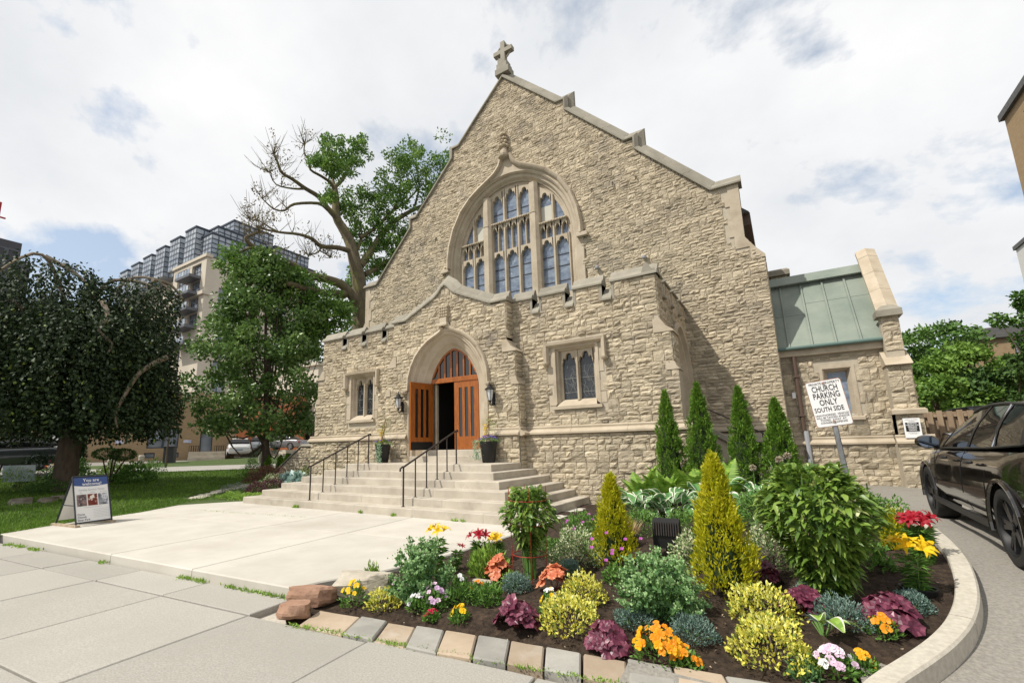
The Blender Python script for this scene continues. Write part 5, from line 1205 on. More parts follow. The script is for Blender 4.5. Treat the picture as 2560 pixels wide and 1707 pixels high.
# dry grass in a low pot, alliums
dg = plant('potted_grass', -2.1, 6.9, 'dead straw-coloured grass in a black pot', 'plant'); MB().lathe([(.14, -.03), (.18, .12), (.2, .13), (.2, .16), (.17, .15), (.15, .1)], 18).build('pot', M['black'], dg, True)
n = 260; a = rng_.random(n)*6.28; P = np.stack([.14*np.cos(a)*rng_.random(n), .14*np.sin(a)*rng_.random(n), np.full(n, .12)], 1); foliage(dg, *leaves(P, P*5*np.array([1, 1, 0])+np.array([0, 0, 1])+rng_.normal(size=(n, 3))*.18, .3*rng_.uniform(.6, 1.1, n), .009, None, .02, rng_), PMt['straw'], 'blades')
for i, (x, y, h, lb) in enumerate(((-.62, 10.2, .72, 'faded allium seed head in front of the third cedar'), (-.18, 9.6, .85, 'left of two allium seed heads by the shortest cedar'), (-.06, 9.7, .9, 'right of two allium seed heads by the shortest cedar'))):
    r = plant('allium', x, y, lb, 'flower'); stems(r, [[(0, 0, 0), (0, 0, h)]], .008, name='stem'); n = 160; d = rnd_dirs(n, rng_); foliage(r, *leaves(d*.02+np.array([0, 0, h]), d, .05, .02, None, .05, rng_), pm('allium_head', (.42, .36, .27), None), 'flower_head')
# weeds at the foot of the kerb and in joints
def tuft(n, pts, L, mat, name, label, spread=.05, seed=1):
    rg = np.random.default_rng(seed); P = np.array([pts[i] for i in rg.integers(0, len(pts), n)], float)+rg.normal(size=(n, 3))*np.array([spread, spread*.5, 0])
    V, F, T = leaves(P, rg.normal(size=(n, 3))*.7+np.array([0, 0, 1]), L*rg.uniform(.5, 1.2, n), L*.28, None, .1, rg); o = link(name, npmesh(name, V, F, T), mat); return tag(o, label, 'weeds', kind='stuff')
wp = [AB(a, 4.09)+(-.13,) for a in (-4.75, -4.85, -4.95, -5.05, -5.15, -5.3, -5.45, -5.6, -5.75, -6.3, -6.4, -6.6, -6.75, -8.9, -11.2, -11.4, -11.9, -12.1, -12.4)]
tuft(900, wp, .06, PMt['lime_'], 'weeds', 'green weeds along the foot of the forecourt edge', .06, 2)
wp = [(x+R_.uniform(-.05, .05), float(np.interp(x, [-4.3, .1], [3.1, 3.76])), -.12+.02*max(0, x+2)) for x in np.linspace(-4.3, -.9, 40)]
tuft(900, wp, .035, PMt['lime_'], 'moss', 'moss and small weeds between sidewalk and edging stones', .03, 3)
wp = [(-11.6, 8.46, 0), (-9.1, 8.46, 0), (-8.0, 8.46, 0), (-6.2, 8.46, 0), (-6.0, 8.47, 0), (-11.7, 8.46, 0)]
tuft(150, wp, .09, PMt['lime_'], 'weeds', 'weeds growing at the foot of the lowest step', .03, 4)
wp = [(-13.5+i*.28, 6.0+i*.055+.9-(i*.02), .0) for i in range(14)]; tuft(160, wp, .03, PMt['lime_'], 'moss', 'grass sprouting in the forecourt joint', .06, 5)
# clods and litter on the soil
ncl = 2600; xs_ = rng_.uniform(-4.3, 1.0, ncl); ys_ = rng_.uniform(3.7, 7.5, ncl); okc = np.array([x < float(np.interp(y, KYS, KXS))-.12 and y > float(np.interp(x, PBX, PBY)) for x, y in zip(xs_, ys_)]); xs_, ys_ = xs_[okc], ys_[okc]
Pz = np.stack([xs_, ys_, np.array([soil(a, b) for a, b in zip(xs_, ys_)])+.012], 1); V, F, T = leaves(Pz, rnd_dirs(len(Pz), rng_)*np.array([1, 1, .4]), rng_.uniform(.01, .035, len(Pz)), .014, None, .3, rng_)
tag(link('mulch', npmesh('mulch', V, F, T), rampm('mulch_bits', [(0, (.03, .02, .012)), (.8, (.09, .06, .04)), (.95, (.3, .24, .17)), (1, (.4, .33, .25))], .9, 0)), 'brown mulch and soil crumbs covering the flower bed', 'mulch', kind='stuff')
# ================================================================== LAMPS, POTS, SIGNS
for nm, s in (('left', -1.9), ('right', 1.87)):
    x = XC+s; yL = YB-.24; lp = empty('wall_lantern', (x, YB, 3.1), 0, f'black carriage lantern on the wall {nm} of the church door', 'lantern', 'lanterns beside the door')
    MB().box(x-.06, x+.06, YB-.05, YB-.02, 2.82, 3.2, .01).build('back_plate', M['black'], lp)
    MB().tube([(x, YB-.04, 3.0), (x, YB-.1, 2.86), (x, YB-.17, 2.8), (x, yL, 2.82), (x, yL-.03, 2.88), (x, yL, 2.93)], .016, 6).build('bracket', M['black'], lp)
    MB().lathe([(.03, 0), (.06, .03), (.085, .12), (.12, .34), (.12, .35)], 14, (x, yL, 2.94)).build('glass', M['frost'], lp)
    MB().lathe([(.16, 0), (.165, .02), (.12, .06), (.07, .1), (.05, .13), (.055, .15), (.03, .17), (.012, .2), (.02, .22), (.003, .26)], 14, (x, yL, 3.28)).build('cap', M['black'], lp)
    MB().lathe([(.01, -.06), (.03, -.03), (.035, 0), (.05, .02)], 10, (x, yL, 2.93)).build('base_cup', M['black'], lp)
    for k in range(6): a = k*math.pi/3+.2; MB().tube([(x+r*math.cos(a), yL+r*math.sin(a), z) for r, z in ((.05, 2.95), (.092, 3.06), (.127, 3.29))], .007, 5).build('cage_bar', M['black'], lp)
def planter(x, y, label, seed, trail):
    z = 6*RZ; r = empty('planter', (x, y, z), 0, label, 'planter'); rng = np.random.default_rng(seed)
    autosmooth(MB().lathe([(.17, 0), (.19, .02), (.25, .5), (.27, .58), (.275, .62), (.24, .62), (.22, .55), (.2, .5)], 24).build('pot', pm('black_plastic_pot', (.018, .018, .018), None, rough=.45), r, True), 40)
    n = 420; P, d = dome(n, .62, .2, rng, .4); P[:, 2] += .58; foliage(r, *leaves(P, d+rng.normal(size=(n, 3))*.5, .05, .02, None, .1, rng), PMt['green'])
    me = me_of(bloom('pansy', .022, seed), 'flower', [FL['violet']])
    for i in range(46 if not trail else 24): a = rng.random()*6.28; t = rng.random()**.5; inst('flower', me, r, (.33*t*math.cos(a), .33*t*math.sin(a), .8-.12*t*t), (math.cos(a)*.5, math.sin(a)*.5-.6, .6), rng.random(), rng.uniform(.9, 1.5))
    tw = [[(rng.uniform(-.06, .06), rng.uniform(-.06, .06), .55), (rng.uniform(-.1, .1), rng.uniform(-.08, .08), 1.0), (rng.uniform(-.16, .16), rng.uniform(-.1, .1), rng.uniform(1.2, 1.6))] for _ in range(7)]
    stems(r, tw, .006, pm('twig', (.2, .1, .05), None), 'twigs'); n = 260; P = np.array([tw[i % 7][2] for i in range(n)])*rng.uniform(.7, 1, n)[:, None]+rng.normal(size=(n, 3))*np.array([.09, .09, .12]); foliage(r, *leaves(P, rnd_dirs(n, rng), .035, .015, None, .1, rng), PMt['lime_'], 'twig_leaves')
    n = 110; P = np.stack([rng.normal(size=n)*.04-.05*(1 if not trail else 0), rng.normal(size=n)*.04-.1, rng.uniform(.7, 1.15, n)], 1); foliage(r, *leaves(P, rnd_dirs(n, rng), .04, .025, None, .1, rng), FL['yellow'], 'yellow_blossom')
    n = 320; t = rng.random(n); sx_ = .1 if trail else -.24; P = np.stack([sx_+rng.normal(size=n)*.06, -.25-rng.random(n)*.05+rng.normal(size=n)*.02, .66-t*(.66 if trail else .55)], 1); foliage(r, *leaves(P, rng.normal(size=(n, 3))+np.array([0, -.6, -.5]), .05, .03, None, .1, rng), rampm('silver_trailer', [(0, (.12, .22, .12)), (1, (.36, .46, .34))]), 'trailing_leaves')
    return r
planter(-11.72, 11.86, 'black pot with purple flowers and trailing silver leaves left of the door', 1, True); planter(-7.5, 11.98, 'black pot with purple and yellow flowers right of the door', 2, False)
# --- welcome board
A = Vector((-13.22, 4.05, 0)); B = Vector((-13.4, 4.77, 0)); ux = (B-A).normalized(); bk = Vector((-.99, -.12, 0)); tp = Vector((0, 0, 1.06))+bk*.42
af = empty('sandwich_board', (-13.6, 4.4, 0), 0, 'white and blue welcome sandwich board on the forecourt', 'sign')
WB = (B-A).length; fmm = pm('dark_sign_frame', (.03, .035, .045), None, rough=.5); wdm = pm('weathered_plank', (.32, .25, .17), (.42, .34, .25), 8, .9)
for p, n_ in ((A, 0), (B, 1)):
    MB().obox(p+Vector((.1, -.045, 0)), bk*1.08, (0, .09, 0), (0, 0, .045)).build('foot_plank', wdm, af)
    MB().tube([p+Vector((0, 0, .04)), p+tp], .018, 6).build('front_leg', fmm, af); MB().tube([p+bk*.88+Vector((0, 0, .04)), p+tp], .018, 6).build('rear_leg', fmm, af)
    MB().tube([p+tp*.42, p+bk*.88*(1-.42)+tp*.42+bk*.0], .012, 6).build('brace', fmm, af)
MB().tube([A+tp, B+tp], .02, 6).build('top_bar', fmm, af); MB().tube([A+tp*.07, B+tp*.07], .015, 6).build('bottom_bar', fmm, af)
sn = ux.cross(tp.normalized()).normalized(); sn = sn if sn.x > 0 else -sn
def afp(u, v, o=0.0): return A+ux*(u*WB)+tp*(.08+v*.9)+sn*o       # u, v in 0..1 on the front panel
pnl = MB().add([afp(.02, 0, .002), afp(.98, 0, .002), afp(.98, 1, .002), afp(.02, 1, .002), afp(.02, 0, -.006), afp(.98, 0, -.006), afp(.98, 1, -.006), afp(.02, 1, -.006)], [(0, 1, 2, 3), (7, 6, 5, 4), (0, 4, 5, 1), (1, 5, 6, 2), (2, 6, 7, 3), (3, 7, 4, 0)]).build('panel', M['white'], af)
MB().add([A+bk*.86+ux*.03+tp*.0+Vector((0, 0, .1))+(tp-bk*.86)*.0, B+bk*.86-ux*.03+Vector((0, 0, .1)), B+tp-ux*.03, A+tp+ux*.03], [(0, 1, 2, 3)]).build('rear_panel', M['white'], af)
bl_ = pm('sign_blue', (.05, .09, .25), None, rough=.4); ink = pm('sign_ink', (.02, .03, .08), None, rough=.5); gry = pm('sign_grey', (.35, .36, .38), None, rough=.5)
k = 13; MB().add([afp(.02+.96*i/(k-1), .80-.03*math.sin(math.pi*i/(k-1))+.02, .005) for i in range(k)]+[afp(.98, 1, .005), afp(.02, 1, .005)], [tuple(range(k+2))]).build('header', bl_, pnl)
def put(txt, size, u, v, mat, bold=0, align='CENTER', sx=1.0, name='lettering'):
    me = text_mesh(txt, size, lambda a, b: afp(u, v, .008)+ux*a+tp.normalized()*b, bold, align, sx); me.materials.append(mat); o = bpy.data.objects.new(name, me); COL.objects.link(o); setpar(o, pnl)
put('You are', .105, .5, .93, M['white'], .012); put('welcome!', .105, .52, .845, M['white'], .012)
put('Sunday Service Times', .062, .5, .71, gry); put('8am', .035, .2, .65, gry); put('10:30am', .035, .52, .65, gry); put('4th Sunday', .035, .83, .65, gry)
put('Christ', .06, .06, .165, ink, .006, 'LEFT'); put('Church', .06, .06, .105, ink, .006, 'LEFT'); put('Deer Park', .06, .06, .045, ink, .006, 'LEFT')
for i, (c1, c2, s3) in enumerate((((.06, .05, .05), (.3, .2, .2), (.5, .4, .4)), ((.14, .02, .015), (.2, .05, .03), (.75, .7, .62)), ((.1, .11, .13), (.35, .36, .4), (.6, .62, .66)))):
    u0 = .07+.3*i; MB().add([afp(u0, .35, .006), afp(u0+.27, .35, .006), afp(u0+.27, .61, .006), afp(u0, .61, .006)], [(0, 1, 2, 3)]).build('picture', pm('print_%d' % i, c1, c2, 9, .5, c3=s3, s3=7, p3=(.55, .6)), pnl)
for i in range(7): MB().add([afp(.25 if i == 0 else .5, .31-.035*i-(.02 if i else 0), .006), afp(.75 if i == 0 else .95, .31-.035*i-(.02 if i else 0), .006), afp(.75 if i == 0 else .95, .314-.035*i-(.02 if i else 0), .006), afp(.25 if i == 0 else .5, .314-.035*i-(.02 if i else 0), .006)], [(0, 1, 2, 3)]).build('text_line', gry, pnl)
# --- parking sign on its post
ps = empty('parking_sign', (.5, 6.5, soil(.5, 6.5)), 0, 'rusty-edged white church parking sign on a steel post', 'sign')
ang = math.radians(6.5); cs = Vector((.41, 6.45, 1.96)); ru = Vector((math.cos(ang), -.03, math.sin(ang))); rv = Vector((-math.sin(ang), 0, math.cos(ang)))
sp3 = lambda a, b, o=0.0: cs+ru*a+rv*b+Vector((0, -1, 0))*o
def rrect(w_, h_, r, n=4):
    pts = []
    for cx, cy_, a0 in ((w_-r, h_-r, 0), (-w_+r, h_-r, 90), (-w_+r, -h_+r, 180), (w_-r, -h_+r, 270)): pts += [(cx+r*math.cos(math.radians(a0+90*i/n)), cy_+r*math.sin(math.radians(a0+90*i/n))) for i in range(n+1)]
    return pts
rust = pm('rusty_edge', (.22, .07, .025), (.4, .3, .25), 14, .8)
q = rrect(.165, .257, .025); k = len(q); MB().add([sp3(a, b, 0) for a, b in q]+[sp3(a, b, -.004) for a, b in q], [tuple(range(k)), tuple(reversed(range(k, 2*k)))]+[(i, k+i, k+(i+1) % k, (i+1) % k) for i in range(k)]).build('plate', rust, ps)
q = rrect(.158, .25, .022); face = MB().add([sp3(a, b, .003) for a, b in q], [tuple(range(k))]).build('sign_face', pm('sign_white', (.72, .71, .70), (.78, .77, .76), 3, .4, c3=(.6, .5, .42), s3=4, p3=(.72, .8)), ps)
bkm = pm('sign_black', (.015, .015, .017), None, rough=.5)
def put2(txt, size, v, bold=0, sx=1.0, u=0):
    me = text_mesh(txt, size, lambda a, b: sp3(u+a, v+b, .006), bold, 'CENTER', sx); me.materials.append(bkm); o = bpy.data.objects.new('lettering', me); COL.objects.link(o); setpar(o, face)
put2('PRIVATE', .037, .222, .002, .85, -.075); put2('PROPERTY', .037, .222, .002, .85, .075); put2('CHURCH', .092, .162, .008, .62); put2('PARKING', .092, .085, .008, .64); put2('ONLY', .092, .008, .008, .66); put2('SOUTH', .072, -.068, .007, .66, -.065); put2('SIDE', .072, -.068, .007, .66, .075)
put2('UNAUTHORIZED  VEHICLES', .03, -.128, .001, .8); put2('WILL BE TAGGED AND/OR', .03, -.156, .001, .82); put2('TOWED  AWAY  AT', .03, -.184, .001, .85); put2('OWNERS EXPENSE', .03, -.212, .001, .95)
for v in (.222, -.205): MB().tube([sp3(0, v, 0), sp3(0, v, .014)], .013, 8).build('bolt', rust, ps)
MB().tube([sp3(0, .23, -.03), sp3(0, -.2, -.03), (.53, 6.5, soil(.53, 6.5)-.1)], .026, 8).build('post', pm('galvanised_post', (.35, .36, .37), (.22, .22, .23), 12, .35, metal=.7), ps)
# --- reserved parking sign on the buttress
rs_ = MB().box(2.6, 2.94, 16.82, 16.84, 1.58, 2.1).build('notice_plate', M['white']); tag(rs_, 'small white and black reserved parking notice on the end buttress', 'sign')
MB().add([(2.635, 16.815, 1.75), (2.905, 16.815, 1.75), (2.905, 16.815, 1.985), (2.635, 16.815, 1.985)], [(0, 1, 2, 3)]).build('black_panel', M['black'], rs_)
for t_, s_, z_, m_ in (('MONDAY TO SUNDAY', .03, 2.06, bkm), ('24 HOUR', .034, 2.015, bkm), ('RESERVED', .05, 1.96, M['white']), ('PARKING FOR', .05, 1.915, M['white']), ('RESIDENT', .05, 1.87, M['white']), ('CHURCH', .05, 1.825, M['white']), ('PERMITS', .05, 1.78, M['white']), ('UNAUTHORIZED VEHICLES', .022, 1.72, bkm), ('WILL BE TOWED', .022, 1.69, bkm)):
    me = text_mesh(t_, s_, lambda a, b: Vector((2.77+a, 16.81, z_+b)), .012 if s_ > .04 else 0, 'CENTER', .82); me.materials.append(m_); o = bpy.data.objects.new('lettering', me); COL.objects.link(o); setpar(o, rs_)
for cx in (2.62, 2.92): MB().box(cx-.02, cx+.02, 16.84, 16.88, 1.6, 2.08).build('batten', M['iron'], rs_)
# --- floodlight in the bed
fx, fy = -1.4, 6.38; fz0 = soil(fx, fy); fl = empty('floodlight', (fx, fy, fz0), .08, 'black louvred floodlight box standing in the flower bed', 'floodlight')
MB().prism([(-.11, .1), (.13, .1), (.13, .2), (.1, .4), (.02, .44), (-.08, .4), (-.11, .25)], -.155, .155, 0, lambda a, b, h: (h, a, b)).build('housing', M['black'], fl, True)
for i in range(11): x_ = -.14+i*.028; MB().add([(x_, -.112, .25), (x_+.012, -.112, .25), (x_+.012, -.082, .395), (x_, -.082, .395), (x_, -.135, .25), (x_+.012, -.135, .25), (x_+.012, -.105, .40), (x_, -.105, .40)], [(4, 5, 6, 7), (0, 4, 7, 3), (1, 2, 6, 5), (3, 7, 6, 2), (0, 1, 5, 4)]).build('louvre', M['iron'], fl, True)
MB().tube([(0, 0, -.1), (0, 0, .12)], .03, 8).build('stake', M['black'], fl, True)
# --- hooks and small spotlights fixed to the gable
for s, z in ((3.9, 11.58), (4.75, 11.58), (5.64, 11.53), (-4.0, 11.66), (-4.95, 11.64), (-5.7, 11.6)):
    x = XC+s; MB().tube([(x, YM-.03, z+.06), (x, YM-.12, z+.05), (x, YM-.14, z-.02), (x, YM-.1, z-.1)], .018, 5).build('wall_hook', M['iron'], church)
for s, z in ((3.93, 8.22), (5.7, 8.2)):
    sl_ = MB().lathe([(.05, 0), (.085, .03), (.09, .1), (.05, .14)], 10, (XC+s, YM-.14, z)).build('spotlight', pm('grey_metal', (.3, .3, .31), None, rough=.4), church); MB().tube([(XC+s, YM, z+.16), (XC+s, YM-.14, z+.12)], .02, 6).build('spotlight_arm', M['iron'], sl_)
# --- side stair behind the cedars, with rail
ss_ = empty('side_stair', (-1.2, 15.5, 0), 0, 'stone side stair with thin black rail behind the cedars', 'stairs')
MB().prism([(-2.5, .1), (.0, .1), (.0, .75), (-.3, .85), (-2.0, 1.9), (-2.5, 1.9)], 15.2, 15.5, 0, lambda a, b, h: (a, h, b)).build('parapet', M['mortar'], ss_)
MB().prism([(-2.55, 1.9), (-2.0, 1.9), (-.3, .85), (-.2, .95), (-1.98, 2.05), (-2.55, 2.05)], 15.12, 15.56, 0, lambda a, b, h: (a, h, b)).build('parapet_coping', M['coping'], ss_)
for i in range(6): MB().box(-2.4+i*.33, .1, 15.56, 16.6, .2, 1.8-i*.25).build('tread', M['step'], ss_)
for x, z in ((-1.95, 2.0), (-1.3, 1.68), (-.6, 1.25)): MB().tube([(x, 15.4, z), (x, 15.4, z+.55)], .014, 6).build('rail_post', M['iron'], ss_)
MB().tube([(-2.4, 15.4, 2.58), (-1.95, 15.4, 2.55), (-.6, 15.4, 1.8), (-.4, 15.4, 1.6)], .018, 6).build('rail', M['iron'], ss_)
# --- stone ramp wall left of the porch
rw_ = empty('ramp_wall', (-18.5, 14, 0), 0, 'sloping stone stair wall at the left end of the porch', 'wall')
fRW = lambda s, z, d: (s, 14.0-d, z)
def rwz(s): return 1.72 if s > -19.1 else 1.72+(s+19.1)*.62
wr = backing('wall_core', .0, 1.7, lambda z: [(-19.1-(1.72-z)/.62, -16.3)], fRW, .1, rw_, .35)
n0 = len(STONES); masonry(.0, 1.7, lambda z: [(max(-21.2, -19.1-(1.72-z)/.62), -16.3)], fRW, wr, (.22, .3), 131)
sts = STONES[n0:]; del STONES[n0:]
for rect, f, par in sts:
    vs_, fs_ = stone_geo(rect, f, rs); mb = MB(); mb.ct = rs.uniform(.2, .8); mb.add(vs_, fs_); mb.build('stone', M['rock'], par)
sweep([(-21.3, .36), (-19.1, 1.74), (-16.3, 1.74)], [(0, 0), (0, .07), (.05, .07), (.12, -.05), (.12, -.4), (0, -.4)], fRW, 1.2, 'coping_stone', M['coping'], rw_)
# --- planting left of the steps
def gl(x, y): return lawnz(x, y)
def lm(name, x, y, w_, h, lb, mat, n, L_, W2, seed, cat='shrub', **kw): return mound(name, x, y, w_, h, lb, mat, n, L_, W2, seed, cat, z=gl(x, y), **kw)
barb = rampm('barberry_red', [(0, (.07, .025, .025)), (.6, (.16, .06, .05)), (1, (.28, .14, .1))]); dkp = rampm('dark_purple_leaf', [(0, (.04, .015, .02)), (1, (.12, .045, .055))]); kale = rampm('kale_blue', [(0, (.12, .22, .2)), (1, (.42, .52, .48))]); lav = rampm('lavender', [(0, (.06, .08, .06)), (.7, (.12, .14, .11)), (1, (.2, .13, .26))])
lm('lavender', -16.9, 9.75, 1.2, .4, 'grey-purple lavender mound beside the flagstone path', lav, 1300, .05, .012, 201, 'plant')
lm('barberry', -20.0, 12.9, 1.9, .75, 'loose red-brown barberry left of the steps', barb, 2200, .07, .02, 202, upb=1)
lm('smoke_bush', -16.0, 9.95, .8, .45, 'dark purple leafy clump, front one left of the steps', dkp, 900, .06, .03, 203, 'plant')
lm('smoke_bush', -16.3, 10.8, .9, .55, 'dark purple leafy clump, rear one left of the steps', dkp, 1000, .06, .03, 204, 'plant')
lm('variegated_shrub', -17.4, 11.4, 1.0, .55, 'cream-edged shrub behind the dark purple clumps', PMt['varieg'], 900, .06, .03, 205)
lm('cabbage', -16.7, 12.1, .9, .6, 'blue-green ornamental cabbage nearest the steps', kale, 260, .2, .15, 206, 'plant', fold=.1)
lm('cabbage', -17.8, 12.5, .8, .55, 'blue-green ornamental cabbage farther from the steps', kale, 220, .2, .15, 207, 'plant', fold=.1)
lm('ground_cover', -15.1, 9.2, 1.3, .22, 'bright green ground cover at the lowest step', PMt['lime_'], 900, .05, .03, 208, 'plant')
lm('ground_cover', -15.9, 9.0, .9, .2, 'bright green ground cover at the edge of the forecourt', PMt['lime_'], 700, .05, .03, 209, 'plant')
lm('shrub', -17.7, 13.4, 1.1, .9, 'yellow-green shrub against the stone stair wall', PMt['lime_'], 900, .06, .025, 210, upb=.9)
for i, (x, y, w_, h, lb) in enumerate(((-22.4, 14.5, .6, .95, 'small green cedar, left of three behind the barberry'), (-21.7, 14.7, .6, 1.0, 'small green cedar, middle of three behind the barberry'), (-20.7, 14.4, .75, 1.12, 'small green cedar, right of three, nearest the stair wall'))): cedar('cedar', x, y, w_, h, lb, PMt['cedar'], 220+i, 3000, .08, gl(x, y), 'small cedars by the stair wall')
lm('shrub', -23.3, 14.2, 1.1, .8, 'low yellow-green shrub left of the small cedars', PMt['green'], 700, .07, .03, 224)
lm('yew', -26.6, 17.0, 1.8, 1.75, 'dark clipped yew ball under the green tree', rampm('yew_dark', [(0, (.012, .03, .012)), (1, (.03, .06, .02))]), 3500, .06, .02, 225, upb=.2, shell=.8)
# --- bed under the weeping elm
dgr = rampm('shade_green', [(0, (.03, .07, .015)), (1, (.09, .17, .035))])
lm('shrub', -24.3, 5.45, 1.5, 1.0, 'feathery light green shrub at the left picture edge', PMt['lime_'], 1300, .09, .015, 230, upb=1)
lm('shrub', -25.3, 6.3, 1.4, 1.5, 'dark triangular shrub left of the elm trunk', rampm('yew_dark', []) if False else MATS['yew_dark'], 1800, .08, .03, 231)
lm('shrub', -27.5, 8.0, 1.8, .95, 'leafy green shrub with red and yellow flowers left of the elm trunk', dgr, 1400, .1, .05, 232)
lm('shrub', -25.0, 9.6, 1.7, .8, 'broad-leaved hosta-like clump right of the clipped tree', PMt['green'], 900, .16, .08, 233, 'plant', fold=.1)
lm('shrub', -26.2, 9.2, 1.6, .85, 'yellow-green clump under the clipped small tree', PMt['lime_'], 900, .1, .05, 234, 'plant')
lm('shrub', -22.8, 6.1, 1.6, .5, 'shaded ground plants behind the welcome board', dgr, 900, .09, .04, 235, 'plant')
lm('shrub', -27.6, 11.4, 1.2, .9, 'grassy green clump in front of the far bollard', PMt['green'], 700, .12, .012, 236, 'plant', upb=1)
cedar('cedar', -29.6, 8.9, .6, 2.2, 'narrow dark column conifer behind the elm trunk', MATS['yew_dark'], 237, 2500, .1, gl(-29.6, 8.9))
rr2 = random.Random(4); mef = [me_of(bloom('pansy', .06, i), 'flower', [FL[c]]) for i, c in enumerate(('orange', 'crimson', 'yellow'))]
for o in [o for o in COL.objects if 'red and yellow flowers' in o.get('label', '')]:
    for i in range(16): inst('flower', mef[i % 3], o, (rr2.uniform(-.5, .9), rr2.uniform(-.9, -.3), rr2.uniform(.5, .9)), (.6, -.6, .5), 0, 1)
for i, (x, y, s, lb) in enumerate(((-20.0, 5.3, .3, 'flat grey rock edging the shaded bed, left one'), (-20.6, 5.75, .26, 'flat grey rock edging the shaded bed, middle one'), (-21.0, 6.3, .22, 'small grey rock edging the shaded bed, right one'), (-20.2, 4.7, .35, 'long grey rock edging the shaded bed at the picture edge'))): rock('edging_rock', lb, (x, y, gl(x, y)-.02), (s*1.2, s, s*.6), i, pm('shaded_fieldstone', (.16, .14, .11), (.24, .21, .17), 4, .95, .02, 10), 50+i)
# clipped multi-stem small tree
tt = empty('clipped_tree', (-25.3, 8.75, gl(-25.3, 8.75)), 0, 'small clipped cloud-pruned tree with bare curved stems', 'tree')
for a, b in (((-.5, .35), (-.55, 1.15)), ((.35, .3), (.55, 1.0)), ((0, 0), (.05, 1.2)), ((-.2, -.3), (-.2, 1.1))): MB().tube([(0, 0, -.1), (a[0]*.6, a[1]*.5, .45), (b[0], a[1], b[1])], [.05, .035, .025], 6).build('stem', PMt['bark'], tt, True)
rg = np.random.default_rng(77)
for c, w_, h in (((-.35, -.1, 1.25), 1.1, .5), ((.5, .2, 1.2), 1.0, .5)):
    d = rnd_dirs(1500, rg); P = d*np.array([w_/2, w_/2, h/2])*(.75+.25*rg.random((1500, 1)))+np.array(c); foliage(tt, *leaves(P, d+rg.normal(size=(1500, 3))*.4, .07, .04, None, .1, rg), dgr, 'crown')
# concrete bollards
bolm = pm('bollard_concrete', (.42, .39, .33), (.5, .47, .4), 5, .9)
for i, (x, y, lb) in enumerate(((-30.5, 10.5, 'short concrete bollard behind the clipped tree'), (-33.0, 12.9, 'short concrete bollard right of the clipped tree'), (-30.8, 19.3, 'short concrete bollard left of the yew ball'))):
    b = empty('bollard', (x, y, gl(x, y)), 0, lb, 'bollard', 'concrete bollards along the path'); autosmooth(MB().lathe([(.15, -.1), (.15, .52), (.16, .54), (.16, .66), (.12, .7)], 14).build('shaft', bolm, b, True), 40); MB().lathe([(.155, .44), (.158, .45), (.158, .47), (.155, .48)], 14).build('groove_ring', M['kerb'], b, True)
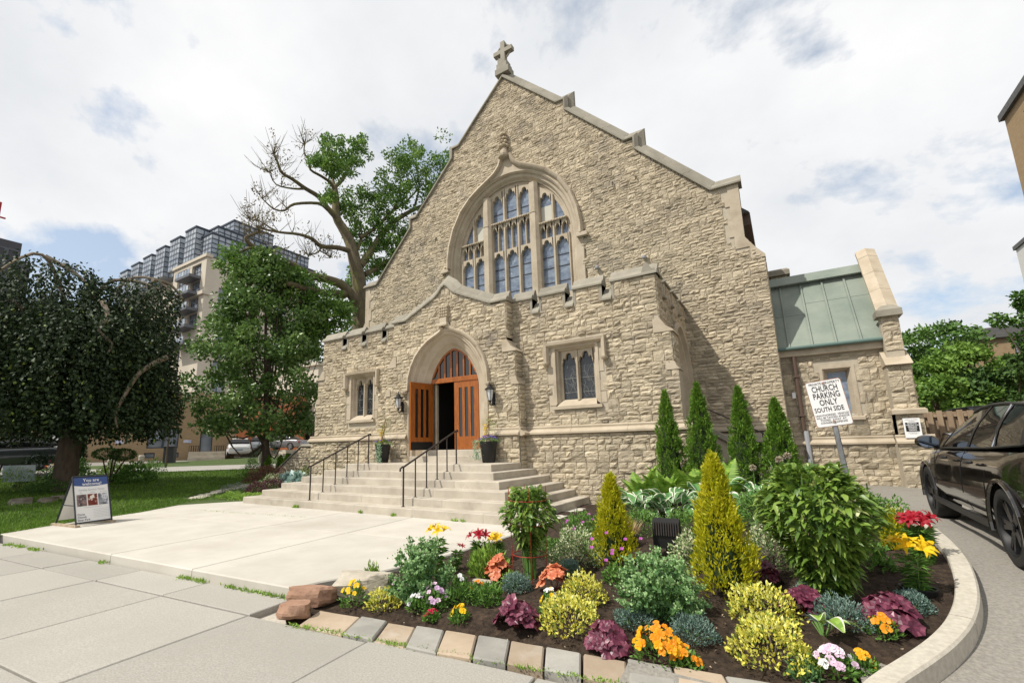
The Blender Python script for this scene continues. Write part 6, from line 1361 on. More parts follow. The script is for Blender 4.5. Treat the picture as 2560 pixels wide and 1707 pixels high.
# ================================================================== VEHICLES
paint = {}
def cpaint(name, c, rough=.18, metal=.0): return pm('paint_'+name, c, None, rough=rough, spec=.6, metal=metal, coat=1.0)
tyre = pm('tyre_rubber', (.022, .021, .02), (.035, .033, .03), 30, .8); rim = pm('dark_alloy', (.035, .035, .038), None, rough=.25, metal=.6, spec=.6); rims = pm('silver_alloy', (.4, .4, .42), None, rough=.3, metal=.8)
cglass = pm('car_glass', (.006, .007, .007), None, rough=.02, spec=.9); trimm = pm('car_trim', (.02, .02, .021), None, rough=.4); redl = pm('tail_lamp', (.3, .01, .012), None, rough=.15, spec=.6); chrome = pm('chrome', (.6, .6, .62), None, rough=.12, metal=1.0)
def car(root, prof, paintm, wheel_r, xf, xr, width, rimm, spokes=5, chrome_strip=False, tail=True):
    """car pointing along local +Y, wheels on z=0. prof: dict of side curves (list of (y, z))"""
    hw = width/2; ys = np.linspace(prof['y0'], prof['y1'], 44)
    belt = lambda y: float(np.interp(y, *zip(*prof['belt']))); low = lambda y: float(np.interp(y, *zip(*prof['low']))); plan = lambda y: float(np.interp(y, *zip(*prof['plan'])))
    mb = MB(); secs = []
    for y in ys:
        b, l, p = belt(y), low(y), plan(y)*hw; zs = [(0, .80), (.10, .93), (.32, 1.0), (.60, 1.0), (.80, .975), (.93, .94), (1.0, .885)]
        right_ = [(p*k, y, l+(b-l)*t) for t, k in zs]; top_ = [(p*.6, y, b+.025), (0, y, b+.035)]
        half = [(0, y, l)]+right_+top_; secs.append(half+[(-q[0], q[1], q[2]) for q in reversed(half[1:-1])])
    n = len(secs[0]); mb.add([p for s in secs for p in s], [(i*n+k, i*n+(k+1) % n, (i+1)*n+(k+1) % n, (i+1)*n+k) for i in range(len(ys)-1) for k in range(n)]+[tuple(range(n)), tuple(reversed([(len(ys)-1)*n+k for k in range(n)]))])
    body = mb.build('body', paintm, root, True)
    bmn = bmesh.new(); bmn.from_mesh(body.data); bmesh.ops.recalc_face_normals(bmn, faces=bmn.faces); bmn.to_mesh(body.data); bmn.free()
    # wheel openings
    cuts = []
    for y in (xf, xr):
        c = MB(); ra = wheel_r*1.13; c.add([(sx_, y+ra*math.cos(a), wheel_r+ra*math.sin(a)) for sx_ in (-hw*1.2, hw*1.2) for a in np.linspace(0, 2*math.pi, 33)[:-1]], [(i, (i+1) % 32, 32+(i+1) % 32, 32+i) for i in range(32)]+[tuple(reversed(range(32))), tuple(range(32, 64))])
        bmc = bmesh.new(); mec = c.mesh('cut'); bmc.from_mesh(mec); bmesh.ops.recalc_face_normals(bmc, faces=bmc.faces); bmc.to_mesh(mec); bmc.free()
        oc = bpy.data.objects.new('cut', mec); COL.objects.link(oc); md = body.modifiers.new('b', 'BOOLEAN'); md.object = oc; md.operation = 'DIFFERENCE'; md.solver = 'EXACT'; cuts.append(oc)
    loc0 = root.location.copy(), root.rotation_euler.copy(); root.location = (0, 0, 0); root.rotation_euler = (0, 0, 0); bpy.context.view_layer.update()
    dg = bpy.context.evaluated_depsgraph_get(); me = bpy.data.meshes.new_from_object(body.evaluated_get(dg)); body.modifiers.clear(); body.data = me
    root.location, root.rotation_euler = loc0
    for oc in cuts: bpy.data.objects.remove(oc)
    autosmooth(body, 32)
    # glasshouse
    g0, g1 = prof['glass_low'], prof['glass_top']      # matching lists of (y, z) from windscreen foot to tail
    xb = [plan(y)*hw*.885 for y, z in g0]; xt = [prof['roofw']*hw*(1 if 0 < i < len(g1)-1 else .96) for i in range(len(g1))]
    m = len(g0); K = 5
    for sg in (-1, 1):
        G = MB(); vs = []
        for (yl, zl), (yt, zt), a, b in zip(g0, g1, xb, xt):
            for k in range(K+1): t = k/K; vs.append((sg*(a+(b-a)*t+.035*math.sin(math.pi*t)), yl+(yt-yl)*t, zl+(zt-zl)*t))
        G.add(vs, [(i*(K+1)+k, (i+1)*(K+1)+k, (i+1)*(K+1)+k+1, i*(K+1)+k+1) for i in range(m-1) for k in range(K)]); so = G.build('side_window', cglass, root, True, True)
        for yb_, wd in prof['pillars']:
            P = MB(); fr0 = lambda y, L_: (float(np.interp(-y, [-q[0] for q in L_], [q[1] for q in L_])))
            i0 = np.interp(-yb_, [-q[0] for q in g0], range(m)); pts = []
            for k in range(K+1):
                t = k/K
                for dd in (-wd, wd):
                    y = yb_+dd; idx = float(np.interp(-y, [-q[0] for q in g0], range(m))); a = float(np.interp(idx, range(m), xb)); b = float(np.interp(idx, range(m), xt)); yt = float(np.interp(idx, range(m), [q[0] for q in g1])); zl = float(np.interp(idx, range(m), [q[1] for q in g0])); zt = float(np.interp(idx, range(m), [q[1] for q in g1]))
                    pts.append((sg*(a+(b-a)*t+.035*math.sin(math.pi*t)+.006), y+(yt-y)*t, zl+(zt-zl)*t))
            P.add(pts, [(2*k, 2*k+1, 2*k+3, 2*k+2) for k in range(K)]); P.build('pillar', trimm if not chrome_strip else trimm, so)if False else P.build('pillar', trimm, so, True)
        B = MB(); B.tube([(sg*(a+.012), y, z+.005) for (y, z), a in zip(g0, xb)], .013, 6); B.build('window_trim', chrome if chrome_strip == 'all' else trimm, so, True)
        T = MB(); T.tube([(sg*(b+.004), y, z) for (y, z), b in zip(g1, xt)], .02, 6); T.build('roof_rail', trimm, so, True)
    RF = MB(); vs = []
    for (yt, zt), b in zip(g1, xt):
        for u in np.linspace(-1, 1, 9): vs.append((u*b, yt, zt+.045*(1-u*u)+.005))
    RF.add(vs, [(i*9+k, i*9+k+1, (i+1)*9+k+1, (i+1)*9+k) for i in range(m-1) for k in range(8)]); autosmooth(RF.build('roof', paintm, root, True), 40)
    for (a, b, xa, xb_, nm) in ((g0[0], g1[0], xb[0], xt[0], 'windscreen'), (g0[-1], g1[-1], xb[-1], xt[-1], 'rear_window')):
        Wd = MB(); vs = []
        for t in (0, .5, 1):
            for u in np.linspace(-1, 1, 7): q_ = xa+(xb_-xa)*t; vs.append((u*q_, a[0]+(b[0]-a[0])*t+(.06 if nm == 'windscreen' else -.04)*(1-u*u), a[1]+(b[1]-a[1])*t))
        Wd.add(vs, [(i*7+k, i*7+k+1, (i+1)*7+k+1, (i+1)*7+k) for i in range(2) for k in range(6)]); Wd.build(nm, cglass, root, True, True)
    # wheels
    for y in (xf, xr):
        for sg in (-1, 1):
            cx = sg*(hw*.985-.13); R0 = wheel_r
            def ringp(pr, n=36): return [(cx+sg*a, y+r*math.cos(2*math.pi*k/n), R0+r*math.sin(2*math.pi*k/n)) for a, r in pr for k in range(n)]
            pr = [(-.13, R0*.68), (-.13, R0*.96), (-.1, R0), (.08, R0), (.115, R0*.95), (.125, R0*.8), (.115, R0*.73)]; W_ = MB(); W_.add(ringp(pr), [(i*36+k, i*36+(k+1) % 36, (i+1)*36+(k+1) % 36, (i+1)*36+k) for i in range(len(pr)-1) for k in range(36)])
            wo = autosmooth(W_.build('wheel', tyre, root, True), 50)
            pr = [(.113, R0*.735), (.12, R0*.715), (.10, R0*.68), (.02, R0*.66), (-.05, R0*.3), (-.05, R0*.02)]; rm_ = MB(); rm_.add(ringp(pr), [(i*36+k, i*36+(k+1) % 36, (i+1)*36+(k+1) % 36, (i+1)*36+k) for i in range(len(pr)-1) for k in range(36)]); autosmooth(rm_.build('rim', rimm if rimm is not rim else pm('rim_inner', (.01, .01, .011), None, rough=.5), wo, True), 40)
            for s in range(spokes*2):
                a = 2*math.pi*(s//2)/spokes+(.16 if s % 2 else -.16); ca, sa = math.cos(a), math.sin(a); sw = .022; q = []
                for r, off, ww in ((R0*.1, .085, 1.3), (R0*.68, .1, .9)):
                    for e in (-1, 1):
                        for d_ in (0, -.03): q.append((cx+sg*(off+d_), y+r*ca-e*sw*ww*sa, R0+r*sa+e*sw*ww*ca))
                MB().add(q, [(0, 2, 6, 4), (1, 5, 7, 3), (0, 4, 5, 1), (2, 3, 7, 6), (4, 6, 7, 5)]).build('spoke', rimm, wo, True)
            MB().add(ringp([(.09, R0*.13), (.1, R0*.1), (.1, .001)], 36), [(i*36+k, i*36+(k+1) % 36, (i+1)*36+(k+1) % 36, (i+1)*36+k) for i in range(2) for k in range(36)]).build('hub_cap', rimm, wo, True)
            # arch liner
            AL = MB(); AL.add([(cx+sg*e, y+wheel_r*1.12*math.cos(a), R0+wheel_r*1.12*math.sin(a)) for e in (-.2, .1) for a in np.linspace(-.2, math.pi+.2, 17)]+[(cx-sg*.19, y, R0)], [(i, i+1, 17+i+1, 17+i) for i in range(16)]+[(34, i+1, i) for i in range(16)]); AL.build('wheel_arch', M['black'], body, True)
    if prof.get('cladding'):
        for y in (xf, xr):
            for sg in (-1, 1):
                c = MB(); c.tube([(sg*(plan(y)*hw*1.0+.002), y+wheel_r*1.16*math.cos(a), wheel_r+wheel_r*1.16*math.sin(a)) for a in np.linspace(-.25, math.pi+.25, 19)], .022, 6); c.build('arch_moulding', trimm if prof['cladding'] == 1 else paintm, body, True)
    return body
SUV = dict(y0=-2.42, y1=2.42, belt=[(-2.42, .80), (-2.3, .98), (-1.9, 1.10), (-1, 1.08), (.4, 1.03), (.9, 1.02), (1.4, .98), (2.0, .86), (2.3, .74), (2.42, .62)],
    low=[(-2.42, .5), (-2.2, .32), (-1.0, .27), (1.0, .27), (2.1, .28), (2.42, .4)], plan=[(-2.42, .80), (-2.2, .93), (-1.6, .985), (-.8, .975), (.3, .97), (1.3, .985), (1.9, .93), (2.2, .82), (2.42, .6)],
    glass_low=[(1.12, 1.02), (.85, 1.03), (.35, 1.05), (-.3, 1.075), (-.95, 1.10), (-1.5, 1.135), (-1.85, 1.16), (-2.05, 1.2)], glass_top=[(.28, 1.47), (.12, 1.51), (-.2, 1.555), (-.55, 1.575), (-.95, 1.575), (-1.4, 1.55), (-1.7, 1.50), (-1.92, 1.44)],
    roofw=.64, pillars=[(.98, .05), (-.22, .05), (-1.12, .055), (-1.9, .1)], cladding=2)
def ellips(mb, c, r, n=12):
    vs = [(c[0]+r[0]*math.sin(math.pi*i/n)*math.cos(2*math.pi*j/16), c[1]+r[1]*math.sin(math.pi*i/n)*math.sin(2*math.pi*j/16), c[2]+r[2]*math.cos(math.pi*i/n)) for i in range(n+1) for j in range(16)]
    return mb.add(vs, [(i*16+j, (i+1)*16+j, (i+1)*16+(j+1) % 16, i*16+(j+1) % 16) for i in range(n) for j in range(16)])
blk = cpaint('black_brown', (.012, .0095, .008), .12)
XW, WB_ = 1.705, 3.0
suv = empty('suv', (XW+.93, 8.32, .36), 0, 'black SUV parked on the drive, cut off by the right picture edge', 'car', None, (math.radians(1.6), 0, 0))
body = car(suv, SUV, blk, .375, 1.5, -1.5, 1.96, rim, 5)
for sg in (-1, 1):
    mi = MB(); ellips(mi, (sg*1.02, .78, 1.13), (.13, .1, .095)); mo = autosmooth(mi.build('mirror', blk, suv, True), 80); MB().tube([(sg*.9, .82, 1.05), (sg*1.0, .8, 1.09)], .03, 6).build('mirror_arm', trimm, mo, True)
    MB().add([(sg*1.02+.105*math.cos(a), .674, 1.13+.075*math.sin(a)) for a in np.linspace(0, 6.283, 17)[:-1]], [tuple(range(16))]).build('mirror_glass', pm('mirror_glass', (.25, .3, .38), None, rough=.02, metal=1.0), mo, True)
    for y in (.28, -.72): h = MB().tube([(sg*.965, y+.1, .93), (sg*.995, y+.07, .935), (sg*.995, y-.07, .945), (sg*.965, y-.1, .945)], .016, 6).build('door_handle', trimm, suv, True)
    for y0_, bend in ((-.2, .0), (.98, -.1), (-1.12, .25)):
        hwp = lambda z, y: float(np.interp(y, *zip(*SUV['plan'])))*.98*float(np.interp((z-.27)/.8, [0, .1, .32, .6, .8, .93, 1], [.8, .93, 1, 1, .975, .94, .885]))
        zs_ = np.linspace(.36, 1.05, 8); MB().tube([(sg*(hwp(z, y0_)+.001), y0_+bend*(1-(z-.36)/.7)*.6, z) for z in zs_], .004, 4).build('door_gap', M['black'], suv, True)
    MB().obox((sg*.955-(.02 if sg > 0 else -.0)*0, -1.05, .29), (sg*.03, 0, 0), (0, 2.1, 0), (0, 0, .07)).build('sill_trim', trimm, suv, True)
    MB().obox((sg*.80, -2.43, .9), (sg*.1, .25, 0), (sg*-.28, -.03, 0), (0, 0, .12)).build('tail_lamp', redl, suv, True)
MB().add([(-.3, -2.43, .8), (.3, -2.43, .8), (.3, -2.45, .92), (-.3, -2.45, .92)], [(0, 1, 2, 3)]).build('number_plate', M['white'], suv, True)
MB().tube([(-.862, -1.12, 1.12), (-.80, -1.11, 1.27), (-.72, -1.1, 1.43), (-.645, -1.09, 1.56)], .009, 6).build('window_strip', chrome, suv, True)
SED = dict(y0=-2.4, y1=2.4, belt=[(-2.4, .75), (-2.25, .92), (-1.4, .97), (.8, .9), (1.2, .88), (2.1, .72), (2.4, .55)], low=[(-2.4, .42), (-2.1, .24), (2.1, .22), (2.4, .35)], plan=[(-2.4, .8), (-2.1, .95), (0, .98), (1.6, .96), (2.2, .8), (2.4, .6)],
    glass_low=[(1.05, .92), (.6, .92), (-.1, .94), (-.9, .96), (-1.5, .98)], glass_top=[(.3, 1.36), (.1, 1.40), (-.3, 1.43), (-.8, 1.40), (-1.05, 1.33)], roofw=.62, pillars=[(.9, .05), (-.15, .04), (-1.2, .08)])
def small_car(name, loc, rz, label, prof, pname, pc, rimm=rims, wb=1.4, wr=.33, width=1.84):
    r = empty(name, loc, rz, label, 'car'); c = car(r, prof, cpaint(pname, pc, .25), wr, wb, -wb, width, rimm, 5)
    for sg in (-1, 1): MB().obox((sg*.55, -2.42, .68), (sg*.28, .12, 0), (0, .05, 0), (0, 0, .13)).build('tail_lamp', redl, r, True)
    MB().add([(-.26, -2.42, .55), (.26, -2.42, .55), (.26, -2.43, .66), (-.26, -2.43, .66)], [(0, 1, 2, 3)]).build('number_plate', pm('plate_blue', (.25, .3, .4), None, rough=.4), r, True); return r
# ================================================================== TREES
def at(u, v, D):
    """point seen at photo position (u, v) at horizontal distance D"""
    d = rt2*((u-1190.898)/1165.507)+up2*(-(v-904.2235)/1165.507)+fwd; k = D/math.hypot(d.x, d.y); return Vector((d.x*k, d.y*k, EYE+d.z*k))
def clumps(C_, Rr, npc, L_, W_, rng, squash=.8, droop=0.0, blade=False, outw=.6):
    C_ = np.asarray(C_, float); m = len(C_); Rr = np.broadcast_to(Rr, m); idx = np.repeat(np.arange(m), npc); n = len(idx)
    d = rnd_dirs(n, rng); r = rng.random(n)**.45; P = C_[idx]+d*(r*Rr[idx])[:, None]*np.array([1, 1, squash]); base = rng.random(m)*.5
    D = d*outw+rng.normal(size=(n, 3))*.7+np.array([0, 0, -.15]); return leaves(P, D, L_*rng.uniform(.6, 1.3, n), W_*rng.uniform(.7, 1.2, n), np.clip(base[idx]+rng.random(n)*.5, 0, 1), .15, rng, droop, blade=blade)
def limb(mb, pts, r0, r1, n=7, wob=0.0, rg=random): 
    P = [Vector(p) for p in pts]; Q = []
    for i in range(len(P)-1):
        for k in range(3):
            t = k/3; a = P[max(0, i-1)]; b = P[i]; c = P[i+1]; d = P[min(len(P)-1, i+2)]
            Q.append(.5*((2*b)+(c-a)*t+(2*a-5*b+4*c-d)*t*t+(3*b-a-3*c+d)*t**3))
    Q.append(P[-1]); m = len(Q); mb.tube(Q, [r0+(r1-r0)*(i/(m-1))**.8 for i in range(m)], n)
    return Q
# --- weeping elm on the left
elm = empty('weeping_elm', (-23.1, 6.6, lawnz(-23.1, 6.6)), 0, 'large dark weeping elm with curtains of hanging leaves', 'tree')
lat = Vector((.27, .963, 0)); vw = Vector((-.963, .27, 0)); bE = Vector((-23.1, 6.6, 0)); rg = np.random.default_rng(12); rr = random.Random(12)
domes = [(-1.6, 0, 9.1, 2.2), (1.35, -.4, 8.75, 1.65), (.0, .6, 7.9, 2.2), (-4.2, -.3, 7.7, 2.4), (-.4, -1.7, 7.0, 1.8), (.3, 2.4, 7.6, 2.0), (-3.6, -2.6, 4.9, 1.5), (1.4, 1.2, 8.2, 1.55), (-2.6, 1.6, 8.2, 2.2), (1.6, -1.4, 6.4, 1.3)]
parts = []; tw = MB()
for (a, b, zt, rd) in domes:
    c = bE+lat*a+vw*b
    for i in range(int(190*rd/2)):
        ph = rr.uniform(0, 6.283); q = rd*rr.random()**.38; x0, y0 = c.x+q*math.cos(ph), c.y+q*math.sin(ph); ztop = zt-(.16*q*q if q < rd*.7 else .16*q*q+.4*(q-rd*.7))+rr.uniform(-.15, .15)
        zb = 2.35+rr.uniform(-.35, .9)+(.5 if q < rd*.5 else 0); k = int(58*(ztop-zb)/5)+4; t = np.linspace(0, 1, k); wob = rr.uniform(.05, .22)
        P = np.stack([x0+math.cos(ph)*t*.35+np.sin(t*7+ph)*wob, y0+math.sin(ph)*t*.35+np.cos(t*6+ph)*wob, ztop+(zb-ztop)*t], 1)+rg.normal(size=(k, 3))*np.array([.085, .085, .06])
        D = np.stack([np.cos(ph)*np.ones(k)*.6, np.sin(ph)*np.ones(k)*.6, -.75*np.ones(k)], 1)+rg.normal(size=(k, 3))*.5
        tn = np.clip(rr.random()*.5+rg.random(k)*.42, 0, 1); tn[rg.random(k) > .975] = 1; parts.append(leaves(P, D, .15*rg.uniform(.7, 1.3, k), .1, tn, .1, rg))
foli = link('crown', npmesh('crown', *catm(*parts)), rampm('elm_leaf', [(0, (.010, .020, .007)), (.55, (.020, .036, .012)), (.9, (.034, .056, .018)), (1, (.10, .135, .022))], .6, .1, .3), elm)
tk = MB(); limb(tk, [(-23.1, 6.6, -.1), (-23.1, 6.55, 1.2), (-23.12, 6.6, 3), (-23.1, 6.7, 5.5)], .42, .3, 12); tko = autosmooth(tk.build('trunk', PMt['bark'], elm), 60)
lb_ = pm('pale_bark', (.20, .16, .115), (.28, .23, .17), 5, .9, .01, 20)
for pts in ([(0, 0, 5), (-.9, -.2, 7.9), (-1.6, -.4, 9.15), (-2.4, -.9, 8.4), (-3.3, -1.6, 6.6)], [(-1.5, -.4, 9.1), (-.6, -.6, 8.6), (-.1, -.8, 8.0), (.25, -.9, 7.2)], [(0, 0, 5), (.5, 0, 7.3), (1.0, -.3, 8.7), (1.9, -.7, 8.9), (2.8, -1.1, 8.2)], [(.2, -.3, 8.0), (.6, -.6, 8.55), (1.5, -.9, 8.6), (2.3, -1.2, 8.3)], [(.35, -1.7, 7.3), (.55, -2.2, 6.6), (.3, -2.35, 6.1), (.75, -2.4, 5.6), (.65, -2.4, 5.2)], [(2.5, -2.4, 5.3), (1.7, -2.6, 4.6), (1.3, -2.65, 3.7), (1.1, -2.6, 3.0), (1.2, -2.6, 2.5)], [(0, 0, 5), (-2.4, -.3, 7.4), (-4.2, -.5, 7.9)], [(-3.2, -2.8, 4.4), (-3.6, -3.4, 3.7), (-3.9, -3.6, 3.1)], [(1.9, -.9, 8.8), (2.6, -.6, 8.8), (3.2, -.4, 8.2)]):
    mb = MB(); limb(mb, [bE+lat*a+vw*b+Vector((0, 0, z)) for a, b, z in pts], .11, .03, 6); mb.build('branch', lb_, elm)
# --- maple-like tree in front of the apartment building
gt = empty('sweetgum_tree', (-22.8, 14.5, lawnz(-22.8, 14.5)), 0, 'mid-green broadleaf tree between weeping elm and church', 'tree'); bG = Vector((-22.8, 14.5, 0)); latG = Vector((.54, .84, 0)); vwG = Vector((-.84, .54, 0))
mb = MB(); limb(mb, [bG+Vector((0, 0, -.1)), bG+Vector((0, .05, 2)), bG+latG*-.2+Vector((0, 0, 6)), bG+latG*-.5+Vector((0, 0, 11.3))], .26, .04, 10); mb.build('trunk', PMt['bark'], gt)
rg = np.random.default_rng(31); C_ = []; Rr = []
for i in range(230):
    z = 2.6+9.6*rg.random()**1.15; t = (z-2.4)/9.9; w_ = 4.0*min(1, (t+.08)*4)**.6*(1-t)**.62+.35
    ph = rg.random()*6.283; q = w_*rg.random()**.45; C_.append(tuple(bG+latG*(q*math.cos(ph)-.2-.45*t)+vwG*(q*math.sin(ph)*.85)+Vector((0, 0, z)))); Rr.append(rg.uniform(.4, .8))
gleaf = rampm('gum_leaf', [(0, (.045, .09, .018)), (.6, (.09, .165, .035)), (1, (.2, .28, .09))], .4, .25, .5)
c_ = link('crown', npmesh('crown', *clumps(C_, np.array(Rr), 120, .2, .16, rg, .75)), gleaf, gt)
for i in range(0, 230, 9): m_ = MB(); p = Vector(C_[i]); limb(m_, [bG+Vector((0, 0, max(2.0, p.z*.55))), (bG+p)/2+Vector((0, 0, p.z*.28+.3)) if False else bG*.5+p*.5+Vector((0, 0, -.2+.0*p.z))*1.0+Vector((0, 0, 0)), p], .07, .015, 5); m_.build('branch', PMt['bark'], gt)
mb = MB(); limb(mb, [bG+Vector((0, 0, 1.9)), bG+latG*-.7+Vector((0, 0, 2.9)), bG+latG*-1.6+Vector((0, 0, 3.6))], .14, .05, 7); mb.build('branch', PMt['bark'], gt)
# --- old oak behind the church, half of it bare
ok = empty('oak_tree', tuple(at(920, 1000, 30).xy)+(0.4,), 0, 'old oak with long bare limbs rising behind the church', 'tree')
def op(a, b, dd=0): return at(550+a*.3507, 300+b*.3507, 30+dd)
obark = pm('oak_bark', (.10, .08, .05), (.17, .14, .09), 4, .95, .02, 14, (1, 1, .4), c3=(.17, .17, .05), s3=1.5, p3=(.5, .7)); rr = random.Random(3); TIPS = []
BR = [([(1010, 2050, 0), (1005, 1500, 0), (1000, 1360, 0), (990, 1150, 0), (960, 1000, 0), (930, 880, .2), (880, 780, .3), (830, 690, .4), (825, 560, .5), (815, 480, .6)], .62, .2), ([(815, 480, .6), (870, 430, .8), (920, 340, 1), (965, 260, 1.3)], .16, .08), ([(825, 520, .5), (790, 450, .3), (720, 400, 0), (645, 355, -.2), (635, 290, -.4), (600, 235, -.6), (605, 170, -.8)], .13, .03), ([(815, 480, .6), (805, 380, .8), (850, 320, 1.2)], .11, .05),
 ([(850, 720, .3), (760, 620, 0), (700, 545, -.5), (610, 490, -1), (520, 425, -1.4), (440, 375, -1.8), (410, 300, -2), (385, 245, -2.2)], .2, .05), ([(610, 490, -1), (520, 490, -1.3), (400, 460, -1.6), (350, 370, -1.9)], .09, .02), ([(770, 640, 0), (700, 595, -.6), (530, 600, -1.2), (460, 645, -1.6), (385, 635, -2), (300, 560, -2.3)], .13, .03), ([(930, 935, 0), (840, 910, -.5), (720, 900, -1), (660, 850, -1.4), (560, 815, -1.8), (420, 800, -2.2), (275, 770, -2.6)], .2, .05), ([(420, 800, -2.2), (360, 770, -2.4), (290, 725, -2.6), (215, 710, -2.8)], .07, .02), ([(720, 905, -1), (700, 940, -1), (630, 970, -1.2)], .08, .02), ([(710, 930, -1), (760, 960, -.8), (785, 985, -.7)], .05, .02),
 ([(1005, 1350, 0), (930, 1240, -.5), (860, 1170, -.8), (740, 1130, -1.2), (640, 1105, -1.6), (560, 1060, -1.9), (500, 1025, -2.2), (420, 1000, -2.5), (330, 945, -2.8), (230, 900, -3.1), (185, 845, -3.3), (210, 825, -3.3), (275, 800, -3.3)], .34, .07), ([(230, 905, -3.1), (180, 925, -3.2), (135, 945, -3.3)], .1, .06), ([(890, 1240, -.6), (790, 1240, -1.5), (640, 1210, -2.5), (540, 1180, -3), (450, 1160, -3.4)], .28, .14), ([(630, 1215, -2.5), (590, 1290, -2.6), (530, 1310, -2.7)], .13, .07), ([(585, 1320, -2.6), (620, 1430, -2.5), (680, 1490, -2.4)], .09, .05), ([(540, 1030, -2), (550, 990, -2.1), (560, 960, -2.2)], .05, .03),
 ([(1000, 1040, 0), (1080, 930, .6), (1150, 820, 1), (1250, 720, 1.5), (1380, 640, 2), (1500, 590, 2.5), (1620, 520, 3)], .27, .1), ([(1000, 840, .4), (1120, 760, 1), (1230, 650, 1.5), (1330, 580, 2), (1450, 450, 2.5)], .15, .05), ([(1030, 1100, .3), (1110, 1060, .9), (1180, 1010, 1.5), (1300, 960, 2.2)], .2, .1), ([(970, 950, .3), (1010, 840, .6), (1000, 760, .8)], .12, .05), ([(1000, 1330, 0), (920, 1360, -.8), (800, 1390, -1.5), (700, 1420, -2)], .1, .04), ([(1230, 650, 1.5), (1290, 500, 1.8), (1260, 330, 2)], .1, .03), ([(1380, 640, 2), (1420, 470, 2.3), (1390, 300, 2.5)], .1, .03), ([(1500, 590, 2.5), (1560, 420, 2.8), (1570, 300, 3)], .1, .03), ([(1120, 760, 1), (1080, 640, 1.2), (960, 640, 1.2)], .08, .03)]
for i, (pts, r0, r1) in enumerate(BR):
    mb = MB(); Q = limb(mb, [op(*p) for p in pts], r0, r1, 8); autosmooth(mb.build('trunk' if i == 0 else 'limb', obark, ok), 60)
    if i in (2, 4, 5, 6, 7, 8, 10, 9, 11):
        for q in Q[len(Q)//2::2]+[Q[-1]]*4: TIPS.append(q)
twg = MB()
for p in TIPS:
    for k in range(3):
        d = Vector((rr.uniform(-1, 1), rr.uniform(-1, 1), rr.uniform(.1, 1.3))).normalized(); L1 = rr.uniform(.6, 1.7); m1 = p+d*L1*.5+Vector((rr.uniform(-.15, .15), rr.uniform(-.15, .15), 0)); twg.tube([p, m1, p+d*L1+Vector((0, 0, .2*L1))], [.02, .013, .006], 4, False)
        if rr.random() < .7: e = m1+Vector((rr.uniform(-.5, .5), rr.uniform(-.5, .5), rr.uniform(.1, .6))); twg.tube([m1, e], [.011, .005], 3, False)
tag(twg.build('twigs', obark, ok), kind='stuff')
CL = [(800, 170, 60), (770, 240, 50), (980, 150, 60), (1000, 230, 55), (880, 260, 70), (760, 300, 50), (940, 320, 60), (850, 350, 60), (880, 570, 80), (960, 560, 90), (1000, 640, 90), (900, 660, 60), (1100, 600, 80), (1150, 500, 80), (1250, 250, 75), (1290, 330, 60), (1400, 240, 60), (1480, 300, 90), (1570, 270, 90), (1640, 330, 100), (1230, 430, 80), (1330, 430, 90), (1420, 420, 100), (1530, 420, 120), (1640, 450, 110), (1200, 570, 90), (1300, 560, 100), (1420, 560, 110), (1540, 540, 120), (1050, 740, 80), (980, 770, 60), (1140, 700, 70), (1240, 780, 70), (1120, 880, 70), (1020, 880, 60), (1200, 880, 70), (1130, 980, 70), (1060, 1060, 60), (1160, 1080, 60), (970, 1080, 50), (940, 1180, 60), (1250, 900, 70), (1330, 760, 80), (1330, 900, 80), (620, 1180, 60), (560, 1140, 70), (500, 1110, 60), (700, 1230, 60), (640, 1290, 80), (760, 1300, 60), (720, 1400, 80), (850, 1370, 90), (950, 1400, 90), (800, 1470, 90), (900, 1480, 90), (600, 1350, 70), (660, 1460, 70), (420, 1090, 60), (330, 1050, 70), (230, 1010, 60), (120, 990, 60), (60, 1010, 60), (380, 1150, 60), (780, 540, 35), (700, 290, 40), (860, 1300, 60), (960, 1290, 60), (1000, 1490, 80), (640, 1540, 70), (760, 1540, 80)]
rg = np.random.default_rng(44); C_ = []; Rr = []
for a, b, r in CL:
    for k in range(8):
        dd = {True: 1.5, False: -2.2}[a > 850]+rr.uniform(-1.2, 1.2); C_.append(tuple(op(a+rr.gauss(0, r*.7), b+rr.gauss(0, r*.6), dd))); Rr.append(rr.uniform(.25, .6)*(.5+r/120))
oleaf = rampm('oak_leaf', [(0, (.045, .10, .018)), (.6, (.095, .18, .03)), (1, (.2, .30, .06))], .45, .32)
link('crown', npmesh('crown', *clumps(C_, np.array(Rr)*.9, 60, .22, .12, rg, .8)), oleaf, ok)
# sparse wilted leaves along the bare limbs
C_ = [tuple(p+Vector((rr.uniform(-.7, .7), rr.uniform(-.7, .7), rr.uniform(-.1, 1.0)))) for p in TIPS for _ in range(2)]
link('dry_leaves', npmesh('dry_leaves', *clumps(C_, .22, 7, .14, .09, rg)), rampm('dry_leaf', [(0, (.10, .08, .05)), (1, (.2, .16, .08))], .8, .2), ok)
